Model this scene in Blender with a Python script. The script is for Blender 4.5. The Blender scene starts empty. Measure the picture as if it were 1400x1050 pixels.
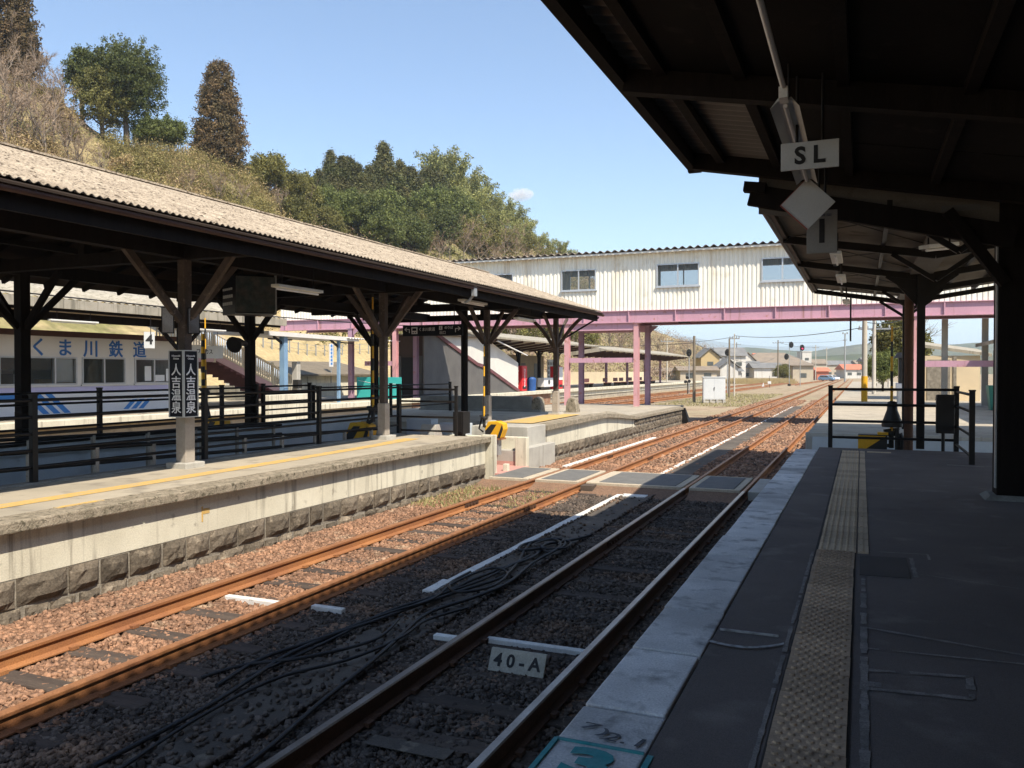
import bpy, math, random
import numpy as np
from mathutils import Vector
R = math.radians
rnd = random.Random(7)
nrng = np.random.default_rng(11)
sc = bpy.context.scene
col = sc.collection

# ---------------------------------------------------------------- camera
cd = bpy.data.cameras.new('camera')
cam = bpy.data.objects.new('camera', cd)
col.objects.link(cam)
cam.location = (0, 0, 2.3)
cam.rotation_euler = (R(90 - 0.886), 0, R(22.8925))
cd.sensor_width = 36
cd.lens = 1132 / 1400 * 36
cd.clip_start = 0.05
cd.clip_end = 40000
sc.camera = cam

# ---------------------------------------------------------------- sun, sky, exposure
SUN = Vector((0.62, -0.47, 1.0)).normalized()          # towards the sun
w = bpy.data.worlds.new('World')
sc.world = w
w.use_nodes = True
nt = w.node_tree
nt.nodes.clear()
sky = nt.nodes.new('ShaderNodeTexSky')
sky.sky_type = 'NISHITA'
sky.sun_disc = False
sky.sun_elevation = math.asin(SUN.z)
sky.sun_rotation = math.atan2(SUN.x, SUN.y)
sky.air_density = 1.0
sky.dust_density = 0.6
sky.ozone_density = 3.0
bg = nt.nodes.new('ShaderNodeBackground')
bg.inputs['Strength'].default_value = 0.128
wo = nt.nodes.new('ShaderNodeOutputWorld')
nt.links.new(sky.outputs['Color'], bg.inputs['Color'])
nt.links.new(bg.outputs['Background'], wo.inputs['Surface'])
sl = bpy.data.lights.new('sun', 'SUN')
sl.energy = 4.9
sl.angle = R(0.55)
sl.color = (1.0, 0.91, 0.77)
so = bpy.data.objects.new('sun', sl)
so.rotation_euler = SUN.to_track_quat('Z', 'Y').to_euler()
so.location = (20, -20, 40)
col.objects.link(so)
sc.view_settings.view_transform = 'Standard'
sc.view_settings.look = 'None'
sc.view_settings.exposure = 0.74
sc.cycles.volume_bounces = 2
sc.view_settings.gamma = 1

# ---------------------------------------------------------------- materials
MATS = {}
def mat(name, c, c2=None, scale=3.0, rough=0.8, bump=0.0, bscale=40.0, metal=0.0, fine=0.25, fscale=60.0,
        stretch=(1, 1, 1), island=0.0, c3=None, spots=None, lo=0.35, hi=0.65, spec=0.3, drip=None, translucent=0.0, objrand=0.0):
    """procedural surface: two colours mixed by a large noise, a fine grain, optional spots of a third colour,
    optional vertical dirt runs, optional per-island variation, bump"""
    m = bpy.data.materials.new(name)
    m.use_nodes = True
    t = m.node_tree
    b = t.nodes['Principled BSDF']
    b.inputs['Roughness'].default_value = rough
    b.inputs['Metallic'].default_value = metal
    b.inputs['Specular IOR Level'].default_value = spec
    tc = t.nodes.new('ShaderNodeTexCoord')
    mp = t.nodes.new('ShaderNodeMapping')
    mp.inputs['Scale'].default_value = stretch
    t.links.new(tc.outputs['Object'], mp.inputs['Vector'])
    def noise(s, det=5, vec=mp, r=0.6):
        n = t.nodes.new('ShaderNodeTexNoise')
        n.inputs['Scale'].default_value = s
        n.inputs['Detail'].default_value = det
        n.inputs['Roughness'].default_value = r
        t.links.new(vec.outputs['Vector'], n.inputs['Vector'])
        return n
    def ramp(src, a, bb):
        r = t.nodes.new('ShaderNodeMapRange')
        r.inputs['From Min'].default_value = a
        r.inputs['From Max'].default_value = bb
        t.links.new(src, r.inputs['Value'])
        return r.outputs['Result']
    def mix(fac, A, B, typ='MIX'):
        x = t.nodes.new('ShaderNodeMix')
        x.data_type = 'RGBA'
        x.blend_type = typ
        if isinstance(fac, float): x.inputs[0].default_value = fac
        else: t.links.new(fac, x.inputs[0])
        for k, v in ((6, A), (7, B)):
            if isinstance(v, tuple): x.inputs[k].default_value = (*v, 1)
            else: t.links.new(v, x.inputs[k])
        return x.outputs[2]
    c2 = c2 or tuple(v * 0.8 for v in c)
    out = mix(ramp(noise(scale).outputs['Fac'], lo, hi), c, c2)
    if c3:
        s = spots or (scale * 4, 0.55, 0.68)
        out = mix(ramp(noise(s[0], 3).outputs['Fac'], s[1], s[2]), out, c3)
    if drip:
        md = t.nodes.new('ShaderNodeMapping')
        md.inputs['Scale'].default_value = (drip[0], drip[0], drip[0] * 0.06)
        t.links.new(tc.outputs['Object'], md.inputs['Vector'])
        out = mix(ramp(noise(1.0, 4, md).outputs['Fac'], drip[1], drip[2]), out, drip[3])
    if fine > 0:
        g = noise(fscale, 3)
        f = t.nodes.new('ShaderNodeMapRange')
        f.inputs['From Min'].default_value = 0.25
        f.inputs['From Max'].default_value = 0.75
        f.inputs['To Min'].default_value = 1 - fine
        f.inputs['To Max'].default_value = 1 + fine
        t.links.new(g.outputs['Fac'], f.inputs['Value'])
        out = mix(1.0, out, f.outputs['Result'], 'MULTIPLY')
    if island > 0:
        gi = t.nodes.new('ShaderNodeNewGeometry')
        f = t.nodes.new('ShaderNodeMapRange')
        f.inputs['To Min'].default_value = 1 - island
        f.inputs['To Max'].default_value = 1 + island
        t.links.new(gi.outputs['Random Per Island'], f.inputs['Value'])
        out = mix(1.0, out, f.outputs['Result'], 'MULTIPLY')
    if objrand > 0:
        oi = t.nodes.new('ShaderNodeObjectInfo')
        f = t.nodes.new('ShaderNodeMapRange')
        f.inputs['To Min'].default_value = 1 - objrand
        f.inputs['To Max'].default_value = 1 + objrand
        t.links.new(oi.outputs['Random'], f.inputs['Value'])
        out = mix(1.0, out, f.outputs['Result'], 'MULTIPLY')
    t.links.new(out, b.inputs['Base Color'])
    if bump > 0:
        n = noise(bscale, 6)
        bp = t.nodes.new('ShaderNodeBump')
        bp.inputs['Strength'].default_value = bump
        bp.inputs['Distance'].default_value = 0.02
        t.links.new(n.outputs['Fac'], bp.inputs['Height'])
        t.links.new(bp.outputs['Normal'], b.inputs['Normal'])
    if translucent > 0:
        tr = t.nodes.new('ShaderNodeBsdfTranslucent')
        t.links.new(out, tr.inputs['Color'])
        ms = t.nodes.new('ShaderNodeMixShader')
        ms.inputs[0].default_value = translucent
        t.links.new(b.outputs[0], ms.inputs[1])
        t.links.new(tr.outputs[0], ms.inputs[2])
        t.links.new(ms.outputs[0], t.nodes['Material Output'].inputs['Surface'])
    MATS[name] = m
    return m

def glass(name, c, rough=0.06, alpha=0.35):
    m = bpy.data.materials.new(name)
    m.use_nodes = True
    b = m.node_tree.nodes['Principled BSDF']
    b.inputs['Base Color'].default_value = (*c, 1)
    b.inputs['Roughness'].default_value = rough
    b.inputs['Alpha'].default_value = alpha
    b.inputs['Specular IOR Level'].default_value = 0.6
    MATS[name] = m
    return m

# ---------------------------------------------------------------- mesh helpers
OFF = {}
def woff(o):
    v = Vector((0, 0, 0))
    while o is not None:
        v = v + Vector(o.location)
        o = o.parent
    return v

class MB:
    def __init__(self):
        self.v = []; self.f = []; self.m = []; self.s = []
    def add(self, vs, fs, mi=0, smooth=False):
        k = len(self.v)
        self.v += [tuple(p) for p in vs]
        for f in fs:
            self.f.append(tuple(i + k for i in f)); self.m.append(mi); self.s.append(smooth)
        return self
    def box(self, x0, y0, z0, x1, y1, z1, mi=0):
        return self.add([(x0, y0, z0), (x1, y0, z0), (x1, y1, z0), (x0, y1, z0), (x0, y0, z1), (x1, y0, z1), (x1, y1, z1), (x0, y1, z1)],
                        [(0, 3, 2, 1), (4, 5, 6, 7), (0, 1, 5, 4), (1, 2, 6, 5), (2, 3, 7, 6), (3, 0, 4, 7)], mi)
    def cbox(self, c, s, mi=0):
        return self.box(c[0] - s[0] / 2, c[1] - s[1] / 2, c[2] - s[2] / 2, c[0] + s[0] / 2, c[1] + s[1] / 2, c[2] + s[2] / 2, mi)
    def bar(self, p, q, a, b, up=(0, 0, 1), mi=0):
        p = Vector(p); q = Vector(q); d = (q - p).normalized(); u = Vector(up)
        if abs(d.dot(u)) > 0.98: u = Vector((1, 0, 0))
        s = d.cross(u).normalized(); u = s.cross(d)
        vs = []
        for o in (p, q):
            for i, j in ((-1, -1), (1, -1), (1, 1), (-1, 1)):
                vs.append(o + s * (i * a / 2) + u * (j * b / 2))
        return self.add(vs, [(0, 1, 2, 3), (7, 6, 5, 4), (0, 4, 5, 1), (1, 5, 6, 2), (2, 6, 7, 3), (3, 7, 4, 0)], mi)
    def tube(self, pts, r, n=8, mi=0, cap=True):
        pts = [Vector(p) for p in pts]
        rs = r if isinstance(r, (list, tuple)) else [r] * len(pts)
        vs = []
        u = None
        for i, p in enumerate(pts):
            d = (pts[min(i + 1, len(pts) - 1)] - pts[max(i - 1, 0)]).normalized()
            if u is None:
                u = Vector((0, 0, 1)) if abs(d.z) < 0.9 else Vector((1, 0, 0))
            u = (u - d * u.dot(d)).normalized()
            s = d.cross(u)
            for k in range(n):
                a = 2 * math.pi * k / n
                vs.append(p + (u * math.cos(a) + s * math.sin(a)) * rs[i])
        fs = []
        for i in range(len(pts) - 1):
            for k in range(n):
                fs.append((i * n + k, i * n + (k + 1) % n, (i + 1) * n + (k + 1) % n, (i + 1) * n + k))
        self.add(vs, fs, mi, True)
        if cap:
            self.add([vs[k] for k in range(n)], [tuple(reversed(range(n)))], mi)
            self.add([vs[(len(pts) - 1) * n + k] for k in range(n)], [tuple(range(n))], mi)
        return self
    def lathe(self, c, prof, n=16, mi=0):
        vs = []
        for r, z in prof:
            for k in range(n):
                a = 2 * math.pi * k / n
                vs.append((c[0] + r * math.cos(a), c[1] + r * math.sin(a), c[2] + z))
        fs = []
        for i in range(len(prof) - 1):
            for k in range(n):
                fs.append((i * n + k, i * n + (k + 1) % n, (i + 1) * n + (k + 1) % n, (i + 1) * n + k))
        self.add(vs, fs, mi, True)
        self.add([vs[k] for k in range(n)], [tuple(reversed(range(n)))], mi)
        m_ = (len(prof) - 1) * n
        return self.add([vs[m_ + k] for k in range(n)], [tuple(range(n))], mi)
    def poly(self, pts, mi=0):
        return self.add(pts, [tuple(range(len(pts)))], mi)
    def prism(self, a, b, mi=0):
        """solid between two matching outlines"""
        n = len(a)
        return self.add(list(a) + list(b), [tuple(reversed(range(n))), tuple(range(n, 2 * n))] +
                        [(i, (i + 1) % n, n + (i + 1) % n, n + i) for i in range(n)], mi)
    def each(self, name, m, parent=None, bevel=0.0):
        """every separate piece becomes an object of its own"""
        root = list(range(len(self.v)))
        def find(i):
            while root[i] != i: root[i] = root[root[i]]; i = root[i]
            return i
        for f in self.f:
            for k in f[1:]: root[find(k)] = find(f[0])
        G = {}
        for k, f in enumerate(self.f): G.setdefault(find(f[0]), []).append(k)
        out = []
        for ks in G.values():
            b = MB(); idx = sorted({i for k in ks for i in self.f[k]}); mp = {i: j for j, i in enumerate(idx)}
            b.v = [self.v[i] for i in idx]; b.f = [tuple(mp[i] for i in self.f[k]) for k in ks]; b.m = [self.m[k] for k in ks]; b.s = [self.s[k] for k in ks]
            out.append(b.build(name, m, parent, bevel))
        return out
    def build(self, name, m, parent=None, bevel=0.0, solid=0.0):
        me = bpy.data.meshes.new(name)
        o_ = woff(parent) if parent is not None else Vector((0, 0, 0))
        me.from_pydata([(p[0] - o_.x, p[1] - o_.y, p[2] - o_.z) for p in self.v], [], self.f)
        me.polygons.foreach_set('use_smooth', self.s)
        ms = m if isinstance(m, (list, tuple)) else [m]
        for x in ms: me.materials.append(MATS[x] if isinstance(x, str) else x)
        if len(ms) > 1: me.polygons.foreach_set('material_index', self.m)
        me.update()
        ob = bpy.data.objects.new(name, me)
        col.objects.link(ob)
        if parent is not None: ob.parent = parent
        if solid:
            md = ob.modifiers.new('thickness', 'SOLIDIFY'); md.thickness = solid; md.offset = 0
        if bevel:
            md = ob.modifiers.new('bevel', 'BEVEL'); md.width = bevel; md.segments = 2; md.limit_method = 'ANGLE'
        return ob

def thing(name, label, cat, loc=(0, 0, 0), group=None):
    o = bpy.data.objects.new(name, None)
    o.empty_display_size = 0.2
    o.location = loc
    col.objects.link(o)
    o['label'] = label; o['category'] = cat
    if group: o['group'] = group
    return o
def tag(o, label, cat, group=None, kind=None):
    o['label'] = label; o['category'] = cat
    if group: o['group'] = group
    if kind: o['kind'] = kind
    return o
def struct(o, label=None):
    o['kind'] = 'structure'
    if label: o['label'] = label
    return o
def dup(o, loc=None, rz=None, label=None, group=None, scale=None, parent=None):
    c = o.copy(); col.objects.link(c)
    if parent is not None: c.parent = parent
    for ch in list(o.children): dup(ch, parent=c)
    if loc is not None: c.location = loc
    if rz is not None: c.rotation_euler = (0, 0, rz)
    if scale is not None: c.scale = scale if isinstance(scale, (tuple, list)) else (scale,) * 3
    if label: c['label'] = label
    if group: c['group'] = group
    return c

_dg = None
def lettering(name, s, size, mtl, parent, origin, xdir, ydir, bold=0.0, depth=0.004, align='CENTER', shear=0.0, xs=1.0):
    """real extruded letters lying on the plane (xdir, ydir) at origin"""
    cu = bpy.data.curves.new('letters', 'FONT')
    cu.body = s; cu.size = size; cu.extrude = depth / 2; cu.offset = bold
    cu.align_x = align; cu.align_y = 'CENTER'; cu.shear = shear; cu.resolution_u = 3
    tmp = bpy.data.objects.new('letters', cu)
    col.objects.link(tmp)
    bpy.context.view_layer.update()
    me = bpy.data.meshes.new_from_object(tmp.evaluated_get(bpy.context.evaluated_depsgraph_get()))
    bpy.data.objects.remove(tmp); bpy.data.curves.remove(cu)
    X = Vector(xdir).normalized(); Y = Vector(ydir).normalized(); Z = X.cross(Y)
    O = Vector(origin) - (woff(parent) if parent is not None else Vector((0, 0, 0)))
    for v in me.vertices:
        c = v.co.copy()
        v.co = O + X * (c.x * xs) + Y * c.y + Z * c.z
    me.materials.clear(); me.materials.append(MATS[mtl])
    me.name = name
    o = bpy.data.objects.new(name, me)
    col.objects.link(o)
    if parent is not None: o.parent = parent
    return o

def fast_mesh(name, V, F, m, smooth=False, parent=None):
    """V (n,3) float, F (k,c) int -> one mesh object"""
    me = bpy.data.meshes.new(name)
    k, c = F.shape
    me.vertices.add(len(V)); me.vertices.foreach_set('co', V.astype(np.float32).ravel())
    me.loops.add(k * c); me.loops.foreach_set('vertex_index', F.astype(np.int32).ravel())
    me.polygons.add(k)
    me.polygons.foreach_set('loop_start', np.arange(0, k * c, c, dtype=np.int32))
    me.polygons.foreach_set('loop_total', np.full(k, c, dtype=np.int32))
    if smooth: me.polygons.foreach_set('use_smooth', np.ones(k, dtype=bool))
    me.update(calc_edges=True)
    for x in (m if isinstance(m, (list, tuple)) else [m]): me.materials.append(MATS[x])
    o = bpy.data.objects.new(name, me)
    col.objects.link(o)
    if parent is not None: o.parent = parent
    return o

# ---------------------------------------------------------------- palette
mat('gravel', (0.255, 0.150, 0.092), (0.19, 0.118, 0.078), 0.7, 0.95, 0.9, 24, fine=0.4, fscale=34, c3=(0.15, 0.10, 0.07), spots=(18, 0.55, 0.7))
mat('far_ground', (0.36, 0.275, 0.18), (0.29, 0.235, 0.145), 0.08, 0.95, 0.6, 12, fine=0.35, fscale=9, c3=(0.24, 0.17, 0.11), spots=(0.6, 0.5, 0.62))
mat('ballast_shaded', (0.085, 0.070, 0.058), (0.125, 0.095, 0.074), 1.2, 0.95, 0.5, 60, island=0.6, fine=0.25, c3=(0.20, 0.125, 0.08), spots=(0.9, 0.54, 0.70))  # ballast under the canopy: its shade is put into the colour
mat('ballast_rust', (0.300, 0.168, 0.102), (0.215, 0.126, 0.082), 1.0, 0.95, 0.5, 60, island=0.45, fine=0.25, c3=(0.35, 0.25, 0.17), spots=(3.0, 0.56, 0.70))
mat('rail_rust', (0.33, 0.145, 0.055), (0.24, 0.10, 0.045), 1.5, 0.85, 0.3, 80, fine=0.3, fscale=90)
mat('rail_dark', (0.070, 0.040, 0.027), (0.12, 0.06, 0.034), 0.5, 0.75, 0.3, 80, fine=0.3, spec=0.2)
mat('rail_steel', (0.30, 0.27, 0.245), (0.20, 0.165, 0.14), 2, 0.36, metal=0.8, fine=0.2)
mat('rail_worn', (0.36, 0.17, 0.08), (0.30, 0.14, 0.07), 3, 0.55, metal=0.25, fine=0.2)
mat('sleeper_wood', (0.060, 0.046, 0.038), (0.095, 0.072, 0.056), 3, 0.9, 0.6, 30, stretch=(0.25, 3, 3), fine=0.35, objrand=0.25)
mat('asphalt', (0.150, 0.122, 0.110), (0.112, 0.092, 0.084), 0.9, 0.85, 0.35, 220, fine=0.4, fscale=240, c3=(0.20, 0.168, 0.15), spots=(2.3, 0.58, 0.74), drip=(0.8, 0.58, 0.72, (0.09, 0.074, 0.068)))
mat('asphalt_patch', (0.055, 0.048, 0.046), (0.07, 0.06, 0.057), 2, 0.85, 0.3, 240, fine=0.3, fscale=260)
mat('asphalt_seam', (0.30, 0.265, 0.24), (0.17, 0.15, 0.137), 9, 0.9, 0.3, 200, fine=0.4, fscale=120)
mat('edge_slab', (0.78, 0.75, 0.72), (0.52, 0.50, 0.48), 1.6, 0.85, 0.3, 90, fine=0.22, fscale=90, c3=(0.25, 0.24, 0.23), spots=(4.5, 0.54, 0.72), objrand=0.2)
mat('tactile_old', (0.52, 0.36, 0.235), (0.38, 0.265, 0.175), 3, 0.85, 0.25, 120, fine=0.25, c3=(0.20, 0.135, 0.10), spots=(5, 0.57, 0.75), objrand=0.22)
mat('tactile_new', (0.52, 0.39, 0.26), (0.42, 0.315, 0.215), 3, 0.85, 0.2, 120, fine=0.2, objrand=0.18)
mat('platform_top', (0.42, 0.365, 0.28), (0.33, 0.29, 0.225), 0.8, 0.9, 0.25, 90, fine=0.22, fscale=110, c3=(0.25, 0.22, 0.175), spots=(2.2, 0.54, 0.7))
mat('platform_shade_top', (0.20, 0.19, 0.18), (0.25, 0.23, 0.21), 0.8, 0.9, 0.2, 90)  # darker copy of the platform top, shade put into its colour
mat('slab_moss', (0.35, 0.295, 0.22), (0.20, 0.17, 0.12), 6, 0.95, 0.8, 50, fine=0.35, fscale=70, c3=(0.095, 0.082, 0.055), spots=(16, 0.54, 0.66))
mat('white_concrete', (0.66, 0.62, 0.495), (0.55, 0.51, 0.40), 1.5, 0.9, 0.25, 60, fine=0.14, drip=(7, 0.54, 0.72, (0.25, 0.225, 0.175)), c3=(0.36, 0.33, 0.26), spots=(7, 0.63, 0.76))
mat('stone', (0.145, 0.118, 0.088), (0.085, 0.070, 0.052), 2.2, 0.95, 1.0, 16, island=0.35, fine=0.45, fscale=45, c3=(0.23, 0.19, 0.14), spots=(6, 0.56, 0.70))
mat('mortar', (0.30, 0.27, 0.22), (0.18, 0.16, 0.13), 6, 0.95, 0.6, 40)
mat('concrete', (0.44, 0.42, 0.37), (0.36, 0.34, 0.30), 2, 0.9, 0.3, 70, fine=0.15, drip=(6, 0.58, 0.75, (0.25, 0.235, 0.2)))
mat('concrete_dark', (0.26, 0.25, 0.22), (0.19, 0.18, 0.16), 2.5, 0.9, 0.4, 60, fine=0.25)
mat('pink_paving', (0.52, 0.27, 0.23), (0.46, 0.26, 0.22), 4, 0.9, 0.2, 80)
mat('yellow_line', (0.60, 0.375, 0.10), (0.50, 0.345, 0.14), 5, 0.85, 0.15, 90, fine=0.2, c3=(0.42, 0.34, 0.22), spots=(9, 0.54, 0.68))
mat('white_paint', (0.74, 0.73, 0.69), (0.62, 0.60, 0.55), 6, 0.85, 0.15, 90, fine=0.12, c3=(0.36, 0.33, 0.29), spots=(18, 0.62, 0.74))
mat('crossing_panel', (0.13, 0.13, 0.125), (0.165, 0.16, 0.15), 3, 0.9, 0.3, 150, fine=0.2)
mat('crossing_edge', (0.52, 0.44, 0.33), (0.42, 0.36, 0.27), 5, 0.9, 0.2, 90)
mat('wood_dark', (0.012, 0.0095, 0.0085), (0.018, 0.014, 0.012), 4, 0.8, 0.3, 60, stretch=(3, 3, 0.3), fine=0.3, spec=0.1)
mat('wood_brown', (0.075, 0.036, 0.026), (0.055, 0.026, 0.02), 3, 0.6, 0.2, 60)
mat('post_paint', (0.105, 0.080, 0.066), (0.072, 0.055, 0.046), 5, 0.75, 0.2, 60, fine=0.2, spec=0.2, c3=(0.17, 0.135, 0.11), spots=(9, 0.6, 0.72))
mat('post_foot', (0.40, 0.35, 0.29), (0.32, 0.28, 0.235), 5, 0.8, 0.2, 60, fine=0.15, c3=(0.2, 0.17, 0.14), spots=(14, 0.62, 0.75))
mat('slate_roof', (0.43, 0.355, 0.265), (0.31, 0.25, 0.185), 2.4, 0.95, 0.5, 60, fine=0.38, fscale=30, c3=(0.11, 0.085, 0.06), spots=(12, 0.54, 0.65))
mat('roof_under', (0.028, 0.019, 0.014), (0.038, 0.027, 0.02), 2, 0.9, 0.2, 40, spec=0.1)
mat('black_steel', (0.010, 0.009, 0.009), (0.015, 0.013, 0.012), 6, 0.5, 0.1, 60, spec=0.2)
mat('blue_grey', (0.47, 0.51, 0.54), (0.39, 0.43, 0.46), 1.5, 0.8, 0.1, 60, fine=0.1)
mat('corrugated_cream', (0.80, 0.77, 0.67), (0.73, 0.70, 0.61), 0.8, 0.55, 0.0, fine=0.06, drip=(3, 0.54, 0.76, (0.58, 0.50, 0.38)), c3=(0.66, 0.60, 0.48), spots=(1.3, 0.58, 0.72))
mat('girder_pink', (0.50, 0.285, 0.345), (0.44, 0.25, 0.305), 1.2, 0.6, 0.1, 50, fine=0.14, drip=(5, 0.58, 0.74, (0.30, 0.16, 0.15)), c3=(0.36, 0.17, 0.14), spots=(3.5, 0.62, 0.71))
mat('column_pink', (0.58, 0.31, 0.31), (0.50, 0.27, 0.285), 1.2, 0.6, 0.1, 50, fine=0.12, c3=(0.36, 0.17, 0.12), spots=(3, 0.62, 0.72), drip=(8, 0.6, 0.74, (0.36, 0.17, 0.12)))
mat('column_lilac', (0.34, 0.215, 0.275), (0.29, 0.18, 0.235), 1.2, 0.6, 0.1, 50, c3=(0.32, 0.13, 0.11), spots=(3.5, 0.62, 0.72))
mat('bridge_roof', (0.20, 0.17, 0.15), (0.26, 0.22, 0.18), 1, 0.8)
mat('alu', (0.52, 0.53, 0.54), (0.46, 0.47, 0.48), 3, 0.4, metal=0.5, fine=0.08)
glass('bridge_glass', (0.12, 0.15, 0.17), 0.03, 0.16)
glass('office_glass', (0.10, 0.12, 0.12), 0.05, 0.22)
glass('clear_cover', (0.60, 0.66, 0.72), 0.25, 0.65)
mat('interior_dark', (0.15, 0.145, 0.125), (0.22, 0.20, 0.16), 0.9, 0.9)
mat('interior_tan', (0.45, 0.31, 0.14), (0.30, 0.20, 0.09), 1.5, 0.9)
mat('office_white', (0.72, 0.70, 0.66), (0.67, 0.65, 0.61), 0.6, 0.75, fine=0.05, drip=(5, 0.62, 0.8, (0.5, 0.47, 0.42)))
mat('office_skirt', (0.78, 0.77, 0.77), (0.72, 0.71, 0.72), 0.6, 0.6, fine=0.05)
mat('lilac_band', (0.56, 0.53, 0.74), (0.52, 0.49, 0.70), 1, 0.6, fine=0.05)
mat('letter_blue', (0.035, 0.14, 0.42), (0.04, 0.16, 0.45), 2, 0.6, fine=0.05)
mat('stripe_blue', (0.06, 0.22, 0.56), (0.07, 0.25, 0.58), 2, 0.6, fine=0.05)
mat('sign_black', (0.008, 0.009, 0.014), (0.011, 0.012, 0.017), 3, 0.45, spec=0.15, fine=0.05)
mat('sign_white', (0.72, 0.72, 0.72), (0.66, 0.66, 0.65), 3, 0.6, fine=0.05)
mat('sign_grey', (0.52, 0.53, 0.51), (0.47, 0.48, 0.465), 3, 0.55, fine=0.06)
mat('letter_black', (0.014, 0.013, 0.013), (0.018, 0.017, 0.017), 3, 0.6)
mat('letter_white', (0.80, 0.80, 0.80), (0.75, 0.75, 0.75), 3, 0.6, fine=0.05)
mat('marker_board', (0.42, 0.39, 0.32), (0.33, 0.31, 0.255), 9, 0.85, 0.2, 80, fine=0.2)
mat('safety_yellow', (0.75, 0.40, 0.02), (0.70, 0.36, 0.02), 3, 0.5, fine=0.1, c3=(0.45, 0.24, 0.05), spots=(14, 0.66, 0.76))
mat('gear_black', (0.02, 0.02, 0.02), (0.03, 0.028, 0.026), 6, 0.5, fine=0.2)
mat('galv', (0.36, 0.37, 0.37), (0.30, 0.31, 0.31), 4, 0.5, metal=0.4, fine=0.15)
mat('blue_steel', (0.17, 0.28, 0.42), (0.21, 0.33, 0.46), 2, 0.5, fine=0.12)
mat('walk_roof', (0.66, 0.64, 0.60), (0.58, 0.56, 0.53), 2, 0.7)
mat('stair_beige', (0.66, 0.57, 0.42), (0.60, 0.52, 0.38), 2, 0.6)
mat('stair_pink', (0.60, 0.40, 0.42), (0.55, 0.36, 0.38), 2, 0.6)
mat('stair_maroon', (0.17, 0.07, 0.075), (0.13, 0.055, 0.06), 2, 0.7)
mat('panel_white', (0.68, 0.66, 0.60), (0.60, 0.585, 0.54), 1, 0.6, fine=0.05)
mat('teal', (0.04, 0.36, 0.34), (0.05, 0.40, 0.37), 2, 0.6, fine=0.05)
mat('brown_wall', (0.085, 0.055, 0.045), (0.065, 0.042, 0.036), 1, 0.8)
mat('vend_red', (0.60, 0.025, 0.03), (0.56, 0.025, 0.03), 2, 0.4, fine=0.04)
mat('vend_green', (0.05, 0.20, 0.15), (0.06, 0.22, 0.16), 2, 0.4, fine=0.04)
mat('vend_dark', (0.05, 0.07, 0.07), (0.10, 0.09, 0.08), 6, 0.4, fine=0.3, fscale=9)
mat('bin_blue', (0.03, 0.10, 0.30), (0.03, 0.09, 0.27), 2, 0.5)
mat('bench_brown', (0.16, 0.06, 0.05), (0.13, 0.05, 0.045), 2, 0.6)
mat('canopy_eave', (0.40, 0.36, 0.29), (0.30, 0.27, 0.21), 1.6, 0.95, 0.4, 40, fine=0.2, drip=(7, 0.5, 0.7, (0.17, 0.155, 0.12)))
mat('canopy_soffit', (0.34, 0.27, 0.17), (0.29, 0.23, 0.15), 1.5, 0.9)
mat('soffit_brown', (0.150, 0.132, 0.108), (0.115, 0.100, 0.083), 1.5, 0.85, fine=0.15, c3=(0.08, 0.065, 0.05), spots=(2.2, 0.58, 0.7))
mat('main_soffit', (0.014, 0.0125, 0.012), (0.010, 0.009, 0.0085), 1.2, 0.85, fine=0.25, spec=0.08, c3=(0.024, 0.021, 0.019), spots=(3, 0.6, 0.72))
mat('sheet_grey', (0.14, 0.133, 0.125), (0.11, 0.105, 0.10), 1.2, 0.7, fine=0.1)
mat('lamp_white', (0.72, 0.71, 0.66), (0.66, 0.65, 0.6), 2, 0.45, fine=0.05)
mat('cable', (0.020, 0.019, 0.020), (0.03, 0.028, 0.028), 4, 0.55)
mat('walk_concrete', (0.125, 0.105, 0.085), (0.078, 0.066, 0.055), 1.4, 0.95, 0.35, 70, fine=0.3, fscale=80, c3=(0.18, 0.15, 0.115), spots=(5, 0.6, 0.7), objrand=0.15)
mat('teal_paint', (0.03, 0.27, 0.28), (0.10, 0.30, 0.31), 12, 0.8, fine=0.15)
mat('chalk', (0.50, 0.48, 0.46), (0.16, 0.155, 0.15), 30, 0.9, fine=0.3)
mat('hand_mark', (0.07, 0.075, 0.085), (0.16, 0.16, 0.17), 25, 0.9)
mat('concrete_pole', (0.50, 0.46, 0.39), (0.43, 0.40, 0.34), 2, 0.9, fine=0.1)
mat('wood_pole', (0.20, 0.165, 0.12), (0.15, 0.125, 0.09), 2, 0.9, fine=0.2)
mat('cabinet_grey', (0.56, 0.58, 0.58), (0.52, 0.54, 0.54), 2, 0.5, fine=0.05, drip=(6, 0.62, 0.8, (0.42, 0.41, 0.38)))
mat('signal_red', (0.5, 0.02, 0.03))
mat('bark', (0.13, 0.10, 0.075), (0.09, 0.07, 0.055), 4, 0.9, 0.5, 20)
mat('bark_pale', (0.26, 0.21, 0.165), (0.20, 0.16, 0.125), 4, 0.9)
mat('leaf_green', (0.135, 0.150, 0.040), (0.090, 0.112, 0.032), 0.35, 0.6, island=0.5, fine=0.0, translucent=0.25, objrand=0.25)
mat('leaf_olive', (0.200, 0.180, 0.052), (0.135, 0.135, 0.040), 0.3, 0.65, island=0.5, fine=0.0, translucent=0.25, objrand=0.25)
mat('leaf_conifer', (0.085, 0.100, 0.034), (0.110, 0.096, 0.038), 0.3, 0.75, island=0.5, fine=0.0, translucent=0.15, objrand=0.2)
mat('leaf_cedar', (0.140, 0.088, 0.042), (0.100, 0.078, 0.036), 0.5, 0.8, island=0.5, fine=0.0, translucent=0.15, objrand=0.2)
mat('leaf_bamboo', (0.30, 0.295, 0.105), (0.22, 0.235, 0.085), 0.3, 0.6, island=0.45, fine=0.0, translucent=0.3, objrand=0.2)
mat('twig', (0.30, 0.215, 0.15), (0.23, 0.17, 0.12), 0.3, 0.9, island=0.35, fine=0.0)
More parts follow.
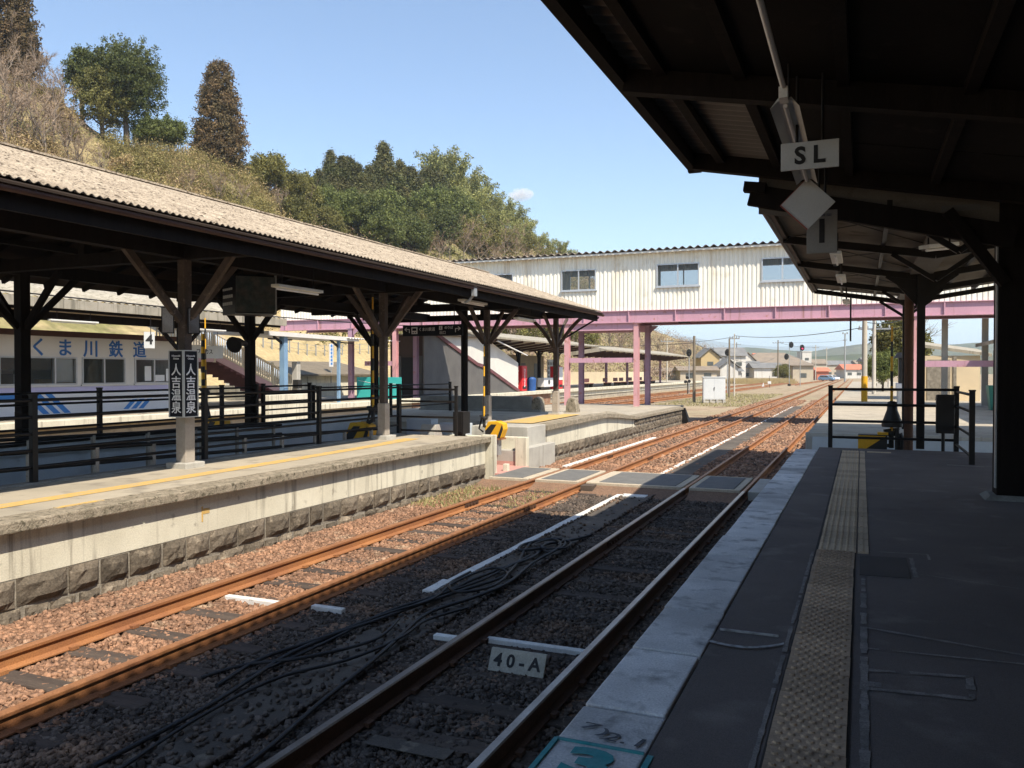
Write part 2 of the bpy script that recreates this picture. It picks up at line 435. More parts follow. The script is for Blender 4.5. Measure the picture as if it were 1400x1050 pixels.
mat('scrub_tan', (0.42, 0.31, 0.16), (0.33, 0.255, 0.115), 0.15, 0.9, island=0.45, fine=0.0, translucent=0.2)
mat('scrub_olive', (0.27, 0.225, 0.085), (0.215, 0.19, 0.07), 0.15, 0.85, island=0.5, fine=0.0, translucent=0.25)
mat('scrub_brown', (0.30, 0.205, 0.13), (0.23, 0.165, 0.11), 0.15, 0.9, island=0.45, fine=0.0)
mat('hill_soil', (0.27, 0.21, 0.105), (0.19, 0.175, 0.07), 0.08, 0.95, 0.5, 2, fine=0.4, fscale=1.2, c3=(0.34, 0.26, 0.14), spots=(0.22, 0.5, 0.65))
mat('dry_grass', (0.44, 0.33, 0.17), (0.36, 0.28, 0.14), 0.3, 0.95, 0.4, 6, fine=0.25, fscale=3)
mat('far_forest', (0.075, 0.085, 0.04), (0.11, 0.10, 0.06), 0.01, 0.95, fine=0.4, fscale=0.03)
mat('weed', (0.26, 0.25, 0.10), (0.33, 0.29, 0.14), 1, 0.8, island=0.4, fine=0.0, translucent=0.2)
mat('shed_beige', (0.66, 0.54, 0.36), (0.58, 0.48, 0.33), 0.8, 0.85, fine=0.08)
mat('sign_dim', (0.26, 0.25, 0.225), (0.22, 0.21, 0.19), 3, 0.6, fine=0.1)
mat('dull_red', (0.33, 0.09, 0.07), (0.28, 0.08, 0.065), 6, 0.7, fine=0.1)
mat('grime', (0.035, 0.03, 0.027), (0.05, 0.043, 0.038), 4, 0.95, fine=0.2)
# ================================================================ ground, tracks, platforms
def sheet(name, x0, y0, x1, y1, z, m, nx=1, ny=1, jit=0.0):
    xs = np.linspace(x0, x1, nx + 1); ys = np.linspace(y0, y1, ny + 1)
    V = np.array([(x, y, z + (nrng.normal() * jit if jit else 0)) for y in ys for x in xs])
    F = np.array([(j * (nx + 1) + i, j * (nx + 1) + i + 1, (j + 1) * (nx + 1) + i + 1, (j + 1) * (nx + 1) + i) for j in range(ny) for i in range(nx)])
    return fast_mesh(name, V, F, m, smooth=jit > 0)
struct(sheet('ground', -9000, -300, 9000, 12000, -0.24, 'far_ground'))
struct(sheet('track_bed', -15.6, -4, -1.0, 45, -0.192, 'gravel', 60, 160, 0.008), 'bed of packed gravel under the tracks')

# loose ballast stones: nobody could count them
def stones(name, n, x0, x1, y0, y1, s0, s1, m, z=-0.19, dens=None, skip=None):
    ico = np.array([(-1, -1, -1), (1, -1, -1), (1, 1, -1), (-1, 1, -1), (-1, -1, 1), (1, -1, 1), (1, 1, 1), (-1, 1, 1)]) * 0.8
    fi = np.array([(0, 3, 2), (0, 2, 1), (4, 5, 6), (4, 6, 7), (0, 1, 5), (0, 5, 4), (1, 2, 6), (1, 6, 5), (2, 3, 7), (2, 7, 6), (3, 0, 4), (3, 4, 7)])
    u = nrng.random(n)
    Y = y0 + (y1 - y0) * (u if dens is None else u ** dens)
    X = nrng.uniform(x0, x1, n)
    if skip is not None:
        k = ~skip(X, Y); X = X[k]; Y = Y[k]
    n = len(X)
    s = nrng.uniform(s0, s1, n)
    sc3 = s[:, None] * np.stack([nrng.uniform(0.7, 1.35, n), nrng.uniform(0.7, 1.35, n), nrng.uniform(0.5, 0.95, n)], 1)
    P = ico[None] * nrng.uniform(0.5, 1.25, (n, 8, 3)) * sc3[:, None, :]
    a = nrng.uniform(0, 6.283, n); b = nrng.uniform(-1.1, 1.1, n)
    ca, sa, cb, sb = np.cos(a), np.sin(a), np.cos(b), np.sin(b)
    x, y_, z_ = P[..., 0], P[..., 1], P[..., 2]
    y2 = y_ * cb[:, None] - z_ * sb[:, None]; z2 = y_ * sb[:, None] + z_ * cb[:, None]
    x3 = x * ca[:, None] - y2 * sa[:, None]; y3 = x * sa[:, None] + y2 * ca[:, None]
    V = np.stack([x3 + X[:, None], y3 + Y[:, None], z2 + z + nrng.uniform(-0.012, 0.016, n)[:, None] + (np.where((X > -4.32) & (X < -3.72) & (Y < 16.2), 0.042, 0.0))[:, None]], -1).reshape(-1, 3)
    F = (fi[None] + (np.arange(n) * 8)[:, None, None]).reshape(-1, 3)
    return fast_mesh(name, V, F, m)
def sk1(X, Y):
    return ((X > -4.30) & (X < -3.74) & (nrng.random(len(X)) < np.clip(0.80 + Y * 0.014, 0, 0.985))) | ((Y > 16.3) & (Y < 18.4)) | (np.abs(X + 5.33) < 0.045) | (np.abs(X + 3.2) < 0.045) | (np.abs(X + 2.07) < 0.045)
def sk2(X, Y):
    return ((Y > 16.3) & (Y < 18.4)) | (np.abs(X + 6.46) < 0.045) | (np.abs(X + 5.33) < 0.045)
tag(stones('ballast', 92000, -5.28, -1.1, 2.4, 16.5, 0.010, 0.031, 'ballast_shaded', dens=1.25, skip=sk1), 'loose ballast stones around the nearer track, coloured darker for the canopy shade', 'ballast', kind='stuff')
tag(stones('ballast', 70000, -7.72, -5.16, 3.0, 22, 0.010, 0.032, 'ballast_rust', dens=1.25, skip=sk2), 'loose orange brown ballast stones around the track by the island platform', 'ballast', kind='stuff')
tag(stones('ballast', 30000, -7.6, -1.2, 18.4, 75, 0.032, 0.062, 'ballast_rust', z=-0.185, dens=1.5, skip=sk1), 'loose rust coloured ballast stones beyond the level crossing', 'ballast', kind='stuff')
tag(stones('ballast', 9000, -21.4, -15.9, 8, 90, 0.04, 0.07, 'ballast_rust', z=-0.185, dens=1.3), 'loose rust coloured ballast stones behind the island platform', 'ballast', kind='stuff')

RAIL = [(-0.0635, -0.153), (0.0635, -0.153), (0.0635, -0.142), (0.012, -0.122), (0.008, -0.05), (0.031, -0.036), (0.033, -0.012), (0.026, 0.0), (-0.026, 0.0), (-0.033, -0.012), (-0.031, -0.036), (-0.008, -0.05), (-0.012, -0.122), (-0.0635, -0.142)]
def rail(path, side, mats, parent):
    """path: list of (x, y); side: offset of the rail from the centre line"""
    b = MB(); vs = []
    for i, (x, y) in enumerate(path):
        a = path[max(i - 1, 0)]; c = path[min(i + 1, len(path) - 1)]
        d = Vector((c[0] - a[0], c[1] - a[1])).normalized()
        nx, ny = d.y, -d.x
        for u, z in RAIL:
            vs.append((x + nx * (side + u), y + ny * (side + u), z))
    n = len(RAIL)
    for i in range(len(path) - 1):
        for k in range(n):
            top = 1 if k in (6, 7, 8) else 0
            b.add([vs[i * n + k], vs[i * n + (k + 1) % n], vs[(i + 1) * n + (k + 1) % n], vs[(i + 1) * n + k]], [(0, 1, 2, 3)], top)
    return b.build('rail', mats, parent)
def track(label, path, mats, sleepers, sm='sleeper_wood', zs=-0.150, far=None):
    t = thing('railway_track', label, 'railway track', (path[0][0], path[0][1], 0))
    for s in (-0.565, 0.565):
        for seg, mm in (((path, mats),) if far is None else (([p for p in path if p[1] <= 16.3], mats), ([p for p in path if p[1] >= 16.3], far))): rail(seg, s, mm, t)
    proto = None
    for (x, y) in sleepers:
        if proto is None:
            b = MB(); b.box(-1.05, -0.10, -0.14, 1.05, 0.10, 0.0)
            proto = b.build('sleeper', sm, bevel=0.012)
            o = proto
        else:
            o = proto.copy(); col.objects.link(o)
        o.parent = t
        o.location = (x - t.location.x + rnd.uniform(-0.03, 0.03), y - t.location.y + rnd.uniform(-0.02, 0.02), zs + rnd.uniform(-0.014, 0.008))
        o.rotation_euler = (0, 0, rnd.uniform(-0.015, 0.015))
    return t
def clips(t, xs, ys, m='rail_dark'):
    """fish plates and spike heads at the rail foot, one part"""
    b = MB()
    for x in xs:
        for y in ys:
            for s in (-1, 1): b.cbox((x + s * 0.075, y, -0.138), (0.045, 0.075, 0.03))
    b.each('rail_clip', m, t)
t1 = track('nearer railway track with bright worn rail tops beside the shaded platform', [(-2.635, -3), (-2.635, 16.3), (-2.635, 140), (-2.9, 260)], ['rail_dark', 'rail_steel'], [(-2.635, 2.3 + i * 0.64) for i in range(21)] + [(-2.635, 18.8 + i * 0.66) for i in range(60)], zs=-0.166, far=['rail_rust', 'rail_worn'])  # near rails coloured dark for the canopy shade, rust colour in sun beyond
clips(t1, (-3.2, -2.07), [2.3 + i * 0.64 for i in range(21)])
t2 = track('rust orange railway track running along the island platform', [(-5.895, -3), (-5.895, 20), (-5.895, 140), (-5.6, 260)], ['rail_rust', 'rail_worn'], [(-5.895, 2.55 + i * 0.66) for i in range(21)] + [(-5.895, 18.8 + i * 0.66) for i in range(60)], zs=-0.158)
clips(t2, (-6.46, -5.33), [2.55 + i * 0.66 for i in range(21)], 'rail_rust')
# fish-plated joints
for t, xs, y in ((t1, (-3.2, -2.07), 11.2), (t2, (-6.46, -5.33), 13.4), (t2, (-6.46, -5.33), 22.3)):
    b = MB()
    for x in xs:
        for s in (-1, 1):
            b.box(x + s * 0.012 - 0.009, y - 0.28, -0.115, x + s * 0.012 + 0.009, y + 0.28, -0.048)
            for k in range(4): b.cbox((x + s * 0.03, y - 0.2 + k * 0.133, -0.08), (0.03, 0.035, 0.035))
    b.each('fish_plate', 'rail_dark', t)
def curve(pts, n=24):
    ys = np.linspace(pts[0][1], pts[-1][1], n)
    xs = np.interp(ys, [p[1] for p in pts], [p[0] for p in pts])
    k = np.convolve(np.pad(xs, 2, mode='edge'), np.ones(5) / 5, 'valid')
    return [(float(a), float(b)) for a, b in zip(k, ys)]
track('rusty railway track behind the island platform, the one nearer to it', curve([(-17.4, 2), (-17.2, 25), (-16.0, 60), (-14.3, 110), (-13.2, 250)]), ['rail_rust', 'rail_worn'], [(-17.3 + max(0, i - 10) * 0.022, 6 + i * 1.0) for i in range(60)])
track('rusty railway track behind the island platform, the one nearer to the railway office', curve([(-20.8, 2), (-20.6, 25), (-19.8, 60), (-18.6, 110), (-16.0, 250)]), ['rail_rust', 'rail_worn'], [(-20.7 + max(0, i - 10) * 0.017, 6 + i * 1.0) for i in range(60)])
track('rusty siding track crossing the yard far beyond the footbridge', curve([(-11.4, 150), (-9.4, 190), (-8.6, 250)], 10), ['rail_rust', 'rail_worn'], [])

# concrete walkway between the two tracks, with its painted edge
b = MB()
y = 2.0
while y < 15.9:
    L = 1.9
    b.box(-4.30 + rnd.uniform(-.02, .02), y, -0.24, -3.74 + rnd.uniform(-.02, .02), y + L - 0.015, -0.148 + rnd.uniform(-.006, .006)); y += L
y = 18.6
while y < 60:
    b.box(-4.30, y, -0.24, -3.70, y + 2.0, -0.15 + rnd.uniform(-.004, .004)); y += 2.02
pth = struct(thing('path', 'narrow concrete slab path between the two tracks', 'path')); del pth['category']
b.each('slab', 'walk_concrete', pth, bevel=0.006)
b = MB()
def jag(x0, x1, y0, y1, n):
    L, Rr = [], []
    for i in range(n + 1):
        y = y0 + (y1 - y0) * i / n
        L.append((x0 + rnd.uniform(-.012, .012), y)); Rr.append((x1 + rnd.uniform(-.012, .012), y))
    for i in range(n):
        a = [L[i], Rr[i], Rr[i + 1], L[i + 1]]
        b.prism([(p[0], p[1], -0.24) for p in a], [(p[0], p[1], -0.142) for p in a])
jag(-4.47, -4.35, 8.6, 16.1, 12); jag(-4.52, -4.38, 8.1, 8.62, 2); b.box(-4.34, 15.7, -0.24, -3.85, 16.1, -0.13)
tag(b.build('kerb_stones', 'white_paint', bevel=0.006), 'white painted kerb edging the concrete path before the crossing', 'kerb')
b = MB(); jag(-4.45, -4.35, 18.7, 40, 24); jag(-4.43, -4.36, 40, 60, 12); b.box(-4.33, 18.62, -0.24, -3.75, 19.0, -0.13)
tag(b.build('kerb_stones', 'white_paint', bevel=0.006), 'white painted kerb edging the concrete path beyond the crossing', 'kerb')
b = MB(); b.box(-7.05, 20.0, -0.24, -6.92, 30, -0.12)
tag(b.build('kerb_stones', 'white_paint', bevel=0.006), 'white kerb at the foot of the island platform beyond the crossing', 'kerb')
# white marker bars on the sleepers
for (x0, x1, y, lab) in ((-3.62, -3.26, 6.70, 'short white bar on the ballast left of the near rails'), (-3.13, -2.13, 6.80, 'long white bar across the nearer track by the number board'), (-6.33, -5.62, 7.0, 'white bar between the rust orange rails'), (-5.24, -4.86, 7.05, 'broken white bar outside the rust orange rails')):
    b = MB(); b.box(x0, y, -0.2, x1, y + 0.075, -0.124)
    tag(b.build('marker_bar', 'white_paint', bevel=0.008), lab, 'marker bar', 'white bars lying across the tracks')
t = thing('marker_board', 'pale leaning board lettered 40-A between the near rails', 'marker board', (-2.57, 6.2, -0.16))
b = MB(); b.prism([(-2.83, 6.18, -0.165), (-2.34, 6.18, -0.165), (-2.34, 6.205, -0.165), (-2.83, 6.205, -0.165)], [(-2.83, 6.27, -0.005), (-2.34, 6.27, -0.005), (-2.34, 6.295, -0.005), (-2.83, 6.295, -0.005)])
b.build('board', 'marker_board', t, bevel=0.003)
lettering('lettering', '4 0 - A', 0.145, 'letter_black', t, (-2.585, 6.222, -0.085), (1, 0, 0), (0, 0.09, 0.16), 0.004, xs=1.0)
b = MB(); b.box(-3.0, 4.6, -0.15, -2.4, 4.74, -0.142)
tag(b.build('metal_plate', 'walk_concrete', bevel=0.004), 'dull grey metal plate lying between the near rails', 'plate')

# black cables lying along the concrete path
def cab(pts, r, lab):
    P = [Vector((x, y, z + 0.03)) for x, y, z in pts]; r = r * 1.3
    out = []
    for i in range(len(P) - 1):
        p0 = P[max(i - 1, 0)]; p1 = P[i]; p2 = P[i + 1]; p3 = P[min(i + 2, len(P) - 1)]
        for k in range(8):
            u = k / 8
            out.append(0.5 * ((2 * p1) + (p2 - p0) * u + (2 * p0 - 5 * p1 + 4 * p2 - p3) * u * u + (3 * p1 - p0 - 3 * p2 + p3) * u ** 3))
    out.append(P[-1])
    b = MB(); b.tube(out, r, 6)
    tag(b.build('cable', 'cable'), lab, 'cable', 'black cables lying along the path between the tracks')
z = -0.13
def loose(base, n, amp):
    """the same lie with its own slack"""
    out = []
    for k, (x, y, zz) in enumerate(base):
        out.append((x + amp * math.sin(k * 1.7 + n * 2.3) + rnd.uniform(-.03, .03), y, zz))
    return out
main = [(-3.64, 11.6, z), (-3.8, 11.1, z), (-4.02, 10.7, z), (-3.9, 10.0, z), (-3.98, 9.3, z + .01), (-4.08, 8.5, z + .02), (-4.15, 7.8, z), (-4.26, 7.1, z), (-4.4, 6.5, z - .01), (-4.52, 5.8, z - .03), (-4.42, 5.2, z - .02), (-4.3, 4.5, z), (-4.28, 3.6, z)]
cab(main, 0.015, 'longest black cable, running the whole length of the path from the coil')
cab([(-4.05, 10.6, z), (-3.8, 10.2, z + .02), (-3.72, 10.6, z + .02), (-3.9, 11.05, z + .02), (-4.2, 10.8, z + .02), (-4.12, 10.2, z + .02), (-3.95, 9.5, z), (-3.85, 8.8, z), (-4.02, 8.1, z), (-4.18, 7.4, z), (-4.3, 6.8, z), (-4.5, 6.1, z - .01), (-4.68, 5.6, z - .04), (-4.6, 5.0, z - .04)], 0.014, 'black cable looped in the coil and straying onto the ballast')
cab([(-3.9, 10.4, z + .03), (-4.15, 10.1, z + .03), (-4.24, 10.5, z + .03), (-4.0, 10.95, z + .03), (-3.74, 10.5, z + .03), (-3.78, 9.6, z), (-3.68, 8.6, z), (-3.78, 7.9, z), (-3.95, 7.2, z), (-3.82, 6.4, z), (-3.7, 5.7, z), (-3.64, 5.0, z - .03), (-3.5, 4.2, z - .03), (-3.44, 3.5, z - .03)], 0.015, 'black cable ending nearest the bright near rail')
cab([(-4.3, 8.9, z), (-4.22, 8.2, z + .03), (-3.95, 7.9, z + .04), (-3.74, 8.3, z + .03), (-3.82, 8.9, z + .03), (-4.08, 9.0, z + .04), (-4.2, 8.3, z + .03), (-4.12, 7.6, z + .02), (-4.28, 7.0, z + .02), (-4.45, 6.3, z)], 0.012, 'thin black cable with a loop halfway along the path')
cab([(-3.7, 7.6, z - .02), (-3.85, 7.0, z), (-3.8, 6.4, z + .01), (-3.92, 5.8, z), (-4.2, 5.2, z), (-4.22, 4.4, z), (-4.1, 3.6, z)], 0.011, 'thin short black cable in front, crossing the slab path')
cab([(-3.95, 11.0, z + .03), (-3.7, 10.85, z + .03), (-3.66, 10.45, z + .03), (-3.9, 10.3, z + .04), (-4.1, 10.5, z + .04), (-4.05, 10.9, z + .03), (-3.85, 10.95, z + .04), (-3.8, 10.6, z + .04)], 0.010, 'thin black cable coiled on top of the heap')
cab(loose(main[3:11], 2, 0.09), 0.011, 'thin black cable weaving over the longest one')
cab([(-4.1, 6.9, z + .01), (-4.0, 6.3, z), (-4.28, 5.7, z), (-4.7, 5.45, z - .04), (-4.85, 5.1, z - .05)], 0.012, 'short black cable bending away onto the ballast by the rusty rail')

# ---------------------------------------------------------------- near platform
p = MB(); p.box(-0.755, -6, -0.3, 2.75, 17.25, 0.815); 
plat = struct(p.build('platform', 'asphalt'), 'shaded asphalt platform in the foreground')
b = MB(); b.box(-1.0, -6, -0.3, -0.76, 17.2, 0.72); b.build('retaining_wall', 'concrete', plat)
for i in range(28):
    y0 = 3.5 - 0.82 * 8 + i * 0.82
    if y0 + 0.8 > 17.3: break
    b = MB(); b.box(-1.135 + rnd.uniform(-.008, .008), y0 + 0.010, 0.66, -0.762 + rnd.uniform(-.006, .004), y0 + 0.806, 0.822 + rnd.uniform(-.003, .004))
    b.build('edge_slab', 'edge_slab', plat, bevel=0.010)
def flat(pts, z, m, name, parent, th=0.004):
    b = MB(); b.prism([(x, y, z - 0.012) for x, y in pts], [(x, y, z + th) for x, y in pts])
    return b.build(name, m, parent)
flat([(-0.005, 6.52), (0.335, 6.55), (0.335, 7.25), (-0.005, 7.2)], 0.815, 'asphalt_patch', 'asphalt_patch', plat)
seam_z = [0.8165]
def seam(pts, wd=0.02):
    b = MB(); seam_z[0] += 0.0004; sz = seam_z[0]
    for (x0, y0), (x1, y1) in zip(pts, pts[1:]):
        n = max(2, int(math.hypot(x1 - x0, y1 - y0) / 0.06))
        for i in range(n):
            u0 = i / n; u1 = (i + 1) / n
            if rnd.random() < 0.07: continue
            q0 = Vector((x0 + (x1 - x0) * u0, y0 + (y1 - y0) * u0)); q1 = Vector((x0 + (x1 - x0) * u1, y0 + (y1 - y0) * u1))
            d = (q1 - q0).normalized(); s = Vector((-d.y, d.x)) * wd * rnd.uniform(0.35, 0.62)
            b.poly([(*(q0 + s), sz), (*(q0 - s), sz), (*(q1 - s), sz), (*(q1 + s), sz)])
    b.build('tar_seam', 'asphalt_seam', plat)
seam([(0.37, 7.28), (0.37, 6.6)], 0.03); seam([(0.0, 6.5), (0.37, 6.53)], 0.012); seam([(0.02, 7.4), (0.5, 7.46), (0.5, 7.25)], 0.02)
seam([(0.03, 5.19), (0.8, 5.0), (2.4, 4.9)], 0.03); seam([(0.03, 4.80), (0.8, 4.85), (2.4, 4.7)], 0.02)
seam([(0.03, 4.45), (0.49, 4.54), (0.47, 4.24), (0.03, 4.19)], 0.035); seam([(0.06, 4.22), (0.06, 4.42)], 0.09)
seam([(0.02, 6.4), (0.02, 1.5)], 0.035); seam([(-0.36, 7.2), (-0.375, 1.5)], 0.022); seam([(0.38, 6.7), (2.4, 6.1)], 0.012)
seam([(-0.74, 15.1), (-0.33, 15.1)], 0.02); seam([(0.2, 15.0), (2.2, 14.6)], 0.015); seam([(0.4, 16.3), (2.2, 16.2)], 0.02); seam([(1.25, 14.7), (1.75, 14.6)], 0.1)
# faded stopping mark: a straight line and a bowed one
b = MB()
b.box(-0.74, 4.815, 0.8, -0.42, 4.833, 0.8245)
arc = [(-0.76 + 0.38 * k / 14, 4.56 - 0.045 * math.sin(math.pi * k / 14) + 0.11 * (k / 14) ** 3) for k in range(15)]
for (x0, y0), (x1, y1) in zip(arc, arc[1:]): b.poly([(x0, y0, 0.8245), (x1, y1, 0.8245), (x1, y1 + 0.035, 0.8245), (x0, y0 + 0.035, 0.8245)])
b.build('faded_stop_mark', 'chalk', plat)
# lettering painted on the nearest slab
z = 0.8275
lettering('painted_mark', '3', 0.30, 'teal_paint', plat, (-0.94, 2.95, z), (1, 0, 0), (0, 1, 0), 0.014, 0.002, xs=1.35)
lettering('painted_mark', '2.1', 0.11, 'hand_mark', plat, (-0.86, 3.20, z), (1, -0.08, 0), (0.25, 1, 0), 0.0, 0.002, xs=1.5)
lettering('painted_mark', '7', 0.09, 'hand_mark', plat, (-1.03, 3.27, z), (1, -0.08, 0), (0.25, 1, 0), 0.0, 0.002, xs=1.8)
lettering('painted_mark', ')', 0.08, 'hand_mark', plat, (-0.955, 3.24, z), (1, -0.08, 0), (0.25, 1, 0), 0.002, 0.002, xs=1.5)
b = MB()
b.box(-1.125, 3.115, 0.82, -0.765, 3.128, 0.8285); b.box(-1.132, 2.4, 0.82, -1.112, 3.12, 0.8285); b.box(-0.752, 2.3, 0.81, -0.728, 3.125, 0.8205)
b.build('painted_line', 'teal_paint', plat)
# tactile paving
tp = thing('tactile_paving', 'strip of studded tactile paving tiles along the dark platform', 'tactile paving', (-0.19, 3.0, 0.815))
b = MB(); b.box(-0.345, 1.88, 0.80, -0.035, 16.65, 0.8185); b.build('joint_grime', 'grime', tp)
def tile(nst, r, h, bar, m):
    b = MB(); b.box(-0.1445, 0.0065, -0.02, 0.1445, 0.2935, 0.010)
    nr = nst
    for j in range(nr):
        for i in range(nst):
            x = -0.148 + 0.296 * (i + (0.25 if j % 2 else 0.75) if nst == 6 and not bar else i + 0.5) / nst
            y = 0.3 * (j + 0.5) / nr
            if abs(x) > 0.132: continue
            vs = []; n = 8
            for rr, zz in ((r, 0.010), (r * 0.72, 0.010 + h), ):
                for k in range(n): vs.append((x + rr * math.cos(k * math.pi / 4), y + rr * math.sin(k * math.pi / 4), zz))
            b.add(vs, [(k, (k + 1) % n, n + (k + 1) % n, n + k) for k in range(n)] + [tuple(range(n, 2 * n))])
    if bar: b.box(0.158, 0.004, -0.02, 0.24, 0.296, 0.008); b.box(0.175, 0.02, 0.0, 0.2, 0.28, 0.014)
    return b.build('tile', m)
ta = tile(6, 0.0155, 0.0075, False, 'tactile_old'); tb = tile(6, 0.013, 0.006, True, 'tactile_new')
ua = ub = False
for i in range(50):
    y0 = 1.89 + 0.30 * i
    if y0 > 16.5: break
    src = ta if y0 < 7.2 else tb
    if (src is ta and not ua) or (src is tb and not ub):
        o = src
        if src is ta: ua = True
        else: ub = True
    else:
        o = src.copy(); col.objects.link(o)
    o.parent = tp
    o.location = (0.0 + (0.012 if src is tb else 0) + rnd.uniform(-.002, .002), y0 - 3.0, rnd.uniform(0, .002))
    o.rotation_euler = (rnd.uniform(-.004, .004), rnd.uniform(-.004, .004), rnd.uniform(-.006, .006))
b = MB(); b.box(0.10, 16.45, 0.80, 0.50, 16.6, 0.824); b.build('end_bar', 'tactile_new', tp)

# ---------------------------------------------------------------- island platform, near half
isl = MB(); isl.box(-10.05, -6, -0.3, -7.82, 16.95, 0.645)
ip = struct(isl.build('platform', 'concrete'), 'island platform between the tracks')
b = MB()
y = -6
while y < 16.9:
    L = min(2.2, 16.97 - y)
    b.box(-8.06, y + 0.004, 0.700, -7.66 + rnd.uniform(-.012, .012), y + L - 0.004, 0.822 + rnd.uniform(-.002, .002)); y += L
b.build('coping', 'slab_moss', ip, bevel=0.018)
b = MB(); b.box(-10.05, -6, 0.646, -8.06, 16.95, 0.818); b.build('paving', 'platform_top', ip)
b = MB(); b.box(-7.90, -6, 0.22, -7.80, 16.93, 0.699)
b.build('upper_wall', 'white_concrete', ip)
def stonewall(y0, y1, x, z0, z1, parent, mort=True):
    """one course of dressed stone blocks with rough faces and a broken footing course"""
    if mort:
        b = MB(); b.box(x - 0.25, y0, z0 - 0.2, x - 0.045, y1, z1); b.build('wall_core', 'mortar', parent)
    b = MB()
    for (za, zb, wd, dp, jl) in ((z0 + (z1 - z0) * 0.30, z1, 0.46, 0.06, 0.01), (z0 - 0.1, z0 + (z1 - z0) * 0.30, 0.36, 0.05, 0.035)):
        y = y0 + rnd.uniform(0, 0.1)
        while y < y1 - 0.1:
            L = min(wd * rnd.uniform(0.75, 1.3), y1 - y)
            n = 6; m_ = 4
            a = y + 0.012; c = y + L - 0.012 - (rnd.uniform(0, jl))
            top = zb - 0.008 - (rnd.uniform(0, jl * 1.6)); bot = za + 0.006
            tilt = rnd.uniform(-0.02, 0.02)
            vs = []
            for j in range(m_ + 1):
                for i in range(n + 1):
                    u = i / n; v = j / m_
                    edge = min(u, 1 - u, v, 1 - v)
                    d = x + (dp * (0.1 + 0.9 * min(1, edge * 4)) - 0.04 + tilt * (u - 0.5) + rnd.uniform(-0.016, 0.016) * (1 if edge > 0 else 0.3))
                    vs.append((d, a + (c - a) * u, bot + (top - bot) * v))
            fs = [(j * (n + 1) + i, j * (n + 1) + i + 1, (j + 1) * (n + 1) + i + 1, (j + 1) * (n + 1) + i) for j in range(m_) for i in range(n)]
            k = len(vs)
            ring = [i for i in range(n + 1)] + [(j + 1) * (n + 1) + n for j in range(m_)] + [m_ * (n + 1) + n - 1 - i for i in range(n)] + [(m_ - 1 - j) * (n + 1) for j in range(m_ - 1)]
            for r_ in ring: vs.append((x - 0.06, vs[r_][1], vs[r_][2]))
            q = len(ring)
            fs += [(ring[(i + 1) % q], ring[i], k + i, k + (i + 1) % q) for i in range(q)]
            b.add(vs, fs)
            y += L
    b.build('stone_course', 'stone', parent)
stonewall(2.0, 16.9, -7.76, -0.2, 0.225, ip)
# yellow line and paint marks
b = MB()
pl = [(-8.52, -2), (-8.52, 4.5), (-8.56, 8), (-8.64, 11), (-8.78, 14.0), (-8.9, 15.9)]
for (x0, y0), (x1, y1) in zip(pl, pl[1:]):
    b.poly([(x0 - 0.27, y0, 0.8225), (x0, y0, 0.8225), (x1, y1, 0.8225), (x1 - 0.27 - (0.12 if y1 > 15 else 0), y1, 0.8225)])
b.build('yellow_line', 'yellow_line', ip)
b = MB(); b.box(-8.05, 6.3, 0.82, -7.98, 6.9, 0.827); b.build('orange_dash', 'yellow_line', ip)
b = MB(); b.box(-7.801, 8.22, 0.36, -7.796, 8.245, 0.56); b.box(-7.801, 8.245, 0.46, -7.796, 8.36, 0.53); b.build('yellow_mark', 'yellow_line', ip)
b = MB(); b.box(-10.12, 2, 0.6, -9.93, 16.9, 0.845); b.build('pit_kerb', 'concrete_dark', ip, bevel=0.01)
# ramp pit behind the front strip
b = MB()
b.prism([(-10.05, 2, 0.75), (-13.6, 2, 0.75), (-13.6, 2, -0.4), (-10.05, 2, -0.4)], [(-10.05, 17, -0.05), (-13.6, 17, -0.05), (-13.6, 17, -0.4), (-10.05, 17, -0.4)])
b.build('ramp', 'blue_grey', ip)
b = MB(); b.box(-13.72, 2, -0.3, -13.6, 22, 0.98); b.build('ramp_wall', 'blue_grey', ip)
b = MB(); b.box(-13.76, 2, 0.98, -13.56, 22, 1.03); b.build('ramp_wall_cap', 'black_steel', ip)
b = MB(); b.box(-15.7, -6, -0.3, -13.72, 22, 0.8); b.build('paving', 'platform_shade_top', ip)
b = MB(); b.box(-13.6, 17, -0.3, -7.4, 18.6, 0.0); b.build('crossing_floor', 'pink_paving', ip)

# far half of the island platform
fp = MB()
fp.box(-15.7, 20.75, -0.3, -7.86, 28.2, 0.70)
ip2 = struct(fp.build('platform', 'concrete'), 'island platform beyond the level crossing')
b = MB(); b.prism([(-8.2, 20.75, 0.84), (-15.7, 20.75, 0.84), (-15.7, 20.75, 0.7), (-8.2, 20.75, 0.7)], [(-8.2, 28.2, 0.90), (-15.7, 28.2, 0.90), (-15.7, 28.2, 0.7), (-8.2, 28.2, 0.7)]); b.build('paving', 'platform_top', ip2)
b = MB(); b.prism([(-8.2, 28.2, 0.90), (-15.7, 28.2, 0.90), (-15.7, 28.2, 0.0), (-8.2, 28.2, 0.0)], [(-8.2, 31, 0.62), (-15.7, 31, 0.62), (-15.7, 31, 0.0), (-8.2, 31, 0.0)])
b.prism([(-8.2, 31, 0.62), (-15.2, 31, 0.62), (-15.2, 31, 0.0), (-8.2, 31, 0.0)], [(-8.2, 41.5, 0.60), (-14.6, 41.5, 0.60), (-14.6, 41.5, 0.0), (-8.2, 41.5, 0.0)])
b.build('paving', 'platform_top', ip2)
b = MB()
prof = [(20.75, 0.845), (23, 0.87), (25.8, 0.90), (26.6, 0.89), (28, 0.80), (29.2, 0.70), (30.6, 0.59)]
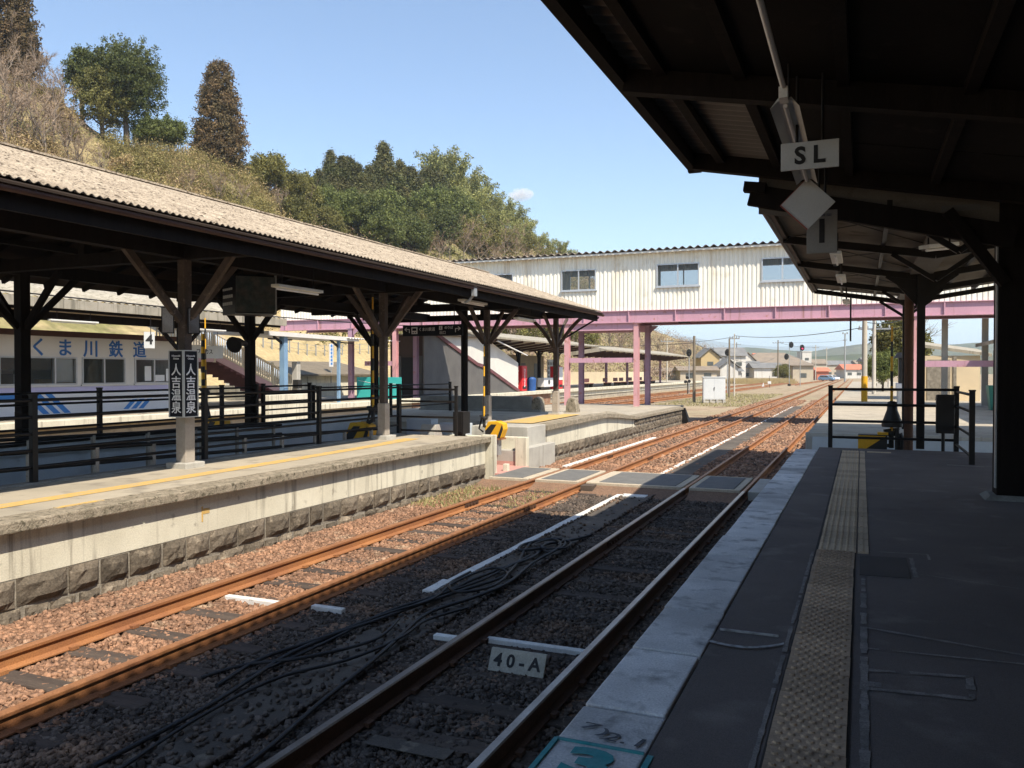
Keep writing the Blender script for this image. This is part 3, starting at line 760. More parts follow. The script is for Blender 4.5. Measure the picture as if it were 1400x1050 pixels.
for (ya, za), (yb, zb) in zip(prof, prof[1:]):
    b.prism([(-8.21, ya, za - 0.125), (-7.72, ya, za - 0.125), (-7.72, ya, za), (-8.21, ya, za)], [(-8.21, yb, zb - (0.125 if yb < 30 else 0.1)), (-7.72, yb, zb - (0.125 if yb < 30 else 0.1)), (-7.72, yb, zb), (-8.21, yb, zb)])
b.build('coping', 'slab_moss', ip2)
b = MB()
for (ya, za), (yb, zb) in zip(prof, prof[1:]):
    b.prism([(-8.1, ya, 0.2), (-7.84, ya, 0.2), (-7.84, ya, za - 0.126), (-8.1, ya, za - 0.126)], [(-8.1, yb, 0.2), (-7.84, yb, 0.2), (-7.84, yb, zb - 0.126), (-8.1, yb, zb - 0.126)])
b.build('upper_wall', 'white_concrete', ip2)
stonewall(20.9, 30.2, -7.80, -0.2, 0.26, ip2)
b = MB(); b.box(-8.3, 30.2, -0.3, -7.86, 39.3, 0.46); b.build('wall_core', 'mortar', ip2)
for (z0_, z1_) in ((-0.15, 0.16), (0.17, 0.48)): stonewall(30.2, 39.2, -7.82, z0_, z1_, ip2, False)
b = MB(); b.box(-8.25, 30.3, 0.48, -7.75, 39.3, 0.60); b.build('coping', 'slab_moss', ip2, bevel=0.02)
b = MB(); b.prism([(-8.3, 39.3, 0.56), (-7.7, 39.3, 0.56), (-7.5, 39.3, -0.25), (-8.3, 39.3, -0.25)], [(-8.3, 39.45, 0.56), (-7.7, 39.45, 0.56), (-7.5, 39.9, -0.25), (-8.3, 39.9, -0.25)]); b.build('end_board', 'black_steel', ip2)
b = MB(); b.poly([(-9.3, 21.2, 0.868), (-8.35, 21.2, 0.868), (-8.35, 25.5, 0.91), (-9.3, 25.5, 0.91)]); b.build('yellow_line', 'yellow_line', ip2)

# stepped retaining walls around the cut where the level crossing meets the island
cw = thing('retaining_wall', 'stepped white concrete walls around the crossing cut in the island platform', 'retaining wall', (-8.5, 18.8, 0))
b = MB(); b.box(-7.93, 16.97, -0.25, -7.60, 17.12, 0.86); b.build('end_post', 'white_concrete', cw, bevel=0.01)
b = MB(); b.box(-7.62, 17.5, -0.2, -7.5, 17.62, 0.16); b.build('low_post', 'white_concrete', cw, bevel=0.01)
b = MB(); b.box(-10.5, 18.62, -0.25, -7.72, 18.95, 0.36); b.build('lower_wall', 'concrete', cw, bevel=0.01)
b = MB(); b.box(-10.5, 18.615, -0.2, -7.75, 18.619, 0.10); b.build('pink_base', 'pink_paving', cw)
b = MB(); b.box(-10.5, 18.95, -0.25, -7.75, 19.2, 0.66); b.build('upper_wall', 'white_concrete', cw, bevel=0.01)
b = MB(); b.box(-7.75, 18.55, -0.25, -7.45, 18.72, 0.70); b.build('side_post', 'white_concrete', cw, bevel=0.012)
b = MB(); b.box(-9.4, 19.45, 0.3, -7.78, 20.74, 0.88); b.build('upper_block', 'concrete', cw, bevel=0.012)
b = MB(); b.box(-7.9, 18.74, -0.25, -7.55, 20.85, 0.40); b.build('lower_block', 'concrete', cw, bevel=0.012)
b = MB(); b.prism([(-9.9, 17.6, 0.55), (-9.9, 18.2, 0.55), (-9.9, 17.95, 1.0), (-9.9, 17.75, 1.0)], [(-9.5, 17.6, 0.55), (-9.5, 18.2, 0.55), (-9.5, 17.95, 1.0), (-9.5, 17.75, 1.0)]); b.build('wing_wall', 'concrete', cw, bevel=0.01)
b = MB(); b.box(-15, 26.8, 0.85, -10.6, 27.0, 1.42); b.box(-15, 26.7, 0.8, -10.2, 26.8, 0.95)
o = tag(b.build('parapet_wall', 'concrete_dark', bevel=0.02), 'dark grey parapet wall across the island platform behind the gate machine', 'parapet wall')
for (px, nm) in ((-10.65, 'pale rounded wing at the left side of the last canopy post'), (-9.35, 'pale rounded wing at the right side of the last canopy post')):
    s = 1 if px < -10 else -1
    b = MB()
    out = [(0, 0), (0.42, 0), (0.40, 0.35), (0.34, 0.5), (0.25, 0.56), (0.12, 0.5), (0.05, 0.3)]
    if s < 0: out = [(0.42 - x, z) for x, z in out][::-1]
    b.prism([(px + x, 26.85, 0.85 + z) for x, z in out], [(px + x, 27.25, 0.85 + z) for x, z in out])
    tag(b.build('wing_wall', 'slab_moss', bevel=0.02), nm, 'wing wall')

# ---------------------------------------------------------------- level crossing
lc = thing('level_crossing', 'grey panelled passenger crossing laid over both tracks', 'level crossing', (-4.5, 17.3, 0))
for x0, x1 in ((-7.42, -6.72), (-6.28, -5.52), (-5.0, -3.42), (-3.02, -2.28)):
    b = MB(); b.box(x0, 16.46, -0.2, x1, 18.28, 0.012); b.build('panel', 'crossing_panel', lc, bevel=0.008)
b = MB()
for y0, y1 in ((16.34, 16.45), (18.29, 18.40)):
    for x0, x1 in ((-7.45, -6.55), (-6.37, -5.42), (-5.24, -3.28), (-3.12, -2.14)): b.box(x0, y0, -0.2, x1, y1, 0.006)
for x0, x1 in ((-6.71, -6.53), (-6.39, -6.29), (-5.51, -5.40), (-5.26, -5.01), (-3.41, -3.27), (-3.13, -3.03), (-2.27, -2.14)): b.box(x0, 16.46, -0.2, x1, 18.28, 0.004)
b.each('edge_timber', 'crossing_edge', lc, bevel=0.006)
b = MB()
for x0, x1 in ((-7.6, -6.56), (-6.36, -5.43), (-5.23, -3.3), (-3.1, -2.17)):
    for s in (-1, 1):
        y0, y1 = (16.335, 15.75) if s < 0 else (18.405, 18.95)
        b.prism([(x0, y0, -0.25), (x1, y0, -0.25), (x1, y0, -0.045), (x0, y0, -0.045)], [(x0, y1, -0.25), (x1, y1, -0.25), (x1, y1, -0.19), (x0, y1, -0.19)])
tag(b.build('packed_dirt', 'gravel'), 'packed dirt banked up against both edges of the crossing', 'dirt', kind='stuff')
b = MB(); b.box(-1.99, 16.3, -0.2, -1.2, 18.4, -0.005); b.build('end_slab', 'concrete', lc, bevel=0.008)
b = MB(); b.box(-5.3 + 0.05, 16.0, -0.2, -5.0, 16.3, -0.02); b.build('flange_block', 'sleeper_wood', lc)

# ---------------------------------------------------------------- low platform beyond the near platform
b = MB(); b.box(-1.22, 21.6, -0.3, 9, 130, 0.78)
lp = struct(b.build('platform', 'platform_top'), 'low platform continuing towards the yard on the right')
b = MB(); b.box(-1.26, 21.5, -0.3, 9, 21.6, 0.80); b.build('end_wall', 'concrete', lp, bevel=0.01)
b = MB(); b.box(-1.1, 21.4, -0.3, 6, 21.498, 0.70); b.build('painted_wall', 'blue_grey', lp)
b = MB(); b.box(-0.2, 17.3, -0.3, 9, 21.4, 0.02); b.build('crossing_floor', 'concrete_dark', lp)
# far platform in front of the railway office
b = MB(); b.box(-34, -2, -0.3, -22.9, 140, 0.74)
pp = struct(b.build('platform', 'platform_top'), 'far platform in front of the railway office')
b = MB(); b.box(-23.1, -2, 0.55, -22.6, 140, 0.80); b.build('coping', 'white_concrete', pp, bevel=0.02)
b = MB(); b.box(-22.9, 40, -0.3, -22.86, 62, 0.54); b.build('rubble_face', 'ballast_rust', pp)
b = MB(); b.box(-22.895, 62, 0.15, -22.82, 140, 0.54); b.build('upper_wall', 'white_concrete', pp)
# weeds
def weeds(name, n, x0, x1, y0, y1, h, lab, z=-0.2):
    X = nrng.uniform(x0, x1, n); Y = nrng.uniform(y0, y1, n)
    a = nrng.uniform(0, 6.28, n); hh = h * nrng.uniform(0.4, 1.2, n); wd = 0.012 + hh * 0.06
    dx = np.cos(a) * wd; dy = np.sin(a) * wd; lx = nrng.normal(0, 0.4, n) * hh; ly = nrng.normal(0, 0.4, n) * hh
    V = np.stack([np.stack([X - dx, Y - dy, np.full(n, z)], 1), np.stack([X + dx, Y + dy, np.full(n, z)], 1), np.stack([X + lx, Y + ly, z + hh], 1)], 1).reshape(-1, 3)
    F = np.arange(3 * n).reshape(-1, 3)
    tag(fast_mesh(name, V, F, 'weed'), lab, 'weeds', kind='stuff')
weeds('weeds', 1300, -7.7, -6.75, 13.2, 16.2, 0.10, 'pale green weeds between the stone wall and the rusty rail')
weeds('weeds', 400, -6.2, -5.5, 13.6, 16.2, 0.10, 'pale green weeds between the rusty rails before the crossing')
weeds('weeds', 5000, -14.5, -7.8, 60, 95, 0.16, 'thin grass on the open ground around the grey cabinet', -0.24)
# ================================================================ island canopy
def corr_grid(name, axis, a0, a1, pitch, amp, rows, m, parent, samples=6, thick=0.012, shape='sin', jag=0.0):
    """corrugated sheet. axis 'y' or 'x': direction in which the waves run on; rows: list of (other, z) from edge to edge"""
    n = int((a1 - a0) / pitch * samples) + 1
    A = a0 + np.arange(n) * pitch / samples
    ph = (np.arange(n) % samples) / samples
    if shape == 'sin': W = np.sin(ph * 2 * np.pi) * amp
    else: W = np.where(ph < 0.12, amp, np.where(ph < 0.5, amp, -amp))
    V = []
    for (o, z) in rows:
        zz = z + W
        oo = o + (nrng.normal(0, jag, n).repeat(1) if jag else 0)
        V.append(np.stack([np.full(n, o) + (oo - o if jag else 0), A, zz], 1) if axis == 'y' else np.stack([A, np.full(n, o), zz], 1))
    V = np.concatenate(V)
    r = len(rows)
    i, j = np.meshgrid(np.arange(n - 1), np.arange(r - 1))
    k = (j * n + i).ravel()
    F = np.stack([k, k + 1, k + n + 1, k + n], 1)
    off = woff(parent) if parent is not None else Vector((0, 0, 0))
    V = V - np.array(off)
    o = fast_mesh(name, V, F, m, smooth=False, parent=parent)
    if thick:
        md = o.modifiers.new('thickness', 'SOLIDIFY'); md.thickness = thick; md.offset = 0
    return o
E0, EZ, RX, RZ, EX2 = -7.70, 4.20, -11.7, 5.62, -15.7
ic = thing('platform_canopy', 'long dark timber platform canopy with weathered corrugated slate roof on the island platform', 'canopy', (-11.7, 12, 0.82))
def slope_rows(xe, ze, xr, zr, n=9, lap=0.012):
    rows = []
    for i in range(n):
        u = i / n; u1 = (i + 1) / n
        rows.append((xe + (xr - xe) * u, ze + (zr - ze) * u + lap)); rows.append((xe + (xr - xe) * u1, ze + (zr - ze) * u1))
    return rows
corr_grid('roof', 'y', -4, 25.6, 0.105, 0.014, slope_rows(E0, EZ, RX, RZ), 'slate_roof', ic, 8)
corr_grid('roof', 'y', -4, 25.6, 0.27, 0.02, [(EX2, EZ), (RX, RZ)], 'slate_roof', ic, 4)
b = MB(); y = -4
while y < 25.6:
    b.bar((RX, y, RZ + 0.035), (RX, min(y + 0.6, 25.62), RZ + 0.035 + rnd.uniform(-.008, .008)), 0.12, 0.03); y += 0.61
b.build('ridge_cap', 'slate_roof', ic)
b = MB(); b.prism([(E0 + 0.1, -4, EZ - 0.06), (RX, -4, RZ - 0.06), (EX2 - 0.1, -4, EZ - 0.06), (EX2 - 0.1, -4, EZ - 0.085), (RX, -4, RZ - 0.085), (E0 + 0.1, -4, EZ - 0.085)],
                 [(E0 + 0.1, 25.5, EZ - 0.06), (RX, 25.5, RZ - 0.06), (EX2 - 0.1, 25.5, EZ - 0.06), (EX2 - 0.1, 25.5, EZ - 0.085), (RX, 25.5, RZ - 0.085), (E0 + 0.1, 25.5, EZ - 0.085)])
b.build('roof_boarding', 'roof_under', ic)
b = MB(); b.tube([(E0 + 0.03, -4, EZ - 0.105), (E0 + 0.03, 25.7, EZ - 0.105)], 0.045, 8); b.build('gutter', 'wood_brown', ic)
b = MB(); b.box(E0 - 0.16, -4, EZ - 0.30, E0 - 0.11, 25.55, EZ - 0.05); b.build('fascia', 'wood_dark', ic)
b = MB(); b.box(E0 + 0.0, 16.0, EZ - 0.29, E0 + 0.07, 16.14, EZ - 0.07); b.tube([(E0 + .03, 16.07, EZ - .25), (E0 - .1, 16.1, EZ - .38), (E0 - .2, 16.1, EZ - .42)], 0.03); b.build('rain_hopper', 'galv', ic)
b = MB()
y = -3.5
while y < 25.6:
    b.bar((E0 - 0.02, y, EZ - 0.12), (RX, y, RZ - 0.14), 0.06, 0.10); b.bar((EX2, y, EZ - 0.12), (RX, y, RZ - 0.14), 0.06, 0.10); y += 0.92
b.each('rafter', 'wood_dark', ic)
b = MB()
for u in (0.22, 0.45, 0.7):
    for xe in (E0, EX2): b.box(xe + (RX - xe) * u - 0.05, -4, EZ + (RZ - EZ) * u - 0.30, xe + (RX - xe) * u + 0.05, 25.5, EZ + (RZ - EZ) * u - 0.19)
b.box(RX - 0.06, -4, RZ - 0.36, RX + 0.06, 25.5, RZ - 0.2)
b.each('purlin', 'wood_dark', ic)
PX, PX2 = -9.6, -13.85
posts = [(3.8, 0.82, PX), (9.77, 0.82, -9.58), (15.57, 0.82, -9.62), (20.95, 0.85, -9.6), (25.2, 0.88, -9.1)]
b = MB(); b.box(PX - 0.09, -4, 4.02, PX + 0.09, 25.3, 4.26); b.box(PX2 - 0.09, -4, 4.02, PX2 + 0.09, 25.3, 4.26); b.each('wall_plate', 'wood_dark', ic)
b = MB()
for y, _, x in posts: b.box(EX2 + 0.25, y - 0.08, 4.0, E0 - 0.3, y + 0.08, 4.20); b.box(RX - 0.07, y - 0.07, 4.2, RX + 0.07, y + 0.07, RZ - 0.2)
b.each('tie_beam', 'wood_dark', ic)
def tpost(x, y, z0, foot, parent, curved=False):
    w_ = 0.074 if foot else 0.095
    b = MB(); b.box(x - w_, y - w_, z0 + 0.75, x + w_, y + w_, 4.1)
    po = b.build('post', 'post_paint' if foot else 'wood_dark', parent, bevel=0.012)
    b = MB(); b.box(x - 0.098, y - 0.098, z0 + 0.08, x + 0.098, y + 0.098, z0 + 0.78)
    b.build('post_foot', 'post_foot' if foot else 'wood_dark', po, bevel=0.012)
    b = MB(); b.box(x - 0.2, y - 0.2, z0 - 0.02, x + 0.2, y + 0.2, z0 + 0.085); b.build('plinth', 'concrete' if foot else 'concrete_dark', po, bevel=0.012)
    for dx, dy in ((0, -1), (0, 1), (1, 0), (-1, 0)):
        b = MB()
        L = 1.12 if dy else 0.95
        p0 = Vector((x + dx * 0.09, y + dy * 0.09, 3.08)); p1 = Vector((x + dx * L, y + dy * L, 4.06))
        if curved:
            mid = (p0 + p1) / 2 + Vector((dx * -0.06, dy * -0.06, 0.16))
            prev = p0
            for k in range(1, 9):
                u = k / 8; q = p0 * (1 - u) ** 2 + mid * 2 * u * (1 - u) + p1 * u * u
                b.bar(prev, q + (q - prev) * 0.02, 0.07, 0.10); prev = q
        else: b.bar(p0, p1, 0.075, 0.105)
        b.build('brace', 'post_paint' if foot else 'wood_dark', po)
    return po
for k, (y, z0, x) in enumerate(posts): tpost(x, y, z0, True, ic, k == 4)
for y in (4.0, 10.26, 16.25, 21.9): tpost(PX2, y, 0.8, False, ic)
b = MB(); b.tube([(-11.6, 23.6, 0.85), (-11.6, 23.6, 4.3)], 0.11, 12); b.build('post', 'wood_dark', ic)
b = MB(); b.bar((-8.95, 25.3, 3.3), (-7.75, 25.5, 4.02), 0.05, 0.05); b.build('strut', 'wood_dark', ic)
# strip lamps under the island canopy
def strip(p, q, lab, group):
    p = Vector(p); q = Vector(q)
    t = thing('strip_lamp', lab, 'lamp', tuple((p + q) / 2), group)
    b = MB(); b.bar(p, q, 0.16, 0.05); b.build('housing', 'lamp_white', t, bevel=0.008)
    b = MB(); d = (q - p).normalized(); b.tube([p + d * 0.05 - Vector((0, 0, 0.05)), q - d * 0.05 - Vector((0, 0, 0.05))], 0.016, 8); b.build('tube', 'letter_white', t)
    for o in (p, q):
        b = MB(); b.tube([o + (q - p) * (0.15 if o is p else -0.15), o + (q - p) * (0.15 if o is p else -0.15) + Vector((0, 0, 0.45))], 0.012, 6); b.build('hanger', 'black_steel', t)
    return t
strip((-8.7, 10.8, 3.68), (-8.7, 12.0, 3.68), 'strip lamp under the island canopy nearest the black sign board', 'strip lamps under the island canopy')
strip((-8.4, 16.9, 3.92), (-8.4, 18.2, 3.92), 'strip lamp under the island canopy eave above the white end post', 'strip lamps under the island canopy')
strip((-8.5, 20.4, 3.72), (-8.5, 21.7, 3.72), 'strip lamp under the island canopy nearest its far end', 'strip lamps under the island canopy')

# ================================================================ near canopies
mc = thing('platform_canopy', 'dark canopy roof over the foreground platform, nearest the camera', 'canopy', (1.2, 4, 0.82))
def rz(x): return 5.05 - 0.196 * (x + 2.05)
YE = 10.58
corr_grid('roof', 'y', -7, YE + 0.36, 0.18, 0.02, [(-2.12, rz(-2.12) + .02), (2.2, rz(2.2) + .02), (7, rz(7) + .02)], 'sheet_grey', mc, 6)
b = MB(); b.bar((-2.0, -7, 4.95), (-2.0, YE + 0.06, 4.95), 0.10, 0.20); b.build('eave_beam', 'wood_dark', mc)
b = MB(); b.box(-2.06, YE + 0.06, 4.84, -1.9, YE + 0.16, 5.0); b.build('beam_end', 'wood_dark', mc)
b = MB()
for y in (7.25, 3.75, 0.2, -3.3):
    b.bar((-1.95, y, rz(-1.95) - 0.15), (7, y, rz(7) - 0.15), 0.14, 0.20)
b.bar((-1.95, YE - 0.05, rz(-1.95) - 0.085), (7, YE - 0.05, rz(7) - 0.085), 0.14, 0.225)
b.each('rafter', 'wood_dark', mc)
b = MB()
for x in (-1.62, -0.95, -0.15, 0.75, 1.7, 2.7): b.bar((x, -7, rz(x) - 0.055), (x, YE - 0.05, rz(x) - 0.055), 0.09, 0.09)
b.each('purlin', 'wood_dark', mc)
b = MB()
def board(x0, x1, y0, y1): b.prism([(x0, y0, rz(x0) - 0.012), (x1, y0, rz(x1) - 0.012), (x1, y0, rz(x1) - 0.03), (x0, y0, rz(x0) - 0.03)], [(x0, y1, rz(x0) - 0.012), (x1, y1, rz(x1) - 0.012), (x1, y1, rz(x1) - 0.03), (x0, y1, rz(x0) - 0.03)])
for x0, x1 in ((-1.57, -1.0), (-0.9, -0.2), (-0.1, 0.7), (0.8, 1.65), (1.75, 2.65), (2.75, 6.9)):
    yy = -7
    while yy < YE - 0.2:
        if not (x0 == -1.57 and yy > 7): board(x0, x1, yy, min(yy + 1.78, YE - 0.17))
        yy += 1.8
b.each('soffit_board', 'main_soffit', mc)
b = MB(); b.box(1.44, 10.95, 0.80, 1.80, 11.3, rz(1.5) + 0.0)
po = b.build('post', 'wood_dark', mc, bevel=0.015)
b = MB(); b.box(1.425, 10.96, 0.95, 1.439, 11.05, 4.0); b.build('edge_strip', 'galv', po)
b = MB(); b.prism([(1.30, 10.85, 0.80), (1.95, 10.85, 0.80), (1.95, 11.42, 0.80), (1.30, 11.42, 0.80)], [(1.38, 10.93, 0.87), (1.87, 10.93, 0.87), (1.87, 11.34, 0.87), (1.38, 11.34, 0.87)]); b.build('plinth', 'concrete_dark', po)
b = MB(); b.bar((1.5, 10.9, 3.3), (0.9, 10.8, 4.15), 0.10, 0.12); b.build('brace', 'wood_dark', po)
# the station building behind the platform (outside the picture, it shades the platform)
b = MB(); b.box(2.75, -8, -0.3, 3.0, 10.7, 3.9)
tag(b.build('station_wall', 'brown_wall'), 'dark brown wall of the station building along the back of the platform', 'wall')

sc2 = thing('platform_canopy', 'second darker butterfly canopy on steel posts at the end of the near platform', 'canopy', (1.05, 17.8, 0.82))
def z2(x): return 4.14 + 0.135 * abs(x - 1.05)
A, B2 = -1.22, 6.6
b = MB()
for x0, x1 in ((A, 1.05), (1.05, B2)):
    b.prism([(x0, 10.95, z2(x0) + 0.12), (x1, 10.95, z2(x1) + 0.12), (x1, 10.95, z2(x1) + 0.15), (x0, 10.95, z2(x0) + 0.15)], [(x0, 24.2, z2(x0) + 0.12), (x1, 24.2, z2(x1) + 0.12), (x1, 24.2, z2(x1) + 0.15), (x0, 24.2, z2(x0) + 0.15)])
b.build('roof', 'soffit_brown', sc2)
b = MB()
for y in (11.1, 14.45, 17.8, 21.1, 24.1):
    for x1 in (A + 0.02, B2 - 0.02):
        b.bar((1.05, y, z2(1.05) - 0.03), (x1, y, z2(x1) + 0.04), 0.07, 0.12)
        b.bar((1.05, y - 0.01, 3.72), (1.05 + (0.62 if x1 > 1 else -0.62), y - 0.01, z2(1.6) - 0.06), 0.05, 0.07)
b.each('cross_beam', 'black_steel', sc2)
b = MB(); b.prism([(-1.22, 10.955, 4.3), (1.6, 10.955, 3.85), (6.8, 10.955, 3.2), (6.8, 10.955, 4.6), (-1.22, 10.955, 5.0)], [(-1.22, 10.975, 4.3), (1.6, 10.975, 3.85), (6.8, 10.975, 3.2), (6.8, 10.975, 4.6), (-1.22, 10.975, 5.0)]); b.build('end_board', 'soffit_brown', sc2)
b = MB()
for x in (A + 0.05, -0.5, 0.3, 1.8, 2.6, 3.4, B2 - .05): b.bar((x, 10.95, z2(x) + 0.075), (x, 24.2, z2(x) + 0.075), 0.06, 0.08)
b.each('purlin', 'black_steel', sc2)
b = MB(); b.box(0.85, 10.95, 4.17, 1.25, 24.2, 4.24); b.build('valley_gutter', 'sheet_grey', sc2)
b = MB(); b.tube([(A - 0.02, 10.95, z2(A) + 0.05), (A - 0.02, 24.2, z2(A) + 0.05)], 0.05, 8); b.build('gutter', 'black_steel', sc2)
b = MB(); b.bar((A - 0.10, 10.90, z2(A) + 0.09), (1.6, 10.90, 3.82), 0.10, 0.26); b.bar((A - 0.16, 10.82, z2(A) + 0.18), (A + 0.1, 10.82, z2(A) + 0.14), 0.16, 0.12); b.build('end_beam', 'wood_dark', sc2)
for i in range(4):
    y0 = 11.1 + 3.34 * i
    b = MB(); b.tube([(A + 0.1, y0, z2(A) + 0.06), (1.0, y0 + 3.3, z2(1) + 0.1)], 0.008, 5); b.tube([(1.0, y0, z2(1) + 0.1), (A + .1, y0 + 3.3, z2(A) + 0.06)], 0.008, 5); b.build('tie_rod', 'black_steel', sc2)
b = MB(); b.box(0.98, 17.73, 0.80, 1.12, 17.87, 4.2); pp_ = b.build('post', 'black_steel', sc2)
for sgn in (-1, 1):
    b = MB(); b.prism([(1.05 + sgn * 0.07, 17.78, 3.55), (1.05 + sgn * 0.07, 17.78, 4.15), (1.05 + sgn * 0.62, 17.78, 4.2)], [(1.05 + sgn * 0.07, 17.82, 3.55), (1.05 + sgn * 0.07, 17.82, 4.15), (1.05 + sgn * 0.62, 17.82, 4.2)]); b.build('gusset', 'black_steel', pp_)
b = MB(); b.box(0.98, 24.0, 0.78, 1.12, 24.14, 4.2); b.build('post', 'black_steel', sc2)
dp = MB(); dp.tube([(0.86, 18.15, 0.55), (0.86, 18.15, 4.1)], 0.085, 12); dp.tube([(0.86, 18.15, 3.55), (0.95, 18.1, 3.7), (1.06, 18.0, 3.45), (1.06, 18.0, 3.2)], 0.035, 8)
dp.lathe((0.86, 18.15, 0.5), [(0.13, 0), (0.13, 0.05), (0.09, 0.06), (0.09, 0.14)], 12)
for z in (1.6, 2.5, 3.3): dp.lathe((0.86, 18.15, z), [(0.092, 0), (0.092, 0.03)], 12)
tag(dp.build('downpipe', 'rail_dark'), 'brown iron downpipe beside the steel post of the second canopy', 'downpipe')
def hang(name, x, y, z0, z1, parent):
    b = MB(); b.tube([(x, y, z0), (x, y, z1)], 0.012, 6); b.build(name, 'black_steel', parent)
for (y, lab) in ((12.9, 'strip lamp under the second canopy, nearest of the three in line'), (16.0, 'strip lamp under the second canopy, middle one of three in line'), (21.6, 'strip lamp under the second canopy, farthest of the three in line')):
    strip((-0.36, y, 4.02), (-0.36, y + 1.15, 4.02), lab, 'strip lamps under the second canopy')
strip((0.75, 12.3, 3.95), (1.15, 12.75, 4.03), 'tilted strip lamp beside the station column under the second canopy', 'strip lamps under the second canopy')
b = MB(); b.tube([(-0.28, 23.9, 3.1), (-0.28, 23.9, 4.3)], 0.022, 6)
tag(b.build('hanging_rod', 'black_steel'), 'thin black rod hanging from the far end of the second canopy', 'rod')

# hanging lamp and signs
t = thing('strip_lamp', 'fluorescent lamp with wide reflector hanging above the SL sign', 'lamp', (-0.52, 7.3, 4.25), 'strip lamps under the near canopy')
b = MB(); b.prism([(-0.62, 6.25, 4.19), (-0.565, 6.25, 4.26), (-0.475, 6.25, 4.26), (-0.42, 6.25, 4.19), (-0.475, 6.25, 4.24), (-0.565, 6.25, 4.24)], [(-0.62, 8.9, 4.19), (-0.565, 8.9, 4.26), (-0.475, 8.9, 4.26), (-0.42, 8.9, 4.19), (-0.475, 8.9, 4.24), (-0.565, 8.9, 4.24)])
b.build('reflector', 'sign_grey', t)
b = MB(); b.tube([(-0.52, 6.3, 4.215), (-0.52, 8.85, 4.215)], 0.016, 8); b.build('tube', 'letter_white', t)
b = MB(); b.box(-0.55, 6.12, 4.22, -0.49, 6.26, 4.30); b.tube([(-0.52, 1.0, 4.33), (-0.52, 6.2, 4.30)], 0.02, 6); b.build('conduit', 'lamp_white', t)
b = MB(); b.tube([(-0.52, 6.6, 4.25), (-0.52, 6.6, 4.62)], 0.01, 6); b.tube([(-0.52, 8.6, 4.25), (-0.52, 8.6, 4.62)], 0.01, 6); b.build('hanger', 'black_steel', t)
def hsign(name, lab, x0, x1, z0, z1, y, txt, size, bold, m, mt='letter_black', up=4.6, tilt=0.0):
    t = thing(name, lab, 'sign', ((x0 + x1) / 2, y, z0))
    b = MB(); b.box(x0, y, z0, x1, y + 0.02, z1); b.build('board', m, t, bevel=0.003)
    if txt: lettering('lettering', txt, size, mt, t, ((x0 + x1) / 2, y - 0.003, (z0 + z1) / 2 - 0.005), (1, 0, 0), (0, 0, 1), bold)
    hang('hanger', x0 + 0.12, y + 0.01, z1, up, t); hang('hanger', x1 - 0.12, y + 0.01, z1, up, t)
    return t
hsign('hanging_sign', 'white sign lettered SL hanging under the near canopy', -0.600, -0.171, 3.885, 4.100, 6.9, 'S L', 0.185, 0.006, 'sign_grey', up=4.62)
t = hsign('hanging_sign', 'tall grey sign with a black number 1 behind the white diamond', -0.545, -0.243, 3.54, 3.99, 9.3, '1', 0.34, 0.010, 'sign_dim', up=4.5)
b = MB(); b.box(-0.40, 9.293, 3.925, -0.36, 9.299, 3.95); b.box(-0.35, 9.293, 3.925, -0.30, 9.299, 3.95); b.build('small_print', 'hand_mark', t)
t = thing('hanging_sign', 'blank white diamond sign hanging below the SL sign', 'sign', (-0.51, 8.9, 3.74))
c = Vector((-0.515, 8.9, 3.995)); h = 0.262
b = MB(); D = [(0, -1), (1, 0), (0, 1), (-1, 0)]
b.prism([(c.x + x * h, c.y, c.z + zz * h) for x, zz in D], [(c.x + x * h, c.y + 0.02, c.z + zz * h) for x, zz in D]); b.build('board', 'sign_grey', t)
b = MB(); b.bar((c.x - h, c.y - 0.002, c.z), (c.x, c.y - 0.002, c.z - h), 0.012, 0.012); b.bar((c.x - h, c.y - 0.002, c.z), (c.x, c.y - 0.002, c.z + h), 0.005, 0.005); b.build('red_edge', 'dull_red', t)
hang('hanger', c.x, c.y + 0.01, c.z + h, 4.55, t)

# station name sign on the first lit post
t = thing('station_sign', 'black twin board station name sign with white vertical characters on the island post', 'sign', (-9.45, 9.55, 1.6))
def vboard(o, xd, nm):
    xd = Vector(xd); o = Vector(o); n = xd.cross(Vector((0, 0, 1)))
    W, H0 = 0.262, 1.0
    b = MB(); p = [o, o + xd * W, o + xd * W + Vector((0, 0, H0)), o + Vector((0, 0, H0))]
    b.prism([tuple(q - n * 0.02) for q in p], [tuple(q) for q in p]); bd = b.build('board', 'sign_black', t)
    for q0, q1 in ((p[0], p[1]), (p[1], p[2]), (p[2], p[3]), (p[3], p[0])):
        b = MB(); b.bar(q0, q1, 0.014, 0.03, up=tuple(n)); b.build('frame', 'sign_grey', bd)
    for k, ch in enumerate('人吉温泉'):
        lettering('lettering', ch, 0.19, 'letter_white', bd, tuple(o + xd * (W / 2) + Vector((0, 0, 0.70 - k * 0.19)) + n * 0.004), tuple(xd), (0, 0, 1), 0.002)
    lettering('lettering', 'Hitoyoshi\nOnsen', 0.042, 'letter_white', bd, tuple(o + xd * (W / 2) + Vector((0, 0, 0.90)) + n * 0.004), tuple(xd), (0, 0, 1), 0.0)
vboard((-9.637, 9.515, 1.61), (1, 0.03, 0), 'a')
vboard((-9.368, 9.527, 1.61), (0.06, 1, 0), 'b')
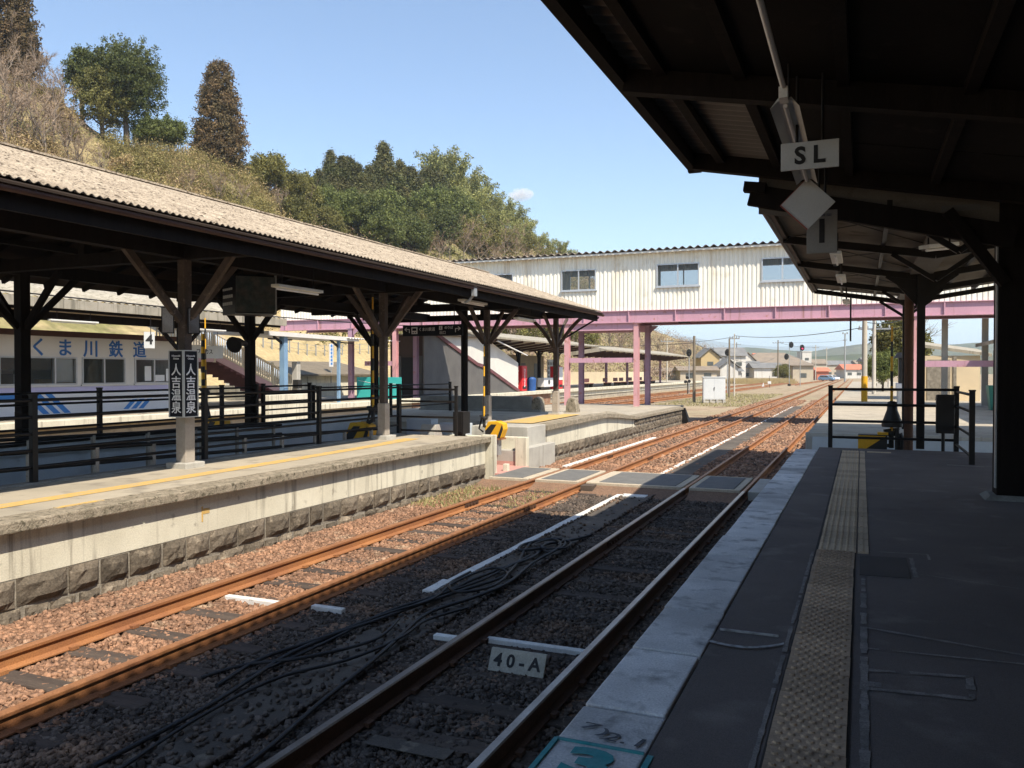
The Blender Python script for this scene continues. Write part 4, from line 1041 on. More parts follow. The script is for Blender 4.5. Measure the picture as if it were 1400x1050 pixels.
# mirrors on the same post
for dy, dx, lab in ((-0.16, -0.10, 'framed mirror on the left side of the signed post'), (0.12, 0.14, 'framed mirror on the right side of the signed post')):
    t = thing('mirror', lab, 'mirror', (-9.55 + dx, 9.6 + dy, 3.05))
    cx, cy = -9.55 + dx, 9.66 + dy
    d = Vector((0.75, 0.66, 0)) if dy < 0 else Vector((0.55, 0.83, 0))
    c = Vector((cx, cy, 3.07)); n = d.cross(Vector((0, 0, 1)))
    b = MB(); q = [c - d * 0.09 - Vector((0, 0, .2)), c + d * 0.09 - Vector((0, 0, .2)), c + d * 0.09 + Vector((0, 0, .2)), c - d * 0.09 + Vector((0, 0, .2))]
    b.prism([tuple(v - n * 0.025) for v in q], [tuple(v) for v in q]); b.build('frame', 'black_steel', t)
    b = MB(); q = [c - d * 0.075 - Vector((0, 0, .185)), c + d * 0.075 - Vector((0, 0, .185)), c + d * 0.075 + Vector((0, 0, .185)), c - d * 0.075 + Vector((0, 0, .185))]
    b.prism([tuple(v + n * 0.001) for v in q], [tuple(v + n * 0.005) for v in q]); b.build('mirror_glass', 'rail_steel', t)
# dark departure display
t = thing('display_board', 'large dark wedge shaped departure display hanging under the island canopy', 'display', (-12.6, 15, 3.5))
top = [(-13.3, 14.7), (-12.62, 14.35), (-12.0, 14.95), (-12.6, 15.5)]
b = MB(); b.prism([(x, y, 3.56) for x, y in top], [(x, y, 4.42) for x, y in top]); b.build('casing', 'sign_black', t, bevel=0.01)
b = MB(); b.prism([(-12.60, 14.335, 3.60), (-12.0, 14.915, 3.60), (-11.97, 14.885, 3.60), (-12.57, 14.305, 3.60)], [(-12.60, 14.335, 4.38), (-12.0, 14.915, 4.38), (-11.97, 14.885, 4.38), (-12.57, 14.305, 4.38)]); b.build('screen', 'vend_dark', t)
b = MB(); b.bar((-11.985, 14.90, 3.56), (-11.985, 14.90, 4.42), 0.04, 0.04); b.bar((-12.6, 14.31, 3.56), (-11.985, 14.90, 3.56), 0.03, 0.03); b.build('frame', 'galv', t)
b = MB()
for r_ in range(3):
    for k in range(5):
        u = 0.12 + k * 0.15 + (r_ % 2) * 0.03
        x = -13.3 + 0.68 * u; y = 14.7 - 0.35 * u
        b.cbox((x, y - 0.012, 4.12 - r_ * 0.16), (0.05, 0.006, 0.07 if r_ else 0.05))
b.each('faint_character', 'sign_grey', t)
hang('hanger', -12.9, 14.9, 4.42, 4.75, t); hang('hanger', -12.3, 14.9, 4.42, 4.75, t)
# direction sign
t = thing('direction_sign', 'long black hanging sign with arrows pointing left and right', 'sign', (-11.1, 20.5, 3.3))
b = MB(); b.box(-12.03, 20.5, 3.29, -10.14, 20.56, 3.60); b.build('board', 'sign_black', t, bevel=0.006)
lettering('lettering', '⮪', 0.2, 'letter_white', t, (-11.9, 20.495, 3.445), (1, 0, 0), (0, 0, 1)) if False else None
def arrow(x, s):
    b = MB(); b.box(min(x, x + s * 0.16), 20.49, 3.47, max(x, x + s * 0.16), 20.498, 3.49); b.box(x + s * 0.15 - .01, 20.49, 3.38, x + s * 0.15 + .01, 20.498, 3.49)
    b.bar((x, 20.494, 3.48), (x + s * 0.07, 20.494, 3.53), 0.008, 0.02); b.bar((x, 20.494, 3.48), (x + s * 0.07, 20.494, 3.43), 0.008, 0.02); b.build('arrow', 'letter_white', t)
arrow(-11.96, 1); arrow(-10.2, -1)
b = MB(); b.box(-11.74, 20.49, 3.35, -11.55, 20.498, 3.54, 0); b.box(-11.71, 20.485, 3.44, -11.58, 20.4895, 3.51, 1); b.box(-11.70, 20.485, 3.375, -11.66, 20.4895, 3.4, 1); b.box(-11.63, 20.485, 3.375, -11.59, 20.4895, 3.4, 1); b.build('train_symbol', ['letter_white', 'sign_black'], t)
lettering('lettering', 'くま川鉄道', 0.105, 'letter_white', t, (-11.25, 20.495, 3.47), (1, 0, 0), (0, 0, 1), 0.001)
b = MB(); b.box(-10.86, 20.49, 3.45, -10.76, 20.498, 3.56); b.build('number_square', 'letter_white', t)
lettering('lettering', '1', 0.1, 'sign_black', t, (-10.81, 20.486, 3.505), (1, 0, 0), (0, 0, 1), 0.002)
lettering('lettering', 'のりば', 0.09, 'letter_white', t, (-10.56, 20.495, 3.505), (1, 0, 0), (0, 0, 1), 0.001)
lettering('lettering', '出口', 0.10, 'letter_white', t, (-10.75, 20.495, 3.37), (1, 0, 0), (0, 0, 1), 0.001)
hang('hanger', -11.8, 20.53, 3.6, 4.3, t); hang('hanger', -10.4, 20.53, 3.6, 4.3, t)
# loudspeaker on the far post
t = thing('loudspeaker', 'black horn loudspeaker on the dark post behind the railings', 'loudspeaker', (-13.6, 15.75, 2.9))
b = MB(); b.tube([(-13.72, 15.95, 2.95), (-13.68, 15.78, 2.98), (-13.66, 15.62, 2.98), (-13.62, 15.42, 2.92)], [0.06, 0.07, 0.12, 0.2], 14); b.build('horn', 'black_steel', t)
b = MB(); b.bar((-13.75, 16.0, 2.98), (-13.7, 15.7, 2.98), 0.03, 0.03); b.build('bracket', 'black_steel', t)

# ================================================================ railings
def railing(name, lab, pts, z0, z1, rails, m='black_steel', pw=0.075, r=0.022, group=None):
    t = thing(name, lab, 'railing', (pts[0][0], pts[0][1], z0[0] if isinstance(z0, tuple) else z0), group)
    zb = [z0] * len(pts) if not isinstance(z0, (list, tuple)) else z0
    for (x, y), zz in zip(pts, zb):
        b = MB(); b.box(x - pw / 2, y - pw / 2, zz - 0.1, x + pw / 2, y + pw / 2, zz + z1); b.cbox((x, y, zz + z1 + .012), (pw + .015, pw + .015, .024)); b.build('post', m, t)
    for h in rails:
        b = MB()
        for (p, q, za, zc) in zip(pts, pts[1:], zb, zb[1:]): b.tube([(p[0], p[1], za + h), (q[0], q[1], zc + h)], r, 6)
        b.build('rail', m, t)
    return t
G_ = 'black railings on the island platform'
railing('railing', 'long black railing along the near edge of the ramp, crossing in front of the office', [(-10.02, 1.5), (-10.02, 4.5), (-10.0, 7.55), (-10.0, 10.62), (-10.0, 13.75), (-10.0, 16.85)], 0.82, 1.16, (1.10, 0.88, 0.66, 0.44, 0.22), group=G_)
railing('railing', 'black railing along the far side of the ramp below the office windows', [(-13.7, 2.6), (-13.7, 5.65), (-13.7, 8.7), (-13.7, 11.75), (-13.7, 15.1), (-13.7, 16.3)], 0.80, 1.16, (1.10, 0.90, 0.68, 0.46, 0.24, 0.06), group=G_)
railing('railing', 'separate black railing panel in front of the pale concrete wall behind the ramp', [(-13.7, 16.55), (-13.72, 18.45)], 0.80, 1.17, (1.12, 0.93, 0.73, 0.53, 0.33, 0.13), group=G_)
railing('railing', 'short black railing closing the end of the near island platform', [(-10.0, 16.9), (-8.52, 16.9)], 0.82, 1.12, (1.06, 0.78, 0.42, 0.10), pw=0.06, group=G_)
railing('railing', 'black railing running on from the ramp towards the gate machine', [(-13.7, 18.6), (-13.7, 22.6), (-13.6, 26.5)], 0.80, 1.1, (1.05, 0.7, 0.35), group=G_)
def handrail(lab, x, ys, zt):
    t = thing('handrail', lab, 'handrail', (x, ys[0], 0.3), 'ramp handrails')
    for y in ys:
        b = MB(); b.box(x - 0.03, y - 0.03, -0.02, x + 0.03, y + 0.03, zt(y)); b.build('post', 'post_foot', t)
    for h in (0, -0.22):
        b = MB(); b.tube([(x, ys[0] - 0.3, zt(ys[0]) + h), (x, ys[-1] + 0.3, zt(ys[-1]) + h)], 0.03, 8); b.build('rail', 'black_steel', t)
handrail('handrail with pale posts on the near side of the ramp', -10.28, [3.5 + 1.05 * i for i in range(13)], lambda y: 1.36 - (y - 3) * 0.03)
handrail('handrail on the far side of the ramp against the blue grey wall', -13.35, [3.5 + 1.3 * i for i in range(11)], lambda y: 1.30 - (y - 3) * 0.025)
# right-hand railings
RG = 'black railings at the end of the near platform'
t = railing('railing', 'black four bar railing across the end of the near platform', [(-0.56, 17.4), (1.63, 17.4)], 0.82, 1.18, (1.13, 0.83, 0.51, 0.19), pw=0.08, r=0.026, group=RG)
railing('railing', 'black railing returning along the side of the near platform with bright worn rails', [(1.63, 17.45), (1.62, 14.95)], 0.82, 1.16, (1.10, 0.83, 0.45, 0.12), pw=0.08, r=0.024, group=RG)
t = thing('control_box', 'tall black control box fixed to the railing at the platform end', 'box', (1.5, 17.25, 1.1))
b = MB(); b.box(1.28, 17.15, 1.15, 1.58, 17.36, 1.86); b.build('body', 'black_steel', t, bevel=0.012)
b = MB(); b.box(1.29, 17.10, 1.80, 1.57, 17.15, 1.87); b.build('hood', 'black_steel', t)
b = MB(); b.tube([(1.4, 17.26, 1.15), (1.4, 17.26, 0.8)], 0.03, 6); b.build('stand', 'black_steel', t)

# ================================================================ crossing gates
def gate(lab, loc, ang, rod_h, rodz=0.35, rodx=-0.42, scale=1.0):
    t = thing('crossing_gate', lab, 'crossing gate', loc, 'raised crossing gates of the station crossing')
    def P(pts): return [(loc[0] + x * scale, loc[1] + y * scale, loc[2] + z * scale) for x, y, z in pts]
    b = MB(); b.add(*(lambda m_: (P(m_.v), m_.f))(MB().box(-0.12, -0.12, -0.75, 0.12, 0.12, 0.0))); b.build('base', 'galv', t)
    m_ = MB(); prof = [(-0.30, -0.22), (0.22, -0.22), (0.32, 0.05), (0.30, 0.22), (0.1, 0.30), (-0.22, 0.28), (-0.32, 0.05)]
    m_.prism([(x, -0.17, z) for x, z in prof], [(x, 0.17, z) for x, z in prof]); b = MB(); b.add(P(m_.v), m_.f); b.build('housing', 'safety_yellow', t, bevel=0.015)
    for k, q in enumerate(([(-0.30, 0.0), (-0.1, 0.2), (0.08, 0.2), (-0.12, -0.1), (-0.2, -0.2), (-0.29, -0.2)], [(0.1, -0.215), (0.2, -0.215), (0.30, 0.06), (0.27, 0.2)])):
        m_ = MB(); m_.prism([(x, -0.19, z) for x, z in q], [(x, -0.172, z) for x, z in q]); b = MB(); b.add(P(m_.v), m_.f); b.build('black_panel', 'gear_black', t)
    m_ = MB(); m_.box(-0.34, -0.19, -0.27, 0.25, 0.19, -0.225); b = MB(); b.add(P(m_.v), m_.f); b.build('base_plate', 'rail_rust', t)
    m_ = MB(); m_.tube([(rodx, 0, rodz - 0.25), (rodx, 0, rodz + 0.05)], 0.05, 8); m_.lathe((rodx, 0, rodz), [(0.11, 0), (0.12, 0.05), (0.11, 0.10)], 10); m_.bar((rodx - 0.14, -0.05, rodz + 0.1), (rodx + 0.14, 0.05, rodz + 0.14), 0.05, 0.05)
    m_.bar((rodx, 0, rodz - 0.2), (-0.2, 0, 0.0), 0.07, 0.07); m_.tube([(rodx - 0.1, 0.05, rodz + .05), (rodx - 0.2, 0.05, rodz - 0.3), (rodx - 0.05, .05, rodz - .4)], 0.03, 6)
    b = MB(); b.add(P(m_.v), m_.f, 0); b.build('rod_socket', 'gear_black', t)
    n = int(rod_h / 0.28)
    b = MB()
    for k in range(n):
        m_ = MB(); r0 = 0.032 * (1 - 0.5 * k / n); m_.tube([(rodx, 0, rodz + 0.1 + k * rod_h / n), (rodx, 0, rodz + 0.1 + (k + 1) * rod_h / n)], r0, 8, cap=False)
        b.add(P(m_.v), m_.f, k % 2, True)
    b.build('barrier_rod', ['safety_yellow', 'gear_black'], t)
    return t
gate('yellow and black gate machine beside the white end post of the island platform', (-8.16, 18.35, 0.86), 0, 2.5, 0.34, -0.42, 0.78)
gate('yellow and black gate machine standing behind the ramp railing, left of the second lit post', (-11.55, 17.65, 0.72), 0, 2.9, 0.55, 0.32, 1.05)
gate('yellow and black gate machine by the station name sign, across the ramp', (-16.3, 17.8, 0.72), 0, 2.0, 0.95, -0.42, 1.0)
t = gate('gate with a black bell behind the railing at the near platform end', (0.2, 18.35, 0.80), 0, 2.1, 0.2, 0.36, 1.0)
for o in list(t.children):
    if o.name.split('.')[0] in ('housing', 'black_panel', 'base_plate'): bpy.data.objects.remove(o)
b = MB(); b.box(-0.06, 18.2, 0.66, 0.48, 18.5, 1.02); hs = b.build('housing', 'gear_black', t, bevel=0.01)
b = MB(); b.prism([(-0.06, 18.19, 0.68), (0.02, 18.19, 0.68), (0.46, 18.19, 1.0), (-0.06, 18.19, 1.0)], [(-0.06, 18.199, 0.68), (0.02, 18.199, 0.68), (0.46, 18.199, 1.0), (-0.06, 18.199, 1.0)]); b.build('yellow_panel', 'safety_yellow', t)
b = MB(); b.box(0.3, 18.22, 1.02, 0.5, 18.45, 1.07); b.build('yellow_cap', 'safety_yellow', t)
b = MB(); b.lathe((0.57, 18.30, 1.18), [(0.19, 0.0), (0.20, 0.05), (0.15, 0.2), (0.10, 0.34), (0.09, 0.5), (0.04, 0.52)], 16); b.build('warning_bell', 'gear_black', t)
b = MB(); b.tube([(0.74, 18.3, 0.55), (0.74, 18.3, 0.95), (0.7, 18.3, 1.05)], 0.06, 8); b.tube([(0.66, 18.25, 0.5), (0.66, 18.25, 1.15)], 0.04, 8); b.build('stand', 'gear_black', t)
# grey equipment boxes near the island crossing
for (x, y, z0, w_, h, m, lab) in ((-10.9, 19.6, 0.3, 0.75, 0.72, 'blue_grey', 'grey relay box left of the crossing cut on the island'), (-9.75, 19.3, 0.25, 0.8, 0.7, 'blue_grey', 'grey relay box nearer the yellow gate machine'), (-9.15, 18.45, 0.75, 0.28, 0.55, 'black_steel', 'small black control box on a stand behind the short railing')):
    t = thing('equipment_box', lab, 'box', (x, y, z0))
    b = MB(); b.box(x - w_ / 2, y - 0.2, z0, x + w_ / 2, y + 0.2, z0 + h); b.build('body', m, t, bevel=0.012)
    b = MB(); b.box(x - w_ / 2 + .04, y - 0.215, z0 + .05, x + w_ / 2 - .04, y - 0.203, z0 + h - .05); b.build('door', m, t)
    b = MB(); b.box(x - 0.06, y - 0.1, -0.2, x + 0.06, y + 0.1, z0); b.build('stand', 'black_steel', t)

# ================================================================ footbridge
fb = thing('footbridge', 'enclosed cream corrugated footbridge on pink steel girders and columns', 'footbridge', (-10, 40.2, 0))
YB, YR = 39.0, 41.4
ZB, ZT = 5.22, 7.98
def ribbed(x0, x1, z0, z1, y, out, parent, name='wall'):
    """trapezoid ribbed cladding with ribs every 0.2 m"""
    b = MB()
    x = x0; prof = []
    while x < x1 - 1e-6:
        for dx, d in ((0.0, 0.0), (0.085, 0.0), (0.105, 0.036), (0.18, 0.036), (0.2, 0.0)):
            if x + dx <= x1 + 1e-6: prof.append((x + dx, y + out * d))
        x += 0.2
    for (xa, ya), (xb, yb) in zip(prof, prof[1:]):
        if xb - xa > 1e-5: b.poly([(xa, ya, z0), (xb, yb, z0), (xb, yb, z1), (xa, ya, z1)])
    return b.build(name, 'corrugated_cream', parent, solid=0.004)
wins = [(-16.75 - 1.9, -16.35, 6.28, 7.28), (-13.8, -11.92, 6.28, 7.30), (-9.02, -7.1, 6.30, 7.37), (-4.25, -2.35, 6.36, 7.41), (0.6, 2.5, 6.36, 7.41)]
for y, o_, face in ((YB, 1, 'near'), (YR, -1, 'far')):
    ws = wins if face == 'near' else [(a - 0.3, b_ + 0.1, z0, z1) for a, b_, z0, z1 in wins]
    xs = -31.0
    for (a, b_, z0, z1) in ws:
        a0 = xs + round((a - xs) / 0.2) * 0.2; b0 = a0 + round((b_ - a) / 0.2) * 0.2
        ribbed(xs, a0, ZB, ZT, y, o_, fb); ribbed(a0, b0, ZB, z0, y, o_, fb); ribbed(a0, b0, z1, ZT, y, o_, fb)
        wf = MB(); s = 0.05; yy0 = y - 0.02 * o_ if face == 'near' else y - 0.03; 
        yy0, yy1 = (y - 0.045, y + 0.05) if face == 'near' else (y - 0.05, y + 0.045)
        wf.box(a0, yy0, z0, b0, yy1, z0 + s); wf.box(a0, yy0, z1 - s, b0, yy1, z1); wf.box(a0, yy0, z0 + s, a0 + s, yy1, z1 - s); wf.box(b0 - s, yy0, z0 + s, b0, yy1, z1 - s)
        m0 = (a0 + b0) / 2; wf.box(m0 - 0.03, yy0 + .02, z0 + s, m0 + 0.03, yy1 - .02, z1 - s)
        if face == 'near': wf.box(a0 - 0.06, y - 0.09, z0 - 0.06, b0 + 0.06, y - 0.001, z0 - 0.002)
        wo_ = wf.build('window', 'alu', fb)
        pn = MB(); pn.box(a0 + s, y + 0.001, z0 + s, m0 - 0.03, y + 0.007, z1 - s); pn.box(m0 + 0.03, y + 0.012, z0 + s, b0 - s, y + 0.018, z1 - s)
        pn.build('pane', 'bridge_glass', wo_)
        xs = b0
    ribbed(xs, 16.0, ZB, ZT, y, o_, fb)
corr_grid('roof', 'x', -31.2, 16.2, 0.36, 0.055, [(38.58, 8.06), (41.85, 8.06)], 'bridge_roof', fb, 8)
b = MB(); b.box(-31, 38.66, 7.90, 16, 38.72, 7.985); b.box(-31, 38.72, 7.96, 16, 41.7, 7.99); b.build('fascia', 'panel_white', fb)
b = MB(); b.box(-31, YB + 0.06, ZB - 0.12, 16, YR - 0.06, ZB - 0.02); b.build('deck', 'concrete_dark', fb)
for y, o_ in ((YB - 0.05, -1), (YR + 0.05, 1)):
    b = MB(); b.box(-31, y - 0.01, 4.66, 16, y + 0.01, 5.18); b.box(-31, y - 0.11, 5.181, 16, y + 0.11, 5.215); b.box(-31, y - 0.11, 4.62, 16, y + 0.11, 4.658)
    x = -30.6
    while x < 16: b.box(x, y + o_ * 0.1, 4.659, x + 0.05, y + o_ * 0.011, 5.18); x += 2.25
    b.build('girder', 'girder_pink', fb)
    if o_ < 0:
        b = MB(); x = -31
        while x < 16: b.cbox((x, y - 0.108, 4.645), (0.05, 0.012, 0.03)); x += 0.22
        b.build('bolt_heads', 'column_pink', fb)
b = MB(); x = -30.5
while x < 16: b.bar((x, YB, 4.9), (x, YR, 4.9), 0.10, 0.25); x += 2.25
b.each('floor_beam', 'girder_pink', fb)
def hcol(x, y, z0, z1, m):
    b = MB(); b.box(x - 0.12, y - 0.13, z0, x + 0.12, y - 0.112, z1); b.box(x - 0.12, y + 0.112, z0, x + 0.12, y + 0.13, z1); b.box(x - 0.012, y - 0.112, z0, x + 0.012, y + 0.112, z1)
    b.cbox((x, y, z0 + 0.02), (0.42, 0.42, 0.04)); b.cbox((x, y, z1 - 0.02), (0.36, 0.36, 0.035))
    b.prism([(x + 0.12, y - 0.02, z1 - 0.04), (x + 0.55, y - 0.02, z1 - 0.04), (x + 0.12, y - 0.02, z1 - 0.4)], [(x + 0.12, y + 0.02, z1 - 0.04), (x + 0.55, y + 0.02, z1 - 0.04), (x + 0.12, y + 0.02, z1 - 0.4)]) if m == 'column_lilac' else None
    return b.build('column', m, fb)
for x in (-9.98, -13.5, -23.37, 2.03, 8.5): hcol(x, YB + 0.05, 0.55, 4.62, 'column_pink'); hcol(x, YR - 0.1, 0.55, 4.62, 'column_lilac')
hcol(-25.38, YB - 1.2, 0.7, 4.62, 'column_lilac')
b = MB(); b.box(-13.4, YB - 0.03, 4.28, -10.1, YB + 0.13, 4.61); b.box(-13.4, YR - 0.18, 4.28, -10.1, YR - 0.02, 4.61); b.each('cross_beam', 'girder_pink', fb)
b = MB(); b.box(-13.38, YB - 0.02, 2.72, -10.1, YB + 0.12, 2.95); b.build('low_beam', 'girder_pink', fb)
b = MB(); b.box(-25.3, YB - 0.02, 2.6, -23.5, YB + 0.12, 2.85); b.box(2.15, YB - 0.02, 2.48, 9, YB + 0.12, 2.74); b.each('low_beam', 'girder_pink', fb)
for x in (3.42, 5.0):
    b = MB(); b.box(x - 0.12, YR + 0.2, 0.7, x + 0.12, YR + 0.45, 4.62); b.build('rear_support', 'concrete_pole', fb)
b = MB(); b.tube([(-7.95, YB - 0.05, 4.60), (-7.4, YB - 0.05, 4.60)], 0.05, 8); b.build('lamp_fitting', 'gear_black', fb)
# stair flights of the bridge
def stair(lab, x0, x1, y0, z0, y1, z1, pink='stair_pink', side='bars', nst=16, cat='stairs'):
    t = thing('stairs', lab, cat, ((x0 + x1) / 2, y0, z0))
    b = MB()
    for k in range(nst):
        u = k / nst; yy = y0 + (y1 - y0) * u; zz = z0 + (z1 - z0) * (k + 1) / nst
        b.box(x0, min(yy, yy + (y1 - y0) / nst), zz - 0.3, x1, max(yy, yy + (y1 - y0) / nst), zz)
    b.build('steps', 'stair_maroon', t)
    for x in (x0, x1):
        b = MB(); b.bar((x, y0, z0 + 0.02), (x, y1, z1 + 0.02), 0.06, 0.30); b.build('stringer', pink, t)
        if side == 'bars':
            L = abs(y1 - y0); n = int(L / 0.16)
            b = MB()
            for k in range(n + 1):
                u = k / n; yy = y0 + (y1 - y0) * u; zz = z0 + (z1 - z0) * u
                b.box(x - 0.02, yy - 0.025, zz + 0.15, x + 0.02, yy + 0.025, zz + 1.05)
            b.bar((x, y0, z0 + 1.1), (x, y1, z1 + 1.1), 0.07, 0.09); b.bar((x, y0, z0 + 0.2), (x, y1, z1 + 0.2), 0.06, 0.06)
            for u in (0, 0.33, 0.66, 1.0):
                yy = y0 + (y1 - y0) * u; zz = z0 + (z1 - z0) * u; b.box(x - 0.05, yy - 0.05, zz, x + 0.05, yy + 0.05, zz + 1.25)
            b.build('balustrade', 'stair_beige', t)
    return t
t = stair('beige balustraded stairs with pink stringers descending behind the railway office', -29.0, -27.2, 35.6, 0.75, 29.4, 3.0)
b = MB(); b.box(-29.0, 26.0, 2.75, -27.1, 29.4, 3.02); b.build('landing', 'stair_maroon', t)
b = MB(); b.box(-27.14, 26.0, 2.72, -27.06, 29.4, 3.06); b.build('stringer', 'stair_pink', t)
b = MB()
for k in range(21): b.box(-27.12, 26.05 + k * 0.16, 3.15, -27.08, 26.10 + k * 0.16, 4.05)
b.box(-27.14, 26, 4.05, -27.06, 29.4, 4.14); b.box(-27.15, 29.35, 2.7, -27.05, 29.45, 4.3); b.build('balustrade', 'stair_beige', t)
t = thing('stair_cover', 'grey translucent arched cover over the rear stairs of the footbridge', 'cover', (-30.3, 33, 0.8))
vs = []; N = 8; M_ = 10
b = MB()
for j in range(M_ + 1):
    u = j / M_; yy = 29.5 + 8.0 * u; zz = 4.6 - 2.9 * u
    for i in range(N + 1):
        a = math.pi * i / N; vs.append((-30.6 + 1.1 * math.cos(a), yy, zz + 0.9 * math.sin(a)))
b.add(vs, [(j * (N + 1) + i, j * (N + 1) + i + 1, (j + 1) * (N + 1) + i + 1, (j + 1) * (N + 1) + i) for j in range(M_) for i in range(N)], 0, True); b.build('cover_sheet', 'clear_cover', t, solid=0.02)
b = MB()
for j in range(0, M_ + 1, 2):
    pts = [vs[j * (N + 1) + i] for i in range(N + 1)]; b.tube(pts, 0.03, 6)
b.build('hoops', 'galv', t)
st2 = thing('stairs', 'white panelled covered stairs with red handrail beyond the island canopy', 'stairs', (-24, 50, 0.75))
b = MB(); b.prism([(-23.1, 41.6, 4.9), (-23.1, 55.6, 0.8), (-23.1, 41.6, 0.8)], [(-23.0, 41.6, 4.9), (-23.0, 55.6, 0.8), (-23.0, 41.6, 0.8)])
b.build('lower_panel', 'sheet_grey', st2)
b = MB(); b.prism([(-23.09, 41.6, 4.95), (-23.09, 55.6, 0.85), (-23.09, 55.6, 2.9), (-23.09, 51, 4.2), (-23.09, 41.6, 5.6)], [(-22.99, 41.6, 4.95), (-22.99, 55.6, 0.85), (-22.99, 55.6, 2.9), (-22.99, 51, 4.2), (-22.99, 41.6, 5.6)])
b.build('upper_panel', 'panel_white', st2)
b = MB(); b.bar((-22.95, 41.6, 4.9), (-22.95, 48.6, 2.75), 0.07, 0.22); b.bar((-22.95, 48.6, 2.75), (-22.95, 49.8, 2.6), 0.07, 0.22); b.bar((-22.95, 49.8, 2.6), (-22.95, 55.7, 0.85), 0.07, 0.22); b.build('stringer', 'stair_maroon', st2)
b = MB(); b.prism([(-23.6, 42, 6.1), (-22.4, 42, 5.7), (-22.4, 42, 5.78), (-23.6, 42, 6.18)], [(-23.6, 56, 3.9), (-22.4, 56, 3.4), (-22.4, 56, 3.48), (-23.6, 56, 3.98)]); b.build('roof', 'walk_roof', st2)
b = MB(); b.box(-26, 44.8, 0.8, -25.9, 56, 4.0); b.build('back_wall', 'panel_white', st2)
# ================================================================ far platform: railway office and its canopy
def yat(px, X):
    """how far along the tracks the sight line of column px meets the plane x = X"""
    a = R(22.8925) + math.atan((700 - px) / 1132)
    return -X / math.tan(a)
of = thing('railway_office', 'white railway office with blue Japanese lettering and blue stripes along its base', 'office building', (-29, 17, 0.74))
OX = -26.0
b = MB(); wz0, wz1 = 1.82, 2.80
wn = [(9.0, yat(-8, OX), (0.5,)), (yat(-2, OX), yat(105, OX), (0.36, 0.70)), (yat(112, OX), yat(171, OX), (0.5,)), (yat(184, OX), yat(238, OX), (0.48,))]
ys = 7.0
for (a, c, _) in wn:
    b.box(OX - 0.15, ys, 0.74, OX, a, 3.56); b.box(OX - 0.15, a, 0.74, OX, c, wz0); b.box(OX - 0.15, a, wz1, OX, c, 3.56); ys = c
b.box(OX - 0.15, ys, 0.74, OX, 25.9, 3.56)
b.box(-32, 25.75, 0.74, OX - 0.15, 25.9, 3.56); b.box(-32, 7, 0.74, OX - .15, 7.15, 3.56)
b.build('wall', 'office_white', of)
b = MB(); b.box(-32.2, 7.1, 0.75, -29.6, 25.7, 3.5); b.box(-29.6, 7.2, 0.75, -26.2, 25.7, 0.9); b.build('interior', 'interior_dark', of)
b = MB()
for (y, z0, L, h, d) in ((10, 1.6, 1.6, 0.9, -28.5), (12.6, 1.5, 0.9, 0.5, -27.6), (15.6, 1.7, 1.3, 0.8, -28.2), (18.9, 1.5, 0.9, 1.3, -29.2), (22.9, 1.7, 1.0, 1.2, -29.0), (21.4, 1.4, 0.8, 0.6, -28)): b.box(d - 0.3, y, 0.9, d, y + L, z0 + h)
b.each('furniture', 'interior_tan', of)
b = MB()
for (y, z, L, h, d) in ((9.6, 1.9, .6, .5, -29.5), (11.4, 1.6, .5, .35, -27.4), (14.2, 2.1, .9, .6, -29.55), (16.0, 1.75, .35, .25, -26.9), (17.2, 2.2, .7, .5, -29.55), (19.6, 1.85, .3, .35, -26.9), (20.9, 2.2, .6, .45, -29.55), (22.2, 1.9, .4, .4, -27.2)): b.box(d - .03, y, z, d, y + L, z + h)
b.each('paper_sheet', 'sign_white', of)
b = MB()
for y in (9, 13, 17, 21): b.box(-28.2, y, 3.2, -28.05, y + 1.3, 3.26)
b.each('ceiling_tube', 'letter_white', of)
for (a, c, sp) in wn:
    f = MB(); s = 0.05; x0, x1 = OX - 0.10, OX + 0.035
    f.box(x0, a, wz0, x1, c, wz0 + s); f.box(x0, a, wz1 - s, x1, c, wz1); f.box(x0, a, wz0 + s, x1, a + s, wz1 - s); f.box(x0, c - s, wz0 + s, x1, c, wz1 - s)
    for u in sp: f.box(x0, a + (c - a) * u - 0.03, wz0 + s, x1, a + (c - a) * u + 0.03, wz1 - s)
    wo_ = f.build('window', 'alu', of)
    f = MB(); f.box(OX - 0.06, a + s, wz0 + s, OX - 0.05, c - s, wz1 - s); f.build('pane', 'office_glass', wo_)
    f = MB(); f.box(OX - 0.045, a - 0.05, wz0 - 0.06, OX + 0.07, c + 0.05, wz0 - 0.003); f.build('sill', 'office_white', wo_)
b = MB(); b.box(OX - 0.14, yat(75, OX), 1.9, OX - 0.12, yat(103, OX), 2.74); b.build('blind', 'sign_grey', of)
b = MB(); b.box(OX - 0.14, yat(-2, OX), 2.35, OX - 0.12, yat(72, OX), 2.74); b.build('blind', 'walk_concrete', of)
b = MB()
for p0, p1, z0, z1 in ((199, 208, 1.92, 2.5), (212, 226, 1.9, 2.15), (228, 236, 1.9, 2.4)): b.box(OX - 0.045, yat(p0, OX), z0, OX - 0.041, yat(p1, OX), z1)
b.build('paper_notices', 'letter_white', of)
b = MB(); b.box(OX + 0.002, 7.0, 1.58, OX + 0.03, 25.9, 1.745); b.build('lilac_band', 'lilac_band', of)
b = MB(); b.box(OX + 0.002, 7.0, 0.72, OX + 0.012, 25.9, 1.575); b.build('skirt', 'office_skirt', of)
